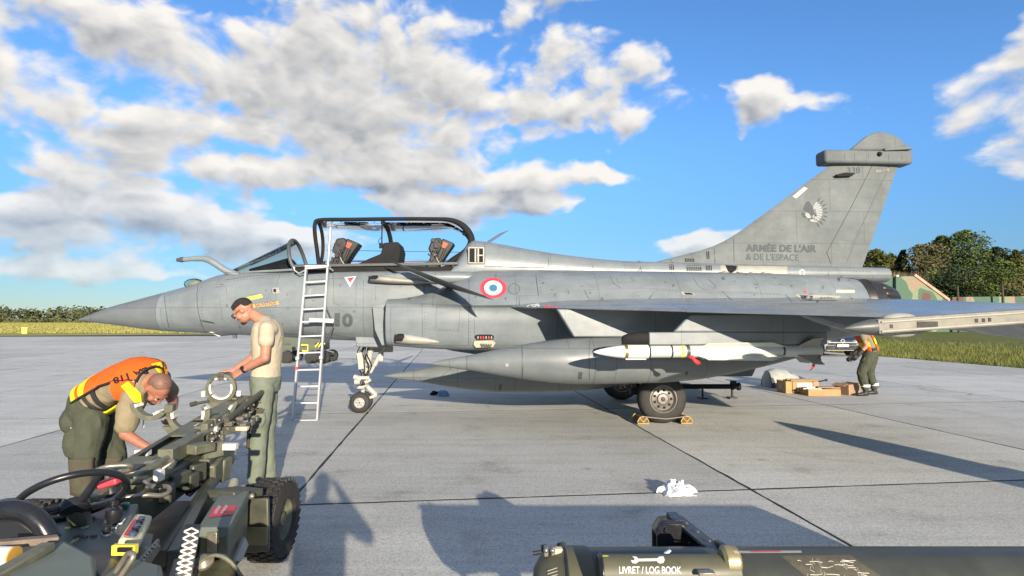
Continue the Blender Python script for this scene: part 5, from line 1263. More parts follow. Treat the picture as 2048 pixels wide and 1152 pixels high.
decal('service_opening', [[(949, 675), (950, 671), (954, 669), (983, 669), (988, 672), (987, 679), (953, 680)]], M_BLACK)
for k in range(6): decal('service_cap', [ell(956 + k * 5.4, 674.5, 1.5, 3.2, 8)], M_RED if k in (1, 2, 4) else M_GREYL, off=.012)
hp0 = hit(968, 686)
mb = MB(); q0 = [JI @ hit(x, y, .02) for x, y in ((948, 681), (984, 680), (991, 684), (986, 692), (952, 693), (947, 688))]; mb.prism(q0, (0, -.025, -.006)); sp_ = mb.build('service_panel', M_CREAM, jet, bevel=.004)
mb = MB()
for k in range(9): c = q0[0].lerp(q0[2], .35 + .055 * k); mb.box(c + Vector((0, -.035, -.045 - .02 * (k % 2))), (.02, .02, .03))
tag(mb.build('panel_fittings', M_TITAN, sp_), kind='stuff')
r_ = random.Random(12); fs = []
for k in range(46):
    x = r_.uniform(420, 1740); y = r_.uniform(548, 610) if x > 760 else r_.uniform(565, 660); fs.append(ell(x, y, .9, .9, 6))
tag(decal('fastener', fs, M_GREYL), kind='stuff')
fs = []                                            # rows of rivets along the seams
for (xa, ya), (xb, yb) in (((340, 600), (345, 655)), ((404, 575), (404, 640)), ((455, 563), (585, 548)), ((565, 663), (705, 668)), ((852, 560), (852, 600)), ((849, 612), (850, 684)), ((942, 616), (941, 684)), ((975, 529), (1094, 532)), ((1000, 494), (1090, 510)), ((1100, 534), (1180, 538)), ((1190, 538), (1278, 541)), ((1080, 548), (1082, 588)), ((1084, 545), (1210, 555)), ((1300, 580), (1560, 590)), ((1290, 544), (1435, 547)), ((1474, 524), (1650, 524)), ((1687, 332), (1610, 392)), ((1600, 400), (1480, 492)), ((1738, 346), (1662, 490)), ((1772, 350), (1716, 470)), ((1580, 540), (1650, 541)), ((1660, 540), (1740, 544)), ((680, 620), (720, 640)), ((780, 612), (840, 612)), ((880, 612), (915, 612)), ((880, 658), (914, 658)), ((610, 560), (720, 556))):
    n = int(math.hypot(xb - xa, yb - ya) / 6.5)
    for k in range(n + 1): fs.append(ell(xa + (xb - xa) * k / max(1, n), ya + (yb - ya) * k / max(1, n), .75, .75, 6))
tag(decal('rivet_row', fs, M_LINE, off=.0025), kind='stuff')
fs = []; r_ = random.Random(77)                    # small stencilled notices
for k in range(64):
    x = r_.uniform(430, 1730); y = r_.uniform(545, 600) if x > 770 else r_.uniform(560, 660); w = r_.uniform(3, 8)
    for j in range(r_.choice((1, 2, 2, 3))): fs.append([(x, y + j * 2.2), (x + w * r_.uniform(.6, 1), y + j * 2.2), (x + w * r_.uniform(.6, 1), y + j * 2.2 + 1), (x, y + j * 2.2 + 1)])
for k in range(16):
    x = r_.uniform(1500, 1700); y = r_.uniform(440, 520); w = r_.uniform(2, 5); fs.append([(x, y), (x + w, y), (x + w, y + 1), (x, y + 1)])
tag(decal('stencil_notice', fs, M_MARK, off=.003), kind='stuff')
# soot and rub marks with a shape of their own
decal('warning_mark', [[(1606, 581), (1614, 581), (1610, 587)]], M_RED)

# placards on the drop tanks
_tk = [o for o in bpy.data.objects if o.name.startswith('tank_shell')]; _bt = world_bvh(_tk)
for nm, polys, m_ in (('placard', [[(1157, 744), (1165, 744), (1163.5, 758), (1155.5, 758)]], M_MARK), ('placard', [[(1372, 742), (1377, 742), (1375, 750), (1370, 750)]], M_MARK), ('filler_mark', [ell(1014, 730, 3.4, 3.6, 14)], M_GREYL)):
    decal(nm, polys, m_, _tk[0].parent, .003, 6, _bt, _tk[0].parent.matrix_world.inverted())
decal('placard', [[(998, 769), (1004, 769), (1003, 780), (997, 780)]], M_MARK, _tk[1].parent, .003, 6, _bt, _tk[1].parent.matrix_world.inverted())
for i, pts in enumerate(([(1045, 690), (1044, 720), (1045, 752)], [(1180, 670), (1178, 710), (1179, 760)], [(900, 714), (899, 726), (901, 738)])):
    line('tank_seam', pts, .009, M_LINEL, _tk[0].parent, 4, _bt, _tk[0].parent.matrix_world.inverted())
# ================================================================== PEOPLE
def fabric(name, col, scale=9, var=.12, fold=.5, fscale=7., rough=.85):
    m = mat(name, col, rough, var=var, scale=scale, spec=.15); nt = m.node_tree; N = nt.nodes; L = nt.links; b = N['Principled BSDF']
    tc = N.new('ShaderNodeTexCoord'); mp = N.new('ShaderNodeMapping'); mp.inputs['Scale'].default_value = (1, 1, .7); L.new(tc.outputs['Object'], mp.inputs[0])
    n1 = N.new('ShaderNodeTexNoise'); n1.inputs['Scale'].default_value = fscale; n1.noise_type = 'RIDGED_MULTIFRACTAL'; n1.inputs['Detail'].default_value = 2.5; n1.inputs['Distortion'].default_value = .8; L.new(mp.outputs[0], n1.inputs['Vector'])
    n2 = N.new('ShaderNodeTexNoise'); n2.inputs['Scale'].default_value = 260; L.new(tc.outputs['Object'], n2.inputs['Vector'])
    b1 = N.new('ShaderNodeBump'); b1.inputs['Strength'].default_value = fold; b1.inputs['Distance'].default_value = .035; L.new(n1.outputs['Fac'], b1.inputs['Height'])
    b2 = N.new('ShaderNodeBump'); b2.inputs['Strength'].default_value = .15; b2.inputs['Distance'].default_value = .004; L.new(n2.outputs['Fac'], b2.inputs['Height']); L.new(b1.outputs[0], b2.inputs['Normal']); L.new(b2.outputs[0], b.inputs['Normal'])
    return m
def skin_mat(name, col):
    m = mat(name, col, .5, var=.14, scale=14, bump=.08, bscale=180, spec=.4); b = m.node_tree.nodes['Principled BSDF']
    b.inputs['Subsurface Weight'].default_value = .12; b.inputs['Subsurface Radius'].default_value = (.02, .008, .004); return m
M_SKIN = skin_mat('skin', (.40, .18, .115)); M_SKIN2 = skin_mat('skin_tanned', (.33, .135, .085))
M_TEE = fabric('beige_cotton', (.43, .37, .27), fold=.35); M_TEED = fabric('khaki_cotton', (.23, .19, .12), fold=.4)
M_TROU = fabric('olive_trousers', (.15, .17, .132), fold=.65); M_TROUD = fabric('dark_olive_trousers', (.062, .068, .048), fold=.7)
M_PATCH = fabric('brown_green_patch', (.075, .068, .048), fold=.6)
M_HIVIS = fabric('orange_hivis', (.68, .11, .015), fold=.35, var=.06); M_STRIPE = fabric('yellow_reflective', (.66, .60, .015), fold=.3, var=.05, rough=.5)
M_BOOT = mat('boot_leather', (.022, .02, .02), .5, var=.3, scale=20, bump=.2); M_HAIR = mat('dark_hair', (.02, .014, .011), .65, var=.4, scale=90, bump=.8, bscale=150)
M_STUB = mat('shaved_hair', (.17, .085, .062), .6, var=.25, scale=60); M_WEB = mat('black_webbing', (.014, .014, .015), .7, var=.2)

TEX = bpy.data.textures.new('folds', 'CLOUDS'); TEX.noise_scale = .11; TEX.noise_depth = 2
def remesh(name, mb, voxel, m, parent, smooth=4, disp=0., faceclip=None):
    me = bpy.data.meshes.new(name); me.from_pydata(mb.v, [], mb.f)
    bm = bmesh.new(); bm.from_mesh(me); bmesh.ops.recalc_face_normals(bm, faces=bm.faces); bm.to_mesh(me); bm.free()
    o = bpy.data.objects.new(name, me); COL.objects.link(o)
    q = o.modifiers.new('r', 'REMESH'); q.mode = 'VOXEL'; q.voxel_size = voxel; q.use_smooth_shade = True
    q = o.modifiers.new('s', 'SMOOTH'); q.factor = .5; q.iterations = smooth
    if disp:
        q = o.modifiers.new('d', 'DISPLACE'); q.texture = TEX; q.strength = disp; q.mid_level = .5; q.texture_coords = 'LOCAL'
    dg = bpy.context.evaluated_depsgraph_get(); me2 = bpy.data.meshes.new_from_object(o.evaluated_get(dg)); bpy.data.objects.remove(o); bpy.data.meshes.remove(me)
    me2.name = name
    return link(name, me2, m, parent, smooth=180)
def rc(mb, p0, r0, p1, r1, n=14):
    """round cone"""
    p0, p1 = Vector(p0), Vector(p1); mb.tube(p0, p1, r0, r1, n); mb.sphere(p0, r0 * 1.0, n, 8); mb.sphere(p1, r1 * 1.0, n, 8)
def chain(mb, pts):
    for (p, r), (q, s) in zip(pts[:-1], pts[1:]): rc(mb, p, r, q, s)
def frame_from(d, ref):
    d = d.normalized(); s = (ref - d * ref.dot(d)).normalized(); return d, s, d.cross(s)
def torso_surf(spine, side):
    """spine: list of (point, half width, half depth); returns f(t, a, off): a = 0 at the back ... pi at the front"""
    P = [Vector(p) for p, _, _ in spine]; n = len(P)
    def f(t, a, off=0.):
        u = t * (n - 1); i = min(int(u), n - 2); k = u - i
        c = P[i].lerp(P[i + 1], k); w = spine[i][1] * (1 - k) + spine[i + 1][1] * k; dp = spine[i][2] * (1 - k) + spine[i + 1][2] * k
        d = (P[min(i + 2, n - 1)] - P[max(i - 1, 0)]); d, s, b = frame_from(d, Vector(side))     # b = back direction or front
        return c + s * (w + off) * math.sin(a) + b * (dp + off) * math.cos(a)
    return f
def torso_mb(mb, f, t0=0., t1=1., off=0., n=24, m=16):
    rows = [[f(t0 + (t1 - t0) * i / m, 2 * math.pi * k / n, off) for k in range(n)] for i in range(m + 1)]
    mb.grid(rows, True); c0 = sum((Vector(p) for p in rows[0]), Vector()) / n; c1 = sum((Vector(p) for p in rows[-1]), Vector()) / n
    mb.add(rows[0], [tuple(range(n))]); mb.add(rows[-1], [tuple(range(n))[::-1]])
def hand(mb, wrist, palm_dir, palm_n, s=1., curl=.9, thumb_side=1, spread=.10):
    """palm and five bent fingers; palm_n points out of the back of the hand"""
    d, n, b = frame_from(Vector(palm_dir), Vector(palm_n)); w = Vector(wrist); L_ = .085 * s
    for k in range(4):
        o = (k - 1.5) * .019 * s; base = w + d * L_ + b * o * thumb_side
        rc(mb, w + b * o * .6 * thumb_side + d * .012, .017 * s, base, .0115 * s, 8)
        ln = (.040, .046, .043, .033)[k] * s; p = base; ang = .25
        for j in range(3):
            ang += curl * (.55, .75, .55)[j]; q = p + (d * math.cos(ang) - n * math.sin(ang) + b * spread * (k - 1.5) * .3 * thumb_side) * ln * (1, .72, .55)[j]; rc(mb, p, (.0105, .0095, .0088)[j] * s, q, (.0095, .0088, .0075)[j] * s, 8); p = q
    t0 = w + d * .022 * s - b * .024 * s * thumb_side; t1 = t0 + (d * .75 - b * .62 * thumb_side - n * .25).normalized() * .042 * s; t2 = t1 + (d * .8 - n * .55 * curl - b * .1 * thumb_side).normalized() * .034 * s; t3 = t2 + (d * .6 - n * .7 * curl).normalized() * .026 * s
    rc(mb, t0, .016 * s, t1, .0125 * s, 8); rc(mb, t1, .0125 * s, t2, .011 * s, 8); rc(mb, t2, .011 * s, t3, .009 * s, 8)
def head_prims(mb, c, fwd, up, s=1.):
    """skull, jaw, nose, brow, ears; c = middle of the head, fwd = looking direction"""
    f, u, l = frame_from(Vector(fwd), Vector(up)); M = Matrix((l, f, u)).transposed(); c = Vector(c)
    def E(o, r): mb.sphere(c + l * o[0] * s + f * o[1] * s + u * o[2] * s, tuple(x * s for x in r), 18, 12, M)
    E((0, -.012, .028), (.074, .094, .090)); E((0, .022, -.045), (.060, .070, .070)); E((0, .052, -.088), (.033, .034, .024)); E((0, .05, -.01), (.052, .046, .05)); E((0, .07, .022), (.052, .022, .018))
    E((0, .100, -.028), (.012, .019, .012)); E((0, .088, -.008), (.010, .016, .026)); E((0, .086, -.062), (.024, .012, .007)); E((0, .085, -.075), (.022, .011, .007))
    for q in (-1, 1): E((q * .076, -.012, -.014), (.009, .020, .032)); E((q * .045, .055, -.035), (.024, .026, .026))
    return f, u, l
def face_parts(parent, c, f, u, l, s=1., glasses=False, beard=False):
    c = Vector(c); M = Matrix((l, f, u)).transposed()
    for q in (-1, 1):
        mb = MB(); mb.sphere(c + l * q * .031 * s + f * .083 * s + u * .004 * s, .0105 * s, 10, 8); mb.build('eye', mat('eye_white', (.5, .47, .42), .3), parent)
        mb = MB(); mb.sphere(c + l * q * .031 * s + f * .089 * s + u * .024 * s, (.018 * s, .005 * s, .004 * s), 8, 6, M); mb.build('eyebrow', M_HAIR, parent)
    if beard:
        mb = MB(); mb.sphere(c + f * .064 * s - u * .094 * s, (.030 * s, .030 * s, .024 * s), 12, 8, M); mb.build('beard', M_HAIR, parent)
    if glasses:
        mb = MB()
        for q in (-1, 1):
            mb.torus(c + l * q * .033 * s + f * .104 * s + u * .0 * s, .024 * s, .0022 * s, f, 20, 6); mb.tube(c + l * q * .056 * s + f * .10 * s + u * .006 * s, c + l * q * .079 * s - f * .02 * s + u * .004 * s, .0022 * s, n=6)
        mb.tube(c + l * .010 * s + f * .106 * s, c - l * .010 * s + f * .106 * s, .0022 * s, n=6); g = mb.build('glasses', M_BLACK, parent)
        mb = MB(); mb.sphere(c + l * .033 * s + f * .104 * s, (.022 * s, .002 * s, .02 * s), 12, 6, M); mb.build('lens', M_GLASS, g); mb = MB(); mb.sphere(c - l * .033 * s + f * .104 * s, (.022 * s, .002 * s, .02 * s), 12, 6, M); mb.build('lens', M_GLASS, g)
def boot(parent, ankle, toe_dir, s=1., white=False, hh=.13):
    a = Vector(ankle); d = Vector(toe_dir).normalized(); a = Vector((a.x, a.y, 0)); mb = MB()
    rc(mb, a + Vector((0, 0, .05)), .048, a + Vector((0, 0, hh)), .055); rc(mb, a + Vector((0, 0, .045)) - d * .04, .042, a + d * .10 + Vector((0, 0, .042)), .045); rc(mb, a + d * .10 + Vector((0, 0, .04)), .043, a + d * .19 + Vector((0, 0, .035)), .034)
    for v in range(len(mb.v)):
        x = mb.v[v]; mb.v[v] = (x[0], x[1], max(x[2], .004))
    remesh('boot', mb, .009, M_BOOT, parent, 3)

def person_base(loc, label, name='person'):
    o = empty(name, (loc[0], loc[1], 0)); tag(o, label, 'person'); return o
# ---------------------------------------------------------------- man in beige shirt, standing
def standing_man():
    Y = 5.55; O = Vector((at(522, 980, Y).x, Y, 0)); o = person_base(O, 'man in beige t-shirt and olive trousers standing with a hand on the ring cradle')
    k = lambda px, py, dy=0.: at(px, py, Y + dy) - O
    hipL, hipR = k(526, 775, -.10), k(535, 775, .10); knL, knR = k(517, 868, -.10), k(531, 868, .10); anL, anR = k(511, 966, -.12), k(536, 962, .10)
    shL, shR = k(534, 658, -.17), k(528, 656, .18); elL = k(530, 716, -.25); wrL = k(484, 741, -.18); elR = k(505, 716, .24); wrR = k(466, 742, .08)
    neck = k(527, 643); hc = k(487, 621); fwd = (k(466, 650) - hc).normalized() * 1.0; fwd = Vector((-.80, 0, -.62)); up = Vector((-.52, 0, .85))
    spine = [(k(530, 782), .15, .105), (k(532, 760), .165, .115), (k(533, 730), .155, .112), (k(535, 700), .165, .118), (k(535, 672), .185, .125), (k(533, 652), .17, .105), (k(529, 640), .09, .075)]
    tf = torso_surf(spine, (0, 1, 0))
    mb = MB(); torso_mb(mb, tf, 0, 1, -.012); chain(mb, [(k(531, 650), .062), (neck, .058), (k(507, 630), .055)]); head_prims(mb, hc, fwd, up)
    chain(mb, [(shL, .052), (elL, .042), (wrL, .028)]); chain(mb, [(shR, .052), (elR, .042), (wrR, .028)]); hand(mb, wrL, (-.85, -.05, -.55), (-.35, -.75, .45), 1., .75, -1); hand(mb, wrR, (-.95, -.1, -.1), (-.1, .3, .9), 1., .8, 1)
    for h, kn, an in ((hipL, knL, anL), (hipR, knR, anR)): chain(mb, [(h, .08), (kn, .055), (an, .04)])
    remesh('body', mb, .0075, M_SKIN, o, 3)
    f, u, l = frame_from(fwd, up); face_parts(o, hc, f, u, l, 1., True, True)
    mb = MB(); M = Matrix((l, f, u)).transposed()
    for q, r_ in (((0, -.010, .058), (.0755, .090, .064)), ((0, -.052, .040), (.071, .058, .066)), ((0, .036, .074), (.062, .042, .034))): mb.sphere(hc + l * q[0] + f * q[1] + u * q[2], r_, 18, 12, M)
    rq = random.Random(4)
    for _ in range(60):
        a = rq.uniform(-1, 1); b = rq.uniform(-.9, .85); p = hc + l * .058 * a + f * .075 * b + u * (.112 + .006 * rq.random() - .05 * abs(a) - .035 * abs(b)); rc(mb, p, .007, p + u * .014 + f * .006 + l * rq.uniform(-.01, .01), .004, 6)
    remesh('hair', mb, .006, M_HAIR, o, 2)
    mb = MB(); torso_mb(mb, tf, .13, .97, .014); chain(mb, [(shL + Vector((0, .05, 0)), .078), (shL.lerp(elL, .12), .072), (shL.lerp(elL, .42), .070)]); chain(mb, [(shR - Vector((0, .05, 0)), .078), (shR.lerp(elR, .42), .070)]); chain(mb, [(shL, .07), (k(531, 647), .078), (shR, .07)])
    remesh('t_shirt', mb, .010, M_TEE, o, 5, .012)
    mb = MB(); torso_mb(mb, tf, 0, .22, .02)
    for h, kn, an, sg in ((hipL, knL, anL, -1), (hipR, knR, anR, 1)):
        chain(mb, [(h, .104), (h.lerp(kn, .5), .098), (kn, .082), (kn.lerp(an, .5), .08), (an + Vector((0, 0, .05)), .078)]); pk = h.lerp(kn, .62); mb.sphere(pk + Vector((.0, sg * .078, 0)), (.085, .035, .11), 12, 10)
    remesh('trousers', mb, .010, M_TROU, o, 4, .022)
    mb = MB(); pk = hipL.lerp(knL, .45) + Vector((-.0, -.128, 0)); mb.box(pk, (.15, .016, .05)); mb.build('pocket_flap', M_PATCH, o, bevel=.008)
    mb = MB(); rows = []
    for i in range(9):
        t = i / 8; c = knL.lerp(anL, -.12 + .38 * t); rows.append([c + Vector((math.cos(a) * (.098), math.sin(a) * .098, 0)) for a in [math.pi * (.72 + .62 * j / 10) for j in range(11)]])
    mb.grid(rows); mb.build('knee_patch', M_PATCH, o, smooth=60, solid=.006)
    mb = MB(); w0 = wrL.lerp(elL, .10); d = (elL - wrL).normalized(); mb.path([w0 - d * .011, w0 + d * .011], .034, 16); wt = mb.build('watch', M_BLACK, o, smooth=40); mb = MB(); mb.box(w0 + Vector((-.008, -.030, .012)), (.036, .014, .036), Quaternion((0, 1, 0), .6)); mb.build('watch_face', M_BLACK, wt, bevel=.004)
    boot(o, anL, (-.95, -.15, 0)); boot(o, anR, (-.97, .05, 0))
standing_man()
# ---------------------------------------------------------------- man in orange vest, bent over the loader
def bent_man():
    Y = 4.95; O = Vector((at(185, 1020, Y).x, Y, 0)); o = person_base(O, 'man in orange vest with yellow stripes bending over the cradle beam')
    k = lambda px, py, dy=0.: at(px, py, Y + dy) - O
    hipL, hipR = k(182, 838, -.10), k(205, 835, .12); knL, knR = k(172, 920, -.16), k(228, 918, .12); anL, anR = k(172, 1000, -.12), k(220, 1000, .12)
    shL, shR = k(262, 796, -.23), k(322, 758, .16); elL = k(250, 868, -.30); wrL = k(300, 898, -.30); elR = k(346, 800, .12); wrR = k(347, 818, -.10)
    hc = k(316, 778, -.22); fwd = Vector((.38, -.22, -.90)); up = Vector((.80, -.42, .44))
    spine = [(k(170, 832), .155, .125), (k(178, 805), .17, .13), (k(203, 788), .165, .125), (k(236, 768, -.02), .165, .12), (k(266, 757, -.05), .185, .122), (k(290, 757, -.10), .16, .10), (k(304, 764, -.14), .085, .072)]
    tf = torso_surf(spine, (-.2, .86, .50))
    mb = MB(); torso_mb(mb, tf, 0, 1, -.014); chain(mb, [(k(290, 768, -.1), .065), (k(303, 771, -.15), .062), (hc, .055)]); head_prims(mb, hc, fwd, up, 1.06)
    chain(mb, [(shL, .056), (elL, .045), (wrL, .030)]); chain(mb, [(shR, .056), (elR, .046), (wrR, .030)]); hand(mb, wrL, (.85, .1, -.45), (0, -.6, .6), 1., .6, -1); hand(mb, wrR, (.0, -.45, -.85), (.8, -.4, .2), 1., 1.0, 1)
    for h, kn, an in ((hipL, knL, anL), (hipR, knR, anR)): chain(mb, [(h, .09), (kn, .058), (an, .042)])
    remesh('body', mb, .008, M_SKIN2, o, 3)
    f, u, l = frame_from(fwd, up); face_parts(o, hc, f, u, l, 1.06, False, True); M = Matrix((l, f, u)).transposed()
    mb = MB()
    for q, r_ in (((0, -.045, .035), (.077, .066, .086)), ((0, -.02, .06), (.074, .080, .068))): mb.sphere(hc + (l * q[0] + f * q[1] + u * q[2]) * 1.06, tuple(x * 1.06 for x in r_), 18, 12, M)
    remesh('shaved_hair', mb, .008, M_STUB, o, 3)
    mb = MB()
    for q in (-1, 1): mb.sphere(hc + l * q * .055 + f * .035 - u * .07, (.022, .045, .04), 10, 8, M)
    mb.sphere(hc + f * .06 - u * .095, (.045, .038, .03), 12, 8, M); remesh('beard', mb, .007, M_HAIR, o, 2)
    mb = MB(); torso_mb(mb, tf, .10, .97, .012); chain(mb, [(shL + Vector((0, .06, 0)), .098), (shL.lerp(elL, .3), .092), (shL.lerp(elL, .72), .088)]); chain(mb, [(shR - Vector((0, .06, 0)), .09), (shR.lerp(elR, .6), .082)]); chain(mb, [(shL, .08), (k(292, 766, -.1), .09), (shR, .08)])
    remesh('t_shirt', mb, .011, M_TEED, o, 4, .025)
    mb = MB(); torso_mb(mb, tf, 0, .25, .026); mb.sphere(k(165, 838, 0), (.15, .17, .15), 16, 12)
    for h, kn, an, sg in ((hipL, knL, anL, -1), (hipR, knR, anR, 1)):
        chain(mb, [(h, .128), (h.lerp(kn, .5), .118), (kn, .10), (kn.lerp(an, .5), .092), (an + Vector((0, 0, .03)), .088)]); mb.sphere(h.lerp(kn, .55) + Vector((-.09, sg * .07, 0)), (.06, .06, .12), 12, 10)
    remesh('trousers', mb, .011, M_TROUD, o, 4, .035)
    # knees worn brown
    for kn, an in ((knL, anL), (knR, anR)):
        mb = MB(); rows = []
        for i in range(9):
            c = kn.lerp(an, -.10 + .9 * i / 8); rr = .116 - .014 * i / 8; rows.append([c + Vector((math.cos(a) * rr, math.sin(a) * rr, 0)) for a in [math.pi * (1.05 + .8 * j / 12) for j in range(13)]])
        mb.grid(rows); mb.build('knee_patch', M_PATCH, o, smooth=60, solid=.006)
    # vest: back panel over the shirt, front panels hanging, stripes, belt
    def panel(t0, t1, a0, a1, off, name, m, parent, n=14, th=.006):
        mb = MB(); mb.grid([[tf(t0 + (t1 - t0) * i / n, a0 + (a1 - a0) * j / n, off) for j in range(n + 1)] for i in range(n + 1)]); return mb.build(name, m, parent, smooth=60, solid=th)
    BK = math.pi if (tf(.5, math.pi).z > tf(.5, 0).z) else 0.
    vest = empty('vest'); vest.parent = o
    ns = -1 if (tf(.5, BK - 1.2).y < tf(.5, BK + 1.2).y) else 1      # the side turned to the viewer
    NE = .80; e0, e1 = (BK - NE, BK + 1.28) if ns < 0 else (BK - 1.28, BK + NE)
    vb = panel(.20, .96, e0, e1, .036, 'back_panel', M_HIVIS, vest, 20)
    for sg in (-1, 1): panel(.66, .97, BK + sg * (NE if sg == ns else 1.28), BK + sg * 2.2, .044, 'shoulder_panel', M_HIVIS, vest)
    panel(.24, .55, BK + math.pi - 1.0, BK + math.pi + 1.0, .05, 'front_panel', M_STRIPE, vest)
    panel(.29, .345, e0 - .01, e1 + .01, .0415, 'waist_stripe', M_STRIPE, vest); panel(.20, .25, e0 - .01, e1 + .01, .0415, 'hem_stripe', M_STRIPE, vest)
    for sg in (-1, 1):
        mb = MB(); mb.path([tf(.18 + .80 * i / 20, BK + sg * (NE if sg == ns else 1.29), .040) for i in range(21)], .009, 6); mb.build('edge_binding', M_WEB, vest)
        for t in (.30, .40): panel(t, t + .035, BK + sg * (NE if sg == ns else 1.25), BK + sg * 2.4, .034, 'side_strap', M_WEB, vest)
    mb = MB(); mb.path([tf(.97, e0 + (e1 - e0) * i / 20, .038) for i in range(21)], .009, 6); mb.build('collar_binding', M_WEB, vest)
    bpy.context.view_layer.update(); bv = world_bvh([c for c in vest.children if c.name.startswith(('back_panel', 'shoulder_panel'))] + [c for c in o.children if c.name.startswith('t_shirt')]); inv = Matrix.Translation(-O)
    decal('shoulder_stripe', [[(243, 772), (257, 763), (281, 788), (283, 812), (275, 814)]], M_STRIPE, vest, .006, 6., bv, inv); decal('shoulder_stripe', [[(302, 729), (320, 724), (332, 740), (334, 752), (322, 752)]], M_STRIPE, vest, .006, 6., bv, inv)
    text_decal('vest_lettering', 'BA 118', (293, 735), (226, 757), 12, M_BLACK, .03, vest, bv, inv, .006, 5.)
    decal('vest_triangle_border', [[(262, 764), (273, 757), (276, 765)]], M_WEB, vest, .006, 5., bv, inv); decal('vest_triangle', [[(264.5, 763.5), (272, 759), (274, 764)]], M_WHITE, vest, .009, 5., bv, inv)
    mb = MB(); mb.box(k(148, 858, -.20), (.05, .02, .025)); mb.build('pocket_light', mat('pale_blue', (.45, .6, .65), .4), o, bevel=.004)
    mb = MB(); mb.box(k(288, 840, -.12), (.012, .012, .12)); mb.build('pen', M_WHITE, o)
    boot(o, anL, (.9, -.35, 0)); boot(o, anR, (.95, -.1, 0))
bent_man()
# ---------------------------------------------------------------- man by the boxes, head behind the wing
def far_man():
    Y = 12.75; O = Vector((at(1738, 790, Y).x, Y, 0)); o = person_base(O, 'man in orange vest and black gloves standing by the cardboard boxes under the wing')
    k = lambda px, py, dy=0.: at(px, py, Y + dy) - O
    hipL, hipR = k(1738, 712, -.10), k(1744, 712, .10); knL, knR = k(1723, 745, -.12), k(1738, 745, .12); anL, anR = k(1731, 780, -.13), k(1748, 778, .12)
    shL, shR = k(1722, 664, -.19), k(1718, 664, .19); elL = k(1733, 692, -.24); wrL = k(1717, 709, -.24); elR = k(1722, 692, .22); wrR = k(1706, 710, .12)
    hc = k(1703, 641, 0); fwd = Vector((-.85, 0, -.5)); up = Vector((-.4, 0, .9))
    spine = [(k(1741, 714), .15, .11), (k(1741, 705), .165, .12), (k(1738, 692), .16, .118), (k(1732, 680), .18, .122), (k(1724, 668), .19, .125), (k(1718, 660), .17, .105), (k(1713, 655), .09, .075)]
    tf = torso_surf(spine, (0, 1, 0)); mb = MB(); torso_mb(mb, tf, 0, 1, -.012); chain(mb, [(k(1717, 659), .06), (hc, .055)]); head_prims(mb, hc, fwd, up)
    chain(mb, [(shL, .055), (elL, .046), (wrL, .032)]); chain(mb, [(shR, .055), (elR, .046), (wrR, .032)])
    for h, kn, an in ((hipL, knL, anL), (hipR, knR, anR)): chain(mb, [(h, .085), (kn, .055), (an, .04)])
    remesh('body', mb, .010, M_SKIN, o, 3); f, u, l = frame_from(fwd, up); M = Matrix((l, f, u)).transposed()
    mb = MB(); mb.sphere(hc + u * .05 - f * .015, (.08, .10, .075), 16, 10, M); remesh('hair', mb, .01, M_HAIR, o, 2)
    for w, e, sg in ((wrL, elL, -1), (wrR, elR, 1)):
        mb = MB(); rc(mb, w, .046, w.lerp(e, .4), .05); hand(mb, w, (w - e), (0, -1, .3), 1.25, .9, sg); remesh('glove', mb, .010, M_WEB, o, 2)
    mb = MB(); torso_mb(mb, tf, .06, .97, .012); chain(mb, [(shL, .085), (shL.lerp(elL, .45), .076)]); chain(mb, [(shR, .085), (shR.lerp(elR, .45), .076)]); remesh('t_shirt', mb, .013, M_TEED, o, 3, .015)
    vest = empty('vest'); vest.parent = o
    def panel(t0, t1, a0, a1, off, name, m, n=14): mb = MB(); mb.grid([[tf(t0 + (t1 - t0) * i / n, a0 + (a1 - a0) * j / n, off) for j in range(n + 1)] for i in range(n + 1)]); mb.build(name, m, vest, smooth=60, solid=.006)
    BK = 0. if (tf(.4, 0).x > tf(.4, math.pi).x) else math.pi
    panel(.20, .95, BK - 1.25, BK + 1.25, .03, 'back_panel', M_HIVIS); panel(.22, .95, BK + math.pi - 1.1, BK + math.pi + 1.1, .03, 'front_panel', M_HIVIS)
    panel(.36, .50, BK - 1.27, BK + 1.27, .034, 'waist_stripe', M_STRIPE); panel(.36, .50, BK + math.pi - 1.12, BK + math.pi + 1.12, .034, 'waist_stripe', M_STRIPE)
    for sg in (-1, 1): panel(.22, .30, BK + sg * 1.2, BK + sg * 2.0, .03, 'side_strap', M_WEB)
    mb = MB(); torso_mb(mb, tf, 0, .2, .02)
    for h, kn, an, sg in ((hipL, knL, anL, -1), (hipR, knR, anR, 1)): chain(mb, [(h, .125), (h.lerp(kn, .5), .118), (kn, .098), (kn.lerp(an, .5), .09), (an + Vector((0, 0, .06)), .085)])
    remesh('trousers', mb, .012, M_TROUD, o, 4, .03)
    for an in (anL, anR): mb = MB(); mb.path([Vector((an.x, an.y, .20)), Vector((an.x, an.y, .25))], .094, 18); mb.build('ankle_band', mat('reflective_white', (.8, .8, .76), .4), o, smooth=40)
    boot(o, anL, (-.95, -.2, 0), hh=.2); boot(o, anR, (-.97, .1, 0), hh=.2)
far_man()
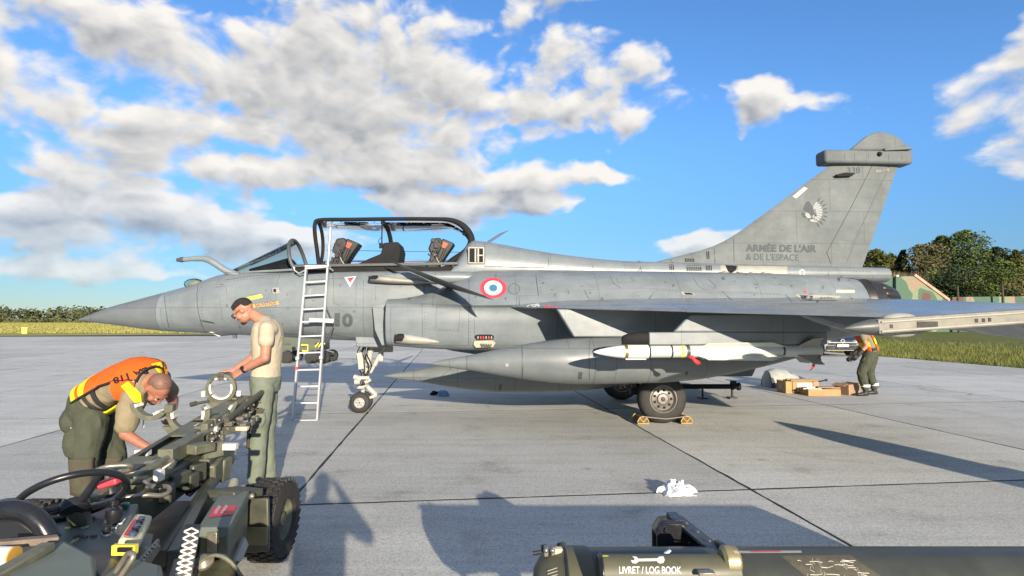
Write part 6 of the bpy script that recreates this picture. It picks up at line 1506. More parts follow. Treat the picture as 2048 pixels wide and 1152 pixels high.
# ---------------------------------------------------------------- the photographer, whose shadow lies on the concrete
def photographer():
    O = Vector((.06, -.36, 0)); o = person_base(O, 'person holding up a phone behind the camera, whose shadow falls on the concrete')
    V = lambda x, y, z: Vector((x, y, z)); mb = MB()
    spine = [(V(0, 0, .92), .16, .11), (V(0, 0, 1.05), .155, .11), (V(0, 0, 1.2), .17, .115), (V(0, 0, 1.36), .195, .12), (V(0, 0, 1.44), .16, .10), (V(0, 0, 1.49), .08, .07)]
    tf = torso_surf(spine, (1, 0, 0)); torso_mb(mb, tf, 0, 1, 0); chain(mb, [(V(0, 0, 1.46), .06), (V(0, 0, 1.60), .055)]); head_prims(mb, V(0, .0, 1.635), (0, 1, -.05), (0, 0, 1))
    for s in (-1, 1):
        chain(mb, [(V(s * .19, 0, 1.41), .06), (V(s * .33, .12, 1.24), .05), (V(s * .10, .24, 1.50), .035)]); hand(mb, V(s * .10, .24, 1.50), (-s * .4, .3, .8), (s, 0, .2), 1., .5, s)
        chain(mb, [(V(s * .10, 0, .95), .11), (V(s * .12, .02, .5), .085), (V(s * .13, 0, .06), .075)])
    remesh('body', mb, .012, M_SKIN, o, 3)
    mb = MB(); torso_mb(mb, tf, 0, .95, .02)
    for s in (-1, 1): chain(mb, [(V(s * .18, 0, 1.41), .08), (V(s * .29, .08, 1.29), .07)])
    remesh('t_shirt', mb, .014, M_TEE, o, 3)
    mb = MB()
    for s in (-1, 1): chain(mb, [(V(s * .10, 0, .95), .13), (V(s * .12, .02, .5), .10), (V(s * .13, 0, .1), .09)])
    remesh('trousers', mb, .014, M_TROU, o, 3)
    for s in (-1, 1): boot(o, V(s * .13, 0, 0), (s * .2, 1, 0))
photographer()
# ================================================================== WEAPON LOADER IN THE NEAR LEFT
M_OD = mat('olive_drab', (.092, .096, .062), .5, var=.35, scale=7, col2=(.115, .116, .08), rvar=.12, bump=.06, bscale=30)
M_ODD = mat('olive_drab_dark', (.058, .061, .044), .45, var=.3, scale=6, rvar=.12)
M_ODG = mat('green_grey_panel', (.11, .13, .11), .48, var=.22, scale=4, rvar=.1)
M_PAD = mat('white_pad', (.58, .57, .51), .6, var=.12, scale=30)
M_BLK = mat('black_enamel', (.014, .015, .018), .28, var=.3, scale=10, rvar=.1)
M_WORN = mat('worn_metal', (.26, .235, .19), .38, .6, var=.35, scale=14)
M_IVORY = mat('ivory_plastic', (.60, .53, .33), .45, var=.12, scale=20)
LO = Vector((-2.3, 3.9, 0)); loader = tag(empty('weapon_loader', LO), 'dark olive weapon loading trolley with steering wheel and ring cradles', 'weapon loader')
def lp(px, py, Y): return at(px, py, Y) - LO
def LB(name, m, **k): return None
B0, B1 = lp(246, 942, 3.35), lp(490, 791, 5.35); BD = (B1 - B0).normalized(); BR = BD.cross(Vector((0, 0, 1))).normalized(); BU = BR.cross(BD)
def bp(t, r=0., u=0.): return B0.lerp(B1, t) + BR * r + BU * u
LQ = Matrix((BR, BD, BU)).transposed()
# cradle beam: open channel with a slotted top plate
beam = empty('cradle_beam'); beam.parent = loader
for r_ in (-.085, .085): mb = MB(); mb.beam(bp(0, r_, -.06), bp(1, r_, -.06), .018, .13, BU); mb.build('side_plate', M_OD, beam, bevel=.004)
for t0, t1 in ((0, .12), (.34, .52), (.56, .98)): mb = MB(); mb.beam(bp(t0, 0, .004), bp(t1, 0, .004), .15, .010, BU); mb.build('top_plate', M_OD, beam, bevel=.003)
for r_ in (-.062, .062): mb = MB(); mb.beam(bp(.12, r_, .004), bp(.34, r_, .004), .03, .010, BU); mb.build('slot_edge', M_ODD, beam, bevel=.003)
mb = MB(); mb.beam(bp(0.02, 0, -.10), bp(.98, 0, -.10), .15, .01, BU); mb.build('bottom_plate', M_ODD, beam)
mb = MB(); mb.tube(bp(-.02, .13, -.01), bp(.62, .13, .0), .020, n=12); mb.build('guide_rod', M_WORN, beam, smooth=50)
mb = MB(); mb.tube(bp(.55, .16, .0), bp(1.02, .15, .03), .024, n=12); mb.build('guide_rod', M_ODD, beam, smooth=50)
for t in (.43, .50):
    mb = MB(); mb.box(bp(t, .12, -.03), (.05, .12, .17), LQ.to_quaternion()); mb.build('rod_bracket', M_OD, beam, bevel=.006)
    for uu in (-.08, -.02, .04): mb = MB(); mb.sphere(bp(t, .15, uu - .01), .010, 8, 6); mb.build('bolt', M_WORN, beam)
# ring cradles
def arc(c, r0, r1, a0, a1, w, name, m, parent, n=24, tilt=BD):
    d = Vector(tilt).normalized(); s = BR; u = s.cross(d).normalized() * 1.; mb = MB(); rows = []
    for i in range(n + 1):
        a = a0 + (a1 - a0) * i / n; e = s * math.cos(a) + u * math.sin(a); rows.append([c + e * r0 - d * w / 2, c + e * r1 - d * w / 2, c + e * r1 + d * w / 2, c + e * r0 + d * w / 2])
    mb.grid(rows, True); mb.add(rows[0], [(0, 1, 2, 3)]); mb.add(rows[-1], [(3, 2, 1, 0)]); return mb.build(name, m, parent, smooth=40, bevel=.002)
P = math.pi
c1 = lp(443, 776, 5.12); rg = empty('ring_cradle'); rg.parent = loader
arc(c1, .100, .128, 0, 2 * P, .035, 'ring', M_OD, rg, 48)
for a0, a1 in ((-P * .78, -P * .22), (P * .88, P * 1.18), (-P * .18, P * .12), (P * .60, P * .68), (P * .32, P * .40)): arc(c1, .084, .1005, a0, a1, .045, 'pad', M_PAD, rg, 14)
mb = MB(); mb.box(c1 + BU * .118, (.05, .05, .04), LQ.to_quaternion()); mb.build('hinge', M_ODD, rg, bevel=.006)
mb = MB(); mb.prism([c1 - BU * .09 - BR * .13, c1 - BU * .09 + BR * .13, c1 - BU * .17 + BR * .10, c1 - BU * .17 - BR * .10], BD * .04); mb.build('saddle', M_OD, rg, bevel=.006)
for s in (-1, 1): mb = MB(); mb.box(c1 + BR * s * .148 - BU * .05, (.035, .04, .05), LQ.to_quaternion()); mb.build('side_pad', M_PAD, rg, bevel=.006)
mb = MB(); mb.tube(c1 - BR * .24 - BU * .14, c1 - BR * .10 - BU * .115, .012, n=8); mb.tube(c1 - BR * .26 - BU * .145, c1 - BR * .21 - BU * .132, .020, n=8); mb.build('locking_lever', M_ODD, rg, smooth=50)
c2 = lp(379, 826, 4.30); rg2 = empty('ring_cradle'); rg2.parent = loader
arc(c2, .118, .152, P * .96, P * 2.06, .05, 'ring', M_OD, rg2, 40)
for a0, a1, w in ((P * 1.42, P * 1.68, .07), (P * .94, P * 1.10, .07), (P * 1.88, P * 2.06, .07)): arc(c2, .098, .1185, a0, a1, w, 'pad', M_PAD, rg2, 14)
mb = MB(); mb.prism([c2 - BR * .20 - BU * .10, c2 + BR * .20 - BU * .10, c2 + BR * .11 - BU * .20, c2 - BR * .11 - BU * .20], BD * .05); mb.build('saddle', M_OD, rg2, bevel=.008)
mb = MB(); mb.box(c2 + BR * .175 - BU * .12 - BD * .03, (.07, .05, .05), LQ.to_quaternion()); mb.build('side_pad', M_PAD, rg2, bevel=.010)
c3 = c2 - BR * .205 + BU * .07 - BD * .01; up2 = empty('ring_cradle_lid'); up2.parent = loader
arc(c3 - BR * .05 + BU * .02, .10, .135, P * 1.02, P * 1.78, .05, 'ring', M_OD, up2, 24, (BD + BR * .35).normalized())
for a0, a1 in ((P * 1.03, P * 1.12), (P * 1.60, P * 1.74)): arc(c3 - BR * .05 + BU * .02, .082, .1005, a0, a1, .06, 'pad', M_PAD, up2, 8, (BD + BR * .35).normalized())
mb = MB(); mb.box(c3 + BR * .075 - BU * .03, (.06, .06, .06), LQ.to_quaternion()); mb.build('hinge', M_OD, up2, bevel=.006)
c4 = bp(.70, .0, .10); rg3 = empty('ring_cradle'); rg3.parent = loader
arc(c4, .125, .15, P * 1.12, P * 1.95, .04, 'ring', M_OD, rg3, 28)
for a0, a1 in ((P * 1.76, P * 1.86), (P * 1.16, P * 1.25)): arc(c4, .105, .1255, a0, a1, .06, 'pad', M_PAD, rg3, 10)
# clamps and blocks along the right of the beam
for (px, py, Y, d, m) in ((458, 893, 4.05, (.11, .05, .045), M_PAD), (482, 857, 4.55, (.11, .04, .03), M_IVORY), (286, 905, 3.75, (.085, .05, .04), M_PAD), (456, 834, 4.75, (.06, .05, .03), M_PAD), (452, 845, 4.7, (.05, .12, .03), M_PAD)):
    mb = MB(); mb.box(lp(px, py, Y), d); mb.build('stop_block', m, loader, bevel=.005)
for (a, b, w, h) in (((405, 905, 3.95), (445, 896, 4.05), .05, .10), ((380, 900, 3.8), (420, 892, 3.95), .10, .06), ((425, 868, 4.35), (470, 858, 4.55), .04, .05), ((395, 860, 4.2), (455, 838, 4.6), .06, .05), ((430, 835, 4.7), (476, 815, 5.0), .05, .06), ((440, 870, 4.4), (492, 812, 5.2), .045, .06), ((330, 915, 3.6), (395, 880, 4.1), .09, .10)):
    mb = MB(); mb.beam(lp(*a), lp(*b), w, h); mb.build('bracket', M_OD, loader, bevel=.006)
rq = random.Random(21)
fm = MB()
for i in range(46):
    t = rq.uniform(.25, .98); fm.sphere(bp(t, rq.choice((.1, .13, .17)) + rq.uniform(-.01, .02), rq.uniform(-.12, .02)), rq.uniform(.006, .012), 7, 5)
for i in range(26): t = rq.uniform(.3, .95); fm.box(bp(t, rq.uniform(.10, .22), rq.uniform(-.16, -.02)), (rq.uniform(.02, .05), rq.uniform(.03, .09), rq.uniform(.015, .05)), LQ.to_quaternion())
tag(fm.build('small_fittings', M_WORN, loader, bevel=.003), kind='stuff')
# lower chassis: long inclined boom, rails, hoses
chs = empty('chassis'); chs.parent = loader
mb = MB(); mb.tube(lp(322, 1118, 2.75), lp(424, 962, 4.0), .040, n=16); mb.build('boom_tube', M_ODD, chs, smooth=50)
mb = MB(); mb.beam(lp(410, 955, 3.95), lp(452, 905, 4.45), .13, .16); mb.build('boom_head', M_OD, chs, bevel=.015)
mb = MB(); mb.beam(lp(445, 915, 4.2), lp(440, 960, 4.2), .10, .12, (0, 1, 0)); mb.build('head_bracket', M_OD, chs, bevel=.012)
mb = MB(); mb.beam(lp(345, 1125, 2.55), lp(418, 985, 3.75), .05, .10); mb.build('chassis_rail', M_ODD, chs, bevel=.006)
mb = MB(); mb.beam(lp(225, 1040, 3.0), lp(420, 905, 4.35), .16, .20); mb.build('chassis_rail', M_ODD, chs, bevel=.012)
mb = MB(); mb.beam(Vector((-2.9, 3.6, .27)) - LO, Vector((-1.72, 4.06, .27)) - LO, .12, .12); mb.build('axle', M_ODD, chs, bevel=.01)
for i in range(5):
    mb = MB(); a = lp(330 + i * 6, 1000 - i * 7, 3.55); b = lp(392 + i * 4, 955 + i * 5, 3.9); pts = [a, a.lerp(b, .35) + Vector((0, 0, .06 - i * .02)), a.lerp(b, .7) + Vector((.02, 0, -.07 + .02 * i)), b]; mb.path([tuple(p) for p in crom([tuple(p) for p in pts], 5)], .013, 8); mb.build('hydraulic_hose', M_BLK, chs, smooth=60)
for (px, py, Y, d) in ((388, 945, 3.8, (.10, .12, .12)), (372, 962, 3.65, (.12, .10, .10)), (405, 925, 4.0, (.14, .14, .08)), (352, 958, 3.55, (.10, .16, .08)), (330, 985, 3.4, (.09, .12, .10)), (420, 938, 4.1, (.07, .1, .16))):
    mb = MB(); mb.box(lp(px, py, Y), d, Quaternion((0, 0, 1), rq.uniform(-.4, .4))); mb.build('valve_block', M_ODD, chs, bevel=.012)
# bent tube guards
def guard(pts, Y0, Y1, r_=.0125, m=M_WORN):
    n = len(pts); P_ = [tuple(lp(p[0], p[1], Y0 + (Y1 - Y0) * i / (n - 1))) for i, p in enumerate(pts)]; mb = MB(); mb.path([tuple(p) for p in crom(P_, 6)], r_, 8); mb.build('tube_guard', m, loader, smooth=60)
guard([(192, 941), (215, 933), (255, 931), (264, 938), (244, 945), (300, 944), (318, 941), (345, 924), (335, 922), (292, 926)], 3.1, 3.45)
guard([(244, 996), (292, 990), (320, 991), (336, 985), (338, 976), (322, 972), (250, 973)], 2.95, 3.2); guard([(255, 965), (300, 960), (330, 948), (348, 925)], 3.0, 3.4, .016, M_OD)
mb = MB(); mb.beam(lp(262, 975, 3.1), lp(330, 935, 3.4), .05, .12); mb.build('hinged_arm', M_OD, loader, bevel=.008); mb = MB(); mb.tube(lp(288, 962, 3.0), lp(307, 976, 2.98), .008, n=8); mb.build('locking_pin', M_STEEL, loader)
mb = MB(); mb.box(lp(318, 950, 3.15), (.04, .05, .06)); mb.build('latch', M_PAD, loader, bevel=.006)
mb = MB(); mb.tube(lp(222, 975, 2.95), lp(226, 992, 2.95), .045, n=16); kn = mb.build('emergency_stop', M_BLK, loader, smooth=40); mb = MB(); mb.box(lp(223, 963, 2.95), (.10, .08, .035), Quaternion((0, 1, 0), -.25)); mb.build('red_cap', M_RED, kn, bevel=.008)
mb = MB(); mb.beam(lp(180, 1000, 2.8), lp(238, 962, 3.05), .06, .03); mb.build('pedal_arm', M_OD, loader, bevel=.006)
# steering wheel
sc = lp(147, 993, 2.5); sn = Vector((-.457, .457, .762)).normalized(); sw = empty('steering_wheel'); sw.parent = loader
mb = MB(); mb.torus(sc, .19, .0145, sn, 56, 12); mb.build('rim', M_BLK, sw, smooth=60)
u_ = (Vector((1, 0, 0)) - sn * sn.x).normalized(); w_ = sn.cross(u_); hub = sc - sn * .045
for a in (1.35, 3.55, 5.75): e = u_ * math.cos(a) + w_ * math.sin(a); mb = MB(); mb.path([hub, hub + e * .08 + sn * .005, sc + e * .188], [.020, .017, .014], 10); mb.build('spoke', M_BLK, sw, smooth=60)
mb = MB(); mb.lathe([(-.03, .03), (-.02, .052), (.0, .056), (.018, .05), (.026, .02)], hub, sn, 24); mb.build('hub', M_BLK, sw, smooth=50)
mb = MB(); mb.tube(hub, lp(160, 1060, 2.55), .030, .032, 14); mb.build('steering_column', M_ODD, loader, smooth=50); mb = MB(); mb.lathe([(0, .05), (.05, .045), (.10, .04)], lp(160, 1060, 2.55), sn, 18); mb.build('column_base', M_ODG, loader)
# dashboard panel with knobs
pa, pb, pc, pd = lp(120, 1020, 2.75), lp(277, 1006, 2.85), lp(238, 1106, 2.30), lp(60, 1106, 2.22)
mb = MB(); mb.prism([pa, pb, pc, pd], (0, .02, -.16)); mb.build('control_panel', M_ODG, loader, bevel=.010)
pn = (pb - pa).cross(pd - pa).normalized(); pn = pn if pn.z > 0 else -pn
def knob(px, py, Y, r_, h, m, name='knob', top=None):
    p = lp(px, py, Y); mb = MB(); mb.lathe([(-.03, r_ * .8), (h * .3, r_ * .75), (h * .55, r_), (h * .9, r_ * .9), (h, r_ * .4)], p, pn, 18); return mb.build(name, m, loader, smooth=40)
knob(226, 1021, 2.75, .022, .05, M_RED, 'red_button'); knob(250, 1020, 2.76, .020, .035, mat('green_button', (.01, .10, .05), .3), 'green_button'); knob(227, 1052, 2.58, .034, .08, M_BLK, 'joystick_boot'); knob(226, 1030, 2.62, .018, .07, M_BLK, 'joystick')
knob(238, 1029, 2.7, .017, .012, M_WHITE, 'dial'); knob(213, 1075, 2.46, .024, .02, M_STEEL, 'selector_plate'); knob(213, 1073, 2.46, .016, .045, M_BLK, 'selector_knob'); knob(136, 1063, 2.5, .014, .02, M_YEL, 'warning_lamp'); knob(170, 1058, 2.5, .016, .012, M_WORN, 'cap'); knob(160, 1082, 2.4, .028, .02, M_BLK, 'switch'); knob(187, 1079, 2.42, .012, .02, M_ODD, 'switch'); knob(180, 1043, 2.6, .02, .02, M_ODD, 'cap')
mb = MB(); mb.path([lp(206, 1059, 2.5), lp(232, 1056, 2.52), lp(236, 1049, 2.56), lp(243, 1047, 2.57), lp(250, 1038, 2.62)], .004, 6); mb.build('white_wire', M_WHITE, loader)
# pendant remote control in its holder
q0, q1, q2, q3 = lp(271, 1026, 2.58), lp(306, 1030, 2.6), lp(282, 1081, 2.28), lp(238, 1076, 2.26); rmt = empty('pendant_control'); rmt.parent = loader
nn = (q1 - q0).cross(q3 - q0).normalized(); nn = nn if nn.z > 0 else -nn
mb = MB(); mb.prism([q0, q1, q2, q3], -nn * .05); mb.build('case', M_IVORY, rmt, bevel=.012)
for i in range(5):
    t = .28 + .15 * i; c = q0.lerp(q3, t).lerp(q1.lerp(q2, t), .52) + nn * .004; mb = MB(); mb.lathe([(-.01, .013), (.010, .013), (.013, .009)], c, nn, 14); mb.build('push_button', M_BLK if i % 2 else mat('blue_button', (.05, .07, .13), .3), rmt, smooth=40)
mb = MB(); a0, a1, b0, b1 = [q0.lerp(q3, t).lerp(q1.lerp(q2, t), s) + nn * .0015 for t, s in ((.30, .12), (.92, .12), (.92, .30), (.30, .30))]; mb.prism([a0, a1, b0, b1], nn * .0015); mb.build('red_strip', M_RED, rmt)
mb = MB(); hh = [lp(266, 1040, 2.62), lp(315, 1042, 2.64), lp(300, 1112, 2.22), lp(226, 1104, 2.20)]; mb.prism([p - nn * .052 for p in hh], -nn * .20); mb.build('holder', M_ODG, loader, bevel=.010)
mb = MB(); mb.box(lp(250, 1099, 2.14), (.085, .02, .035)); yl = mb.build('yellow_label', M_YEL, loader); mb = MB(); mb.box(lp(250, 1099, 2.125), (.05, .012, .016)); mb.build('label_print', M_BLK, yl)
# lettered side plate
s0, s1, s2, s3 = lp(276, 1128, 2.16), lp(320, 1078, 2.46), lp(321, 1100, 2.46), lp(290, 1148, 2.16); mb = MB(); mb.prism([s0, s1, s2, s3], (-.02, .01, 0)); plate_o = mb.build('name_plate', M_BLK, loader, bevel=.003)
bpy.context.view_layer.update(); pv = world_bvh([plate_o]); text_decal('plate_lettering', 'AVAM', (287, 1131), (319, 1093), 11, M_GREYL, .04, plate_o, pv, Matrix.Translation(-LO), .004, 6.)
# right-hand stowage box with red notice
ZT = .60
def gl(px, py, z): return ground(px, py, z) - LO
t0, t1, t2, t3 = gl(441, 989, ZT), gl(497, 986, ZT), gl(456, 1058, ZT), gl(399, 1059, ZT)
mb = MB(); mb.prism([t0, t1, t2, t3], (0, 0, -.26)); box_o = mb.build('stowage_box', M_OD, loader, bevel=.008)
mb = MB(); e = .006; mb.prism([t0 + Vector((-e, e, .012)), t1 + Vector((e, e, .012)), t2 + Vector((e, -e, .012)), t3 + Vector((-e, -e, .012))], (0, 0, -.05)); mb.build('lid', M_ODG, box_o, bevel=.006)
bpy.context.view_layer.update(); bvv = world_bvh([o for o in box_o.children]); iv = Matrix.Translation(-LO)
rs = decal('red_notice', [[(427, 1015), (475, 1011.5), (465, 1030), (417, 1036)]], mat('notice_red', (.55, .035, .06), .45, var=.15, scale=20), box_o, .003, 8, bvv, iv)
text_decal('notice_lettering', 'DEFENSE', (432, 1031), (442, 1015), 5.5, M_WHITE, .02, box_o, bvv, iv, .006, 5); text_decal('notice_lettering', 'DE MARCHER', (445, 1030), (456, 1014), 5., M_WHITE, .02, box_o, bvv, iv, .006, 5)
mb = MB(); mb.box((t2 + t3) / 2 + Vector((0, -.012, -.06)), (.05, .012, .10)); mb.build('latch', M_WORN, box_o, bevel=.003); mb = MB(); mb.sphere(t1 + Vector((.02, 0, -.02)), .018, 10, 8); mb.build('lifting_eye', M_WORN, box_o)
# mudguard, flap and wheels
mb = MB(); f0 = [lp(491, 998, 3.65), lp(536, 997, 3.65), lp(537, 1066, 3.65), lp(537, 1104, 3.65), lp(482, 1108, 3.65), lp(488, 1050, 3.65)]; mb.prism(f0, (0, .03, 0)); mb.build('mud_flap', M_ODD, loader, bevel=.008)
mb = MB(); mb.box(lp(512, 1072, 3.60), (.14, .03, .10)); mb.build('tail_lamp_panel', mat('olive_light', (.14, .125, .065), .5, var=.2), loader, bevel=.004)
mb = MB(); mb.prism([lp(485, 1074, 3.3), lp(492, 1090, 3.3), lp(478, 1123, 3.0), lp(466, 1120, 3.0)], (.012, .006, 0)); mk = mb.build('marker_strip', M_GREYL, loader); mb = MB(); mb.prism([lp(486, 1076, 3.29), lp(489, 1088, 3.29), lp(483, 1097, 3.22), lp(480, 1090, 3.22)], (.004, -.004, 0)); mb.build('red_reflector', M_RED, mk)
def loader_wheel(x, y, s):
    o = empty('wheel'); o.parent = loader; c = Vector((x, y, .268)) - LO; r, w = .27, .205; h = w / 2; mb = MB()
    mb.lathe([(-h * .8, .135), (-h, .15), (-h * 1.02, .20), (-h * .92, .245), (-h * .6, r - .012), (0, r - .008), (h * .6, r - .012), (h * .92, .245), (h * 1.02, .20), (h, .15), (h * .8, .135)], c, (1, 0, 0), 48, False); mb.build('tyre', M_RUB, o, smooth=40)
    mb = MB()
    for k in range(30):
        a = 2 * math.pi * k / 30
        for row, off in ((-.75, 0), (-.25, .5), (.25, 0), (.75, .5)):
            b = a + off * 2 * math.pi / 30; e = Vector((0, math.cos(b), math.sin(b))); t = Vector((0, -math.sin(b), math.cos(b))); cc = c + e * (r - .006) + Vector((row * h * .92, 0, 0)); M_ = Matrix((Vector((1, 0, 0)), t, e)).transposed(); mb.box(cc, (h * .42, .036, .022), M_ @ Matrix.Rotation(.25 if row < 0 else -.25, 3, 'Z'))
    tag(mb.build('tread_lugs', M_RUB, o, bevel=.003), kind='stuff')
    mb = MB(); mb.lathe([(-h * .82, .14), (-h * .7, .13), (-h * .4, .11), (-h * .35, .05), (-h * .7, .045), (-h * .72, .002)], c, (1, 0, 0), 32, False); mb.lathe([(h * .82, .14), (h * .7, .13), (h * .4, .11), (h * .35, .05), (h * .7, .045), (h * .72, .002)], c, (1, 0, 0), 32, False); mb.build('rim', M_OD, o, smooth=40)
loader_wheel(-1.66, 4.08, 1); loader_wheel(-2.92, 3.6, -1)
mb = MB(); mb.tube(lp(468, 965, 3.95), lp(463, 985, 3.7), .03, n=12); mb.build('hydraulic_fitting', M_IVORY, loader); mb = MB(); mb.beam(lp(440, 990, 3.5), lp(500, 982, 3.75), .20, .05); mb.build('axle_plate', M_ODD, loader, bevel=.008)
# reflective strap hanging down
mb = MB(); st_ = [(387, 1049, 2.35), (381, 1090, 2.25), (373, 1125, 2.17), (366, 1160, 2.12)]; rows = []
for px, py, Y in st_: c = lp(px, py, Y); rows.append([c - Vector((.028, 0, 0)), c + Vector((.028, 0, 0))])
mb.grid(rows); stp = mb.build('chequered_strap', mat('strap_olive', (.10, .09, .07), .6, var=.25, scale=20), loader, smooth=60, solid=.004)
def q(s_, t):
    u = min(max(t, 0), .9999) * (len(rows) - 1); i = int(u); k = u - i
    return (Vector(rows[i][0]).lerp(rows[i][1], s_)).lerp(Vector(rows[i + 1][0]).lerp(rows[i + 1][1], s_), k) + Vector((0, -.009, .002))
mb = MB()
for i in range(-3, 12):
    for sg in (1, -1):
        for s0_, s1_, dt in ((0., .5, 0.), (.5, 1., .055)):
            t0_ = i / 9 + dt; t1_ = t0_ + .055
            if t0_ < .05 or t1_ > 1: continue
            mb.beam(q(s0_ if sg > 0 else 1 - s0_, t0_), q(s1_ if sg > 0 else 1 - s1_, t1_), .006, .003, (0, 1, 0))
tag(mb.build('strap_pattern', M_WHITE, stp), kind='stuff')
# driver's seat, bonnet and bodywork at the bottom left
mb = MB(); mb.path([tuple(p) for p in crom([tuple(lp(*p)) for p in ((-40, 1030, 2.15), (0, 1020, 2.15), (45, 1022, 2.15), (80, 1045, 2.15), (104, 1082, 2.15))], 5)], .035, 12); mb.build('seat_frame', M_BLK, loader, smooth=60)
mb = MB(); mb.prism([lp(-60, 1036, 2.2), lp(40, 1036, 2.2), lp(70, 1056, 2.2), lp(85, 1090, 2.2), lp(-60, 1090, 2.2)], (0, .05, -.02)); mb.build('seat_back', mat('seat_vinyl', (.012, .013, .017), .5, var=.2), loader, bevel=.02)
mb = MB(); mb.sphere(lp(12, 1014, 2.5), (.06, .06, .035), 18, 12); mb.build('black_cap', M_BLK, loader, smooth=60); mb = MB(); mb.path([lp(25, 1000, 2.5), lp(42, 1010, 2.5), lp(60, 1030, 2.45)], .011, 8); mb.build('gear_lever', M_BLK, loader, smooth=60)
mb = MB(); mb.beam(lp(-40, 1092, 1.95), lp(116, 1078, 2.1), .04, .025); mb.build('wooden_bar', mat('weathered_wood', (.20, .155, .12), .7, var=.3, scale=18), loader, bevel=.004)
a = lp(-60, 1110, 1.95); b = lp(26, 1112, 1.95); mb = MB(); mb.tube(a, b, .030, n=20); rl_ = mb.build('white_roll', M_WHITE, loader, smooth=40); mb = MB(); mb.lathe([(0, .031), (.006, .031), (.007, .004)], b, (b - a).normalized(), 20); mb.build('roll_core', mat('amber', (.55, .30, .06), .5), rl_)
mb = MB(); mb.prism([lp(95, 1092, 2.05), lp(128, 1078, 2.1), lp(188, 1110, 2.0), lp(190, 1175, 1.85), lp(0, 1185, 1.75), lp(20, 1140, 1.85)], (0, .08, -.25)); mb.build('bonnet', M_ODG, loader, bevel=.012)
mb = MB(); mb.beam(lp(-20, 1160, 1.8), lp(98, 1092, 2.02), .05, .03); mb.build('bonnet_edge', M_OD, loader, bevel=.006)
mb = MB(); mb.prism([lp(150, 1098, 2.2), lp(228, 1094, 2.25), lp(238, 1128, 2.05), lp(200, 1165, 1.9)], (0, .1, -.15)); mb.build('panel_cowl', M_ODD, loader, bevel=.015)
mb = MB(); mb.prism([lp(208, 1150, 1.95), lp(255, 1112, 2.15), lp(322, 1130, 2.1), lp(318, 1180, 1.85), lp(220, 1185, 1.8)], (0, .1, -.25)); mb.build('side_cover', M_ODG, loader, bevel=.01)
guard([(228, 1150), (244, 1125), (256, 1108), (266, 1110), (262, 1122), (236, 1160)], 1.98, 1.95, .010, M_WORN)
mb = MB(); mb.prism([lp(330, 1160, 2.1), lp(345, 1118, 2.35), lp(360, 1112, 2.4), lp(362, 1160, 2.1)], (0, .1, -.2)); mb.build('side_cover', M_ODD, loader, bevel=.01)
mb = MB(); rows = []
for i in range(11):
    t = i / 10; px = 392 + 100 * t; py = 1160 - 50 * math.sin(math.pi * min(1, t * .95 + .12)) ** .7; rows.append([lp(px, py, 2.25), lp(px - 2, py + 3, 2.6), lp(px - 2, py + 30, 2.75)])
mb.grid(rows); mb.build('mudguard', M_OD, loader, smooth=60, solid=.012); mb = MB(); mb.lathe([(0, .034), (.012, .036), (.02, .026), (.03, .018)], lp(409, 1128, 2.28), (0, -.4, .9), 20); mb.build('filler_cap', M_WORN, loader, smooth=40)
mb = MB(); mb.prism([lp(395, 1104, 2.6), lp(454, 1104, 2.6), lp(500, 1180, 2.2), lp(385, 1180, 2.2)], (0, .1, -.2)); mb.build('body_shell', M_OD, loader, bevel=.02)
# under-structure so the trolley stands on its wheels
mb = MB(); mb.box(Vector((-2.2, 3.0, .36)) - LO, (1.0, 1.9, .16)); mb.build('base_frame', M_ODD, chs, bevel=.02)
for x in (-2.75, -1.45): mb = MB(); mb.lathe([(-.08, .12), (-.085, .2), (-.06, .235), (.06, .235), (.085, .2), (.08, .12)], Vector((x, 1.75, .235)) - LO, (1, 0, 0), 32); mb.build('front_wheel', M_RUB, chs, smooth=40)
# thin cable trailing over the concrete
mb = MB(); mb.path([tuple(p) for p in crom([tuple(ground(582, 1003, .012) - LO), tuple(ground(600, 978, .012) - LO), tuple(lp(590, 985, 4.8)), tuple(lp(575, 1000, 4.4))], 6)], .010, 6)
# ================================================================== MISSILE CONTAINER, NEAR RIGHT
M_CT = mat('container_olive', (.080, .078, .047), .5, 0., var=.18, scale=5, rvar=.08)
M_CTD = mat('container_dark', (.045, .05, .042), .35, .1, var=.25, scale=5, rvar=.08)
YC = 2.25; CO = Vector((at(1110, 1110, YC).x, YC, 0)); cont = tag(empty('missile_container', CO), 'olive tubular missile container with log book holder in the near right foreground', 'container')
def cp(px, py, Y=YC): return at(px, py, Y) - CO
rC = .175; zC = cp(1700, 1099).z - rC; x0 = cp(1092, 1100).x; x1 = 3.05 - CO.x
mb = MB(); mb.lathe([(x0 + .10, rC - .002), (x0 + .6, rC), (x1, rC)], (0, 0, zC), (1, 0, 0), 56, True); mb.build('tube', M_CTD, cont, smooth=50)
mb = MB(); mb.lathe([(x0 - .055, .03), (x0 - .045, .10), (x0 - .02, .145), (x0 + .02, rC - .006), (x0 + .055, rC + .006), (x0 + .06, rC + .012), (x0 + .075, rC + .012), (x0 + .08, rC + .004), (x0 + .15, rC + .003), (x0 + .17, rC - .002)], (0, 0, zC), (1, 0, 0), 56, True); mb.build('end_cap', M_CT, cont, smooth=40)
mb = MB(); mb.torus((x0 + .068, 0, zC), rC + .012, .007, (1, 0, 0), 56, 8); mb.build('clamp_ring', M_BLK, cont, smooth=60)
def tp_(x, ang, r_=rC): return Vector((x, -math.cos(ang) * r_, zC + math.sin(ang) * r_))
lat = empty('clamp_latch'); lat.parent = cont
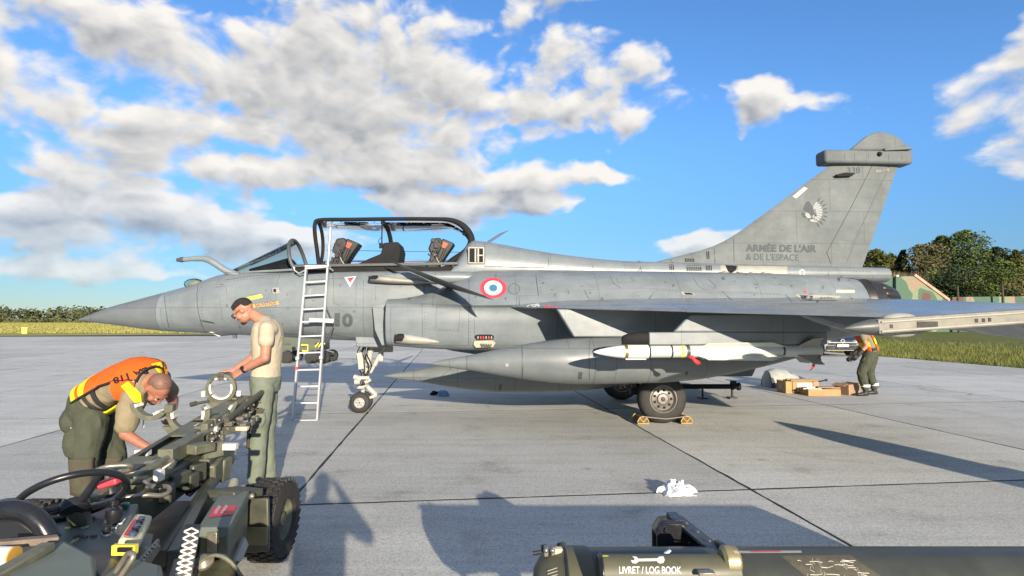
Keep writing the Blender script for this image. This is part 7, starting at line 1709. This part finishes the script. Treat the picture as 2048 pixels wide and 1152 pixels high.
for i, (px, py, d, m) in enumerate(((1092, 1096, (.018, .03, .035), M_WORN), (1106, 1098, (.016, .03, .045), M_WORN), (1117, 1097, (.03, .03, .028), M_IVORY), (1088, 1091, (.022, .012, .03), M_CTD), (1123, 1089, (.036, .014, .036), M_CTD))):
    mb = MB(); mb.box(cp(px, py + 6, YC - .02 if i < 3 else YC + .05), d); mb.build('latch_piece', m, lat, bevel=.004)
for px in (1092, 1105): mb = MB(); mb.sphere(cp(px, 1101, YC - .045), .009, 10, 8); mb.build('latch_bolt', M_STEEL, lat)
mb = MB(); mb.tube(cp(1066, 1107), cp(1082, 1104), .008, n=8); mb.build('end_handle', M_BLK, cont)
rk = random.Random(3)
for i in range(7):
    a = .55 + i * .07; mb = MB(); mb.beam(tp_(x0 + .0, a, rC - .012), tp_(x0 + .035, a + .02, rC + .002), .004, .003); mb.build('end_print', M_GREYL, cont)
# log book tube on the near side
rL = .058; xl0 = cp(1186, 1120).x; xl1 = cp(1432, 1120).x; yl = -(rC + rL * .55); zl = zC + rC * .62
zl = cp(1300, 1110, YC + yl).z - rL
mb = MB(); mb.lathe([(xl0, rL - .004), (xl0 + .003, rL), (xl1 - .003, rL), (xl1, rL - .004)], (0, yl, zl), (1, 0, 0), 40, True); tube = mb.build('log_book_tube', M_CT, cont, smooth=40)
mb = MB(); mb.lathe([(xl0 - .012, rL * .9), (xl0 - .002, rL + .003), (xl0 + .001, rL + .003), (xl0 + .002, rL * .9)], (0, yl, zl), (1, 0, 0), 40, True); mb.build('tube_cap', M_BLK, tube, smooth=40)
bpy.context.view_layer.update(); tv = world_bvh([tube]); iv = Matrix.Translation(-CO)
text_decal('tube_lettering', 'LIVRET / LOG BOOK', (1238, 1147), (1362, 1147), 13.5, mat('stencil_white', (.80, .80, .78), .6, var=.03), .006, tube, tv, iv, .003, 2.6)
wr = [[(1272, 1118), (1319, 1117), (1319, 1122.5), (1272, 1123.5)]]
for cx, sg in ((1270, -1), (1321, 1)):
    wr.append([(cx + sg * x, y) for x, y in ((-6, 1116.5), (-2, 1113.5), (6, 1113.2), (1.2, 1117.5), (1.8, 1121.5), (8.5, 1120.5), (5.5, 1126.5), (-2, 1127.5), (-7, 1124))])
decal('wrench_symbol', wr, M_WHITE, tube, .0015, 4., tv, iv)
decal('yellow_tape', [[(1184, 1112), (1214, 1111.5), (1218, 1113.5), (1184, 1114.5)]], M_YEL, tube, .0015, 4., tv, iv)
mb = MB(); mb.prism([cp(1329, 1107, 2.05), cp(1340, 1101, 2.06), cp(1343, 1102, 2.06), cp(1338, 1107, 2.05)], (0, .01, .0)); mb.build('paper_tag', mat('pale_blue_paper', (.55, .65, .78), .7), tube)
# clamp band beside the tube
mb = MB(); bx = cp(1447, 1120).x; mb.torus((bx, 0, zC), rC + .010, .014, (1, 0, 0), 56, 8); mb.build('band', M_BLK, cont, smooth=60)
mb = MB(); mb.lathe([(0, .04), (.01, .052), (.05, .052), (.06, .04)], cp(1442, 1122, YC - rC - .03), (1, 0, 0), 24, True); mb.build('tube_socket', mat('worn_brass', (.26, .22, .12), .4, .4, var=.25, scale=18), cont, smooth=40)
mb = MB(); mb.box(cp(1412, 1146, YC - rC - .11), (.055, .03, .012)); mb.build('socket_latch', M_WORN, cont, bevel=.002)
# black support bracket and slanting strap on top
br_ = empty('support_bracket'); br_.parent = cont
f0 = [(1305, 1108), (1305, 1054), (1318, 1034), (1350, 1032), (1368, 1036), (1432, 1108)]
mb = MB(); mb.prism([cp(a, b, 2.62) for a, b in f0], (0, .02, 0)); mb.build('rear_plate', M_BLK, br_, bevel=.006)
f1 = [(1314, 1108), (1314, 1072), (1327, 1046), (1364, 1047), (1378, 1055), (1436, 1108)]
mb = MB(); mb.prism([cp(a, b, 2.44) for a, b in f1], (0, .018, 0)); mb.build('front_plate', M_BLK, br_, bevel=.006)
mb = MB(); e0 = [cp(1306, 1056, 2.60), cp(1319, 1036, 2.60), cp(1352, 1034, 2.60)]; e1 = [cp(1315, 1073, 2.45), cp(1328, 1047, 2.45), cp(1364, 1048, 2.45)]; mb.grid([e0, e1]); mb.build('bracket_edge', M_BLK, br_, solid=.012)
mb = MB(); mb.beam(cp(1350, 1034, 2.55), cp(1446, 1112, 2.22), .06, .014); mb.build('slanting_strap', mat('strap_steel', (.055, .062, .066), .35, .3, var=.25, scale=12), br_, bevel=.003)
mb = MB(); mb.beam(cp(1342, 1028, 2.60), cp(1360, 1044, 2.50), .045, .02); mb.build('strap_hook', M_BLK, br_, bevel=.003)
for t in (.2, .45, .7, .92): p = cp(1354, 1037, 2.53).lerp(cp(1446, 1109, 2.22), t) + Vector((.0, -.02, .012)); mb = MB(); mb.lathe([(0, .006), (.004, .006), (.006, .002)], p, (.3, -.4, .9), 10); mb.build('rivet', M_STEEL, br_)
for a, b in ((1332, 1058), (1331, 1062), (1378, 1086)): mb = MB(); mb.sphere(cp(a, b, 2.437), .008, 8, 6); mb.build('bolt', M_BLK, br_)
# scuffed print on the container
bpy.context.view_layer.update(); cv = world_bvh([o for o in cont.children if o.name.startswith('tube')])
decal('scuff_band', [[(1560, 1112), (1700, 1110), (1760, 1152), (1610, 1152)]], mat('scuffed_olive', (.085, .075, .05), .5, var=.3, scale=30), cont, .001, 8, cv, iv)
r_ = random.Random(8)
for i in range(34):
    x = 1575 + r_.random() * 120; y = 1113 + r_.random() * 38; L_ = r_.uniform(8, 30); x += (y - 1112) * .9
    if r_.random() < .55: pts = [(x, y), (x + L_ * .5, y + r_.uniform(-1.5, 1.5)), (x + L_, y + r_.uniform(-2, 2))]
    else: pts = [(x, y), (x + r_.uniform(-2, 4), y + r_.uniform(4, 9)), (x + r_.uniform(2, 8), y + r_.uniform(8, 13))]
    line('scratch', pts, .0022, M_GREYL, cont, 3, cv, iv, .002)
decal('label_strip', [[(1466, 1102), (1602, 1101.5), (1604, 1106), (1470, 1107)]], M_GREYL, cont, .001, 8, cv, iv); decal('label_red', [[(1500, 1103), (1560, 1102.8), (1562, 1104.6), (1502, 1105)]], M_RED, cont, .002, 8, cv, iv)
# skid feet
for x in (x0 + .35, x0 + 1.5, x1 - .4):
    for s in (-1, 1): mb = MB(); mb.beam((x, s * .12, zC - .1), (x, s * .16, .0), .05, .05, (1, 0, 0)); mb.build('skid_leg', M_CTD, cont, bevel=.004)
    mb = MB(); mb.box((x, 0, zC - rC - .02), (.06, .34, .06)); mb.build('cradle_bar', M_CTD, cont, bevel=.006)
mb = MB(); mb.box(((x0 + x1) / 2, -.16, .03), (x1 - x0 - .3, .07, .06)); mb.build('skid_rail', M_CTD, cont, bevel=.006); mb = MB(); mb.box(((x0 + x1) / 2, .16, .03), (x1 - x0 - .3, .07, .06)); mb.build('skid_rail', M_CTD, cont, bevel=.006)
# ================================================================== LITTER
def crumple(name, c, r, m, seed, n=2):
    bm = bmesh.new(); bmesh.ops.create_icosphere(bm, subdivisions=4, radius=1)
    for v in bm.verts:
        p = v.co.copy(); q = mnoise.noise(p * 1.6 + Vector((seed, 0, 0))) * .5 + abs(mnoise.noise(p * 3 + Vector((0, seed, 0)))) * .5 - abs(mnoise.noise(p * 6 + Vector((0, 0, seed)))) * .22
        v.co = Vector((p.x * r[0], p.y * r[1], max(p.z, -.25) * r[2])) * (.85 + q)
    zmin = min(v.co.z for v in bm.verts)
    for v in bm.verts: v.co.z -= zmin
    me = bpy.data.meshes.new(name); bm.to_mesh(me); bm.free(); return link(name, me, m, None, smooth=50, loc=c)
def rag(name, c, w, h, m, seed):
    """a thin sheet dropped in soft folds"""
    n = 34; rows = []; q = Vector((seed, seed * .7, 0))
    for i in range(n + 1):
        row = []
        for k in range(n + 1):
            u, v = i / n - .5, k / n - .5; p = Vector((u * 4, v * 4, 0)) + q; e = max(0, 1 - (u * u + v * v) * 4.2) ** .6
            z = (.35 + .9 * abs(mnoise.noise(p)) + .45 * abs(mnoise.noise(p * 2.3))) * e * h + .012 * abs(mnoise.noise(p * 5)) + .003
            row.append((u * w * (1 + .35 * mnoise.noise(p * .8)) + .04 * mnoise.noise(p * 1.7 + Vector((9, 0, 0))), v * w * .8 * (1 + .35 * mnoise.noise(p * .8 + Vector((0, 5, 0)))) + .04 * mnoise.noise(p * 1.6), z))
        rows.append(row)
    mb = MB(); mb.grid(rows); return mb.build(name, m, None, smooth=70, solid=.003, loc=c)
o = rag('crumpled_cloth', ground(1352, 986, .002), .30, .15, mat('white_cloth', (.60, .61, .64), .8, var=.1, scale=20), 3.7); tag(o, 'crumpled white cloth lying alone on the concrete before the wheel', 'cloth')
o = crumple('plastic_bag', ground(886, 792, .002), (.12, .08, .09), mat('blue_plastic', (.15, .34, .55), .25, var=.3, scale=20), 7.7); tag(o, 'small blue plastic bag on the ground under the drop tanks', 'plastic bag')
o = crumple('black_glove', ground(872, 790, .002), (.13, .07, .07), M_BLACK, 1.7); tag(o, 'dark rag lying beside the small blue bag under the tanks', 'rag')
# ================================================================== BOXES BY THE FAR MAN
M_CARD = mat('cardboard', (.36, .22, .10), .8, var=.12, scale=6); M_CARDD = mat('cardboard_brown', (.30, .20, .115), .8, var=.12, scale=6); M_WOODB = mat('box_wood', (.38, .23, .09), .7, var=.18, scale=5)
def crate(px0, px1, top, bot, depth, label, m=M_WOODB, name='wooden_crate', open_=False, rot=0.):
    a = ground(px0, bot); b = ground(px1, bot); w = (b - a).length; c = (a + b) / 2; h = (bot - top) * c.y / F * .95; o = empty(name, (c.x, c.y + depth / 2, 0), rot); T = .02
    for s in (-1, 1):
        mb = MB(); mb.box((0, s * (depth / 2 - T / 2), h / 2), (w, T, h)); mb.build('side_panel', m, o, bevel=.004); mb = MB(); mb.box((s * (w / 2 - T / 2), 0, h / 2), (T, depth - 2 * T - .004, h - .004)); mb.build('end_panel', m, o, bevel=.004)
    mb = MB(); mb.box((0, 0, T / 2), (w - 2 * T - .004, depth - 2 * T - .004, T)); mb.build('bottom', m, o)
    tag(o, label, 'crate' if 'crate' in name else 'box'); return o, w, h
o, w, h = crate(1572, 1638, 762, 787, .45, 'long wooden packing crate with a white label in front of the grey case')
for x in (-w / 2 + .18, w / 2 - .10): mb = MB(); mb.box((x, -.235, h / 2), (.07, .02, h)); mb.build('batten', M_CARD, o, bevel=.003)
mb = MB(); mb.box((.05, -.232, h * .5), (.34, .012, h * .75)); mb.build('white_label', M_WHITE, o); mb = MB(); mb.box((-w / 2 - .004, 0, h * .55), (.008, .12, .12)); mb.build('end_label', M_GREYL, o)
for k in (-.08, .12): mb = MB(); mb.box((.1, k, h + .012), (w * .8, .07, .03)); mb.build('inner_strip', M_CARDD, o)
o, w, h = crate(1617, 1682, 778, 792, .40, 'flat open cardboard box full of packing in front of the wooden crate', M_CARD, 'cardboard_box')
for i in range(5): mb = MB(); mb.box((rk.uniform(-.25, .25), rk.uniform(-.1, .1), h - .01 + .01 * i), (rk.uniform(.15, .4), rk.uniform(.08, .2), .025), Quaternion((0, 0, 1), rk.uniform(-.6, .6))); mb.build('packing_sheet', M_WHITE if i % 2 else M_CARDD, o)
o, w, h = crate(1686, 1722, 768, 790, .35, 'upright brown cardboard box right at the feet of the far man', M_CARDD, 'cardboard_box', rot=R(25))
for s in (-1, 1): mb = MB(); mb.box((s * (w / 2 + .05), 0, h - .01), (.16, .3, .01), Quaternion((0, 1, 0), s * .35)); mb.build('flap', M_CARDD, o)
p = ground(1585, 778); cs = tag(empty('grey_case', (p.x, p.y + .5, 0)), 'pale grey fabric-covered case with dark end behind the wooden crate', 'case'); mb = MB(); rows = []
for x, w_, h_ in ((-.42, .22, .30), (-.38, .28, .40), (-.2, .30, .46), (.05, .29, .42), (.3, .22, .30), (.62, .12, .18), (.8, .05, .08)): rows.append([(x, w_ * math.cos(a), h_ * max(0, math.sin(a)) ** .7) for a in [math.pi * k / 16 for k in range(17)]])
mb.grid(rows); n = 17; mb.add(rows[0], [tuple(range(n))]); mb.build('cover', mat('grey_cover', (.33, .345, .33), .7, var=.15, scale=8, bump=.3, bscale=12), cs, smooth=50)
mb = MB(); mb.torus((-.36, 0, .0), .30, .05, (1, 0, 0), 24, 8, -P / 2, P / 2); mb.build('dark_rim', mat('slate', (.06, .075, .085), .6), cs)
mb = MB(); mb.tube((.75, 0, .10), (1.05, -.05, .16), .018, n=8); mb.sphere((1.06, -.05, .165), .035, 10, 8); mb.build('handle', M_BLK, cs)
# ================================================================== CAR BEHIND THE JET
def car():
    p = at(1685, 716, 26.); O = Vector((p.x, 26., 0)); o = tag(empty('parked_car', O), 'dark blue car seen from the front beyond the missile tail', 'car')
    mp = mat('car_blue', (.010, .02, .045), .3, .0, var=.1, coat=.4); mg = mat('car_glass', (.02, .025, .03), .08, var=.1); w = .90
    prof = [(0, .30), (0, .62), (.06, .76), (.35, .90), (1.05, 1.0), (1.75, 1.50), (2.2, 1.56), (3.2, 1.52), (3.9, 1.15), (4.3, 1.0), (4.35, .35)]
    rows = [[(-w * (.92 if z > 1.1 else 1.), y, z), (w * (.92 if z > 1.1 else 1.), y, z)] for y, z in prof]
    mb = MB(); body_ = []
    for x in (-1, -.9, .9, 1): body_.append([(x * w * (.80 if z > 1.1 else 1.), y + (.12 if abs(x) == 1 else 0), z) for y, z in prof])
    mb.grid(body_); mb.add(body_[0], [tuple(range(len(prof)))]); mb.add(body_[-1], [tuple(range(len(prof)))[::-1]]); mb.build('body', mp, o, bevel=.03)
    mb = MB(); mb.prism([(-.66, 1.08, 1.04), (.66, 1.08, 1.04), (.58, 1.68, 1.44), (-.58, 1.68, 1.44)], (0, -.02, .02)); mb.build('windscreen', mg, o)
    mb = MB(); mb.box((0, -.01, .60), (1.25, .06, .13)); mb.build('grille', M_BLK, o, bevel=.01); mb = MB(); mb.box((0, -.03, .42), (1.4, .06, .16)); mb.build('lower_grille', M_BLK, o, bevel=.01)
    mb = MB(); mb.box((0, -.045, .64), (1.3, .02, .018)); mb.build('chrome_bar', M_STEEL, o)
    for s in (-1, 1):
        mb = MB(); mb.sphere((s * .66, .04, .68), (.20, .10, .075), 16, 10); mb.build('headlight', mat('headlight_glass', (.22, .24, .27), .12, var=.05), o, smooth=60); mb = MB(); mb.tube((s * .86, .75, .31), (s * .64, .75, .31), .31, n=24); mb.build('wheel', M_RUB, o, bevel=.03)
        mb = MB(); mb.tube((s * .86, 3.4, .31), (s * .64, 3.4, .31), .31, n=24); mb.build('wheel', M_RUB, o, bevel=.03); mb = MB(); mb.box((s * 1.0, 1.2, 1.0), (.2, .1, .12)); mb.build('wing_mirror', M_BLK, o, bevel=.02)
    mb = MB(); mb.torus((0, -.06, .70), .085, .014, (0, 1, 0), 24, 6); bd_ = mb.build('badge', M_STEEL, o, smooth=60); mb = MB(); mb.path([(-.06, -.06, .75), (-.02, -.06, .66), (0, -.06, .71), (.02, -.06, .66), (.06, -.06, .75)], .010, 6); mb.build('badge_mark', M_STEEL, bd_)
    mb = MB(); mb.box((0, -.075, .50), (.52, .015, .11)); mb.build('number_plate', M_WHITE, o, bevel=.004); mb = MB(); mb.box((0, -.06, .29), (1.5, .08, .03)); mb.build('bumper_trim', M_GREYL, o, bevel=.01)
car()
# ================================================================== GROUND POWER CART BEHIND THE NOSE
def cart():
    Y = 22.; p = at(607, 716, Y); O = Vector((p.x, Y, 0)); o = tag(empty('ground_cart', O), 'pale green wheeled ground cart with a yellow bracket behind the ladder', 'cart'); mg = mat('cart_green', (.085, .10, .072), .55, var=.15, scale=4)
    k = lambda px, py, dy=0: at(px, py, Y + dy) - O
    a, b = k(562, 673), k(640, 701); mb = MB(); mb.box(((a.x + b.x) / 2, .6, (a.z + b.z) / 2 + .05), (b.x - a.x, 1.2, a.z - b.z + .1)); mb.build('body', mg, o, bevel=.03)
    for px in (572, 622, 646):
        for dy in (.1, 1.1): c = k(px, 706); mb = MB(); mb.tube((c.x, dy - .1, .24), (c.x, dy + .1, .24), .24, n=24); mb.build('wheel', M_RUB, o, bevel=.02)
    mb = MB(); a = k(602, 690, -.1); mb.path([a, a + Vector((.26, 0, 0)), a + Vector((.26, 0, -.22)), a + Vector((.05, 0, -.22))], .035, 8); mb.build('yellow_bracket', M_YEL, o)
    c = k(588, 697); mb = MB(); mb.tube((c.x, -.03, c.z), (c.x, .02, c.z), .075, n=18); mb.build('socket', M_BLK, o); a = k(640, 690); mb = MB(); mb.box((a.x, .3, a.z), (.35, .6, .16)); mb.build('hazard_panel', M_BLK, o, bevel=.01)
    for i in range(3): mb = MB(); mb.box((a.x - .12 + .12 * i, -.005, a.z), (.05, .01, .20), Quaternion((0, 1, 0), .7)); mb.build('hazard_stripe', M_YEL, o)
    mb = MB(); mb.box(k(575, 688, -.02), (.25, .02, .03)); mb.build('louvre', M_ODD, o)
    mb = MB(); mb.tube(k(650, 700, .3), k(668, 705, .3), .03); mb.build('drawbar', M_STEEL, o)
cart()
# ================================================================== OUT OF FRAME RIGHT: made-up tank trolley, added to cast a shadow over the apron
def shadow_trolley():
    O = Vector((6.5, 2.2, 0)); o = tag(empty('shadow_trolley', O, R(-74.5)), 'made-up drop tank on a trolley, out of view right, added to cast a shadow', 'trolley')
    mb = MB(); mb.lathe([(t * 5.2 - 2.6, max(.004, .34 * r_)) for t, r_ in ((0, .01), (.05, .2), (.12, .42), (.25, .78), (.38, .98), (.6, 1), (.75, .85), (.9, .4), (1, .03))], (0, 0, 1.25), (1, 0, 0), 36); mb.build('tank', M_TANK, o, smooth=60)
    for x in (-1., 1.):
        mb = MB(); mb.box((x, 0, .62), (.12, .7, .5)); mb.build('saddle', M_OD, o, bevel=.02)
        for s in (-1, 1): mb = MB(); mb.tube((x, s * .5, .22), (x, s * .38, .22), .22, n=24); mb.build('wheel', M_RUB, o, bevel=.02)
    mb = MB(); mb.box((0, 0, .36), (2.8, .5, .1)); mb.build('frame', M_OD, o, bevel=.02)
shadow_trolley()
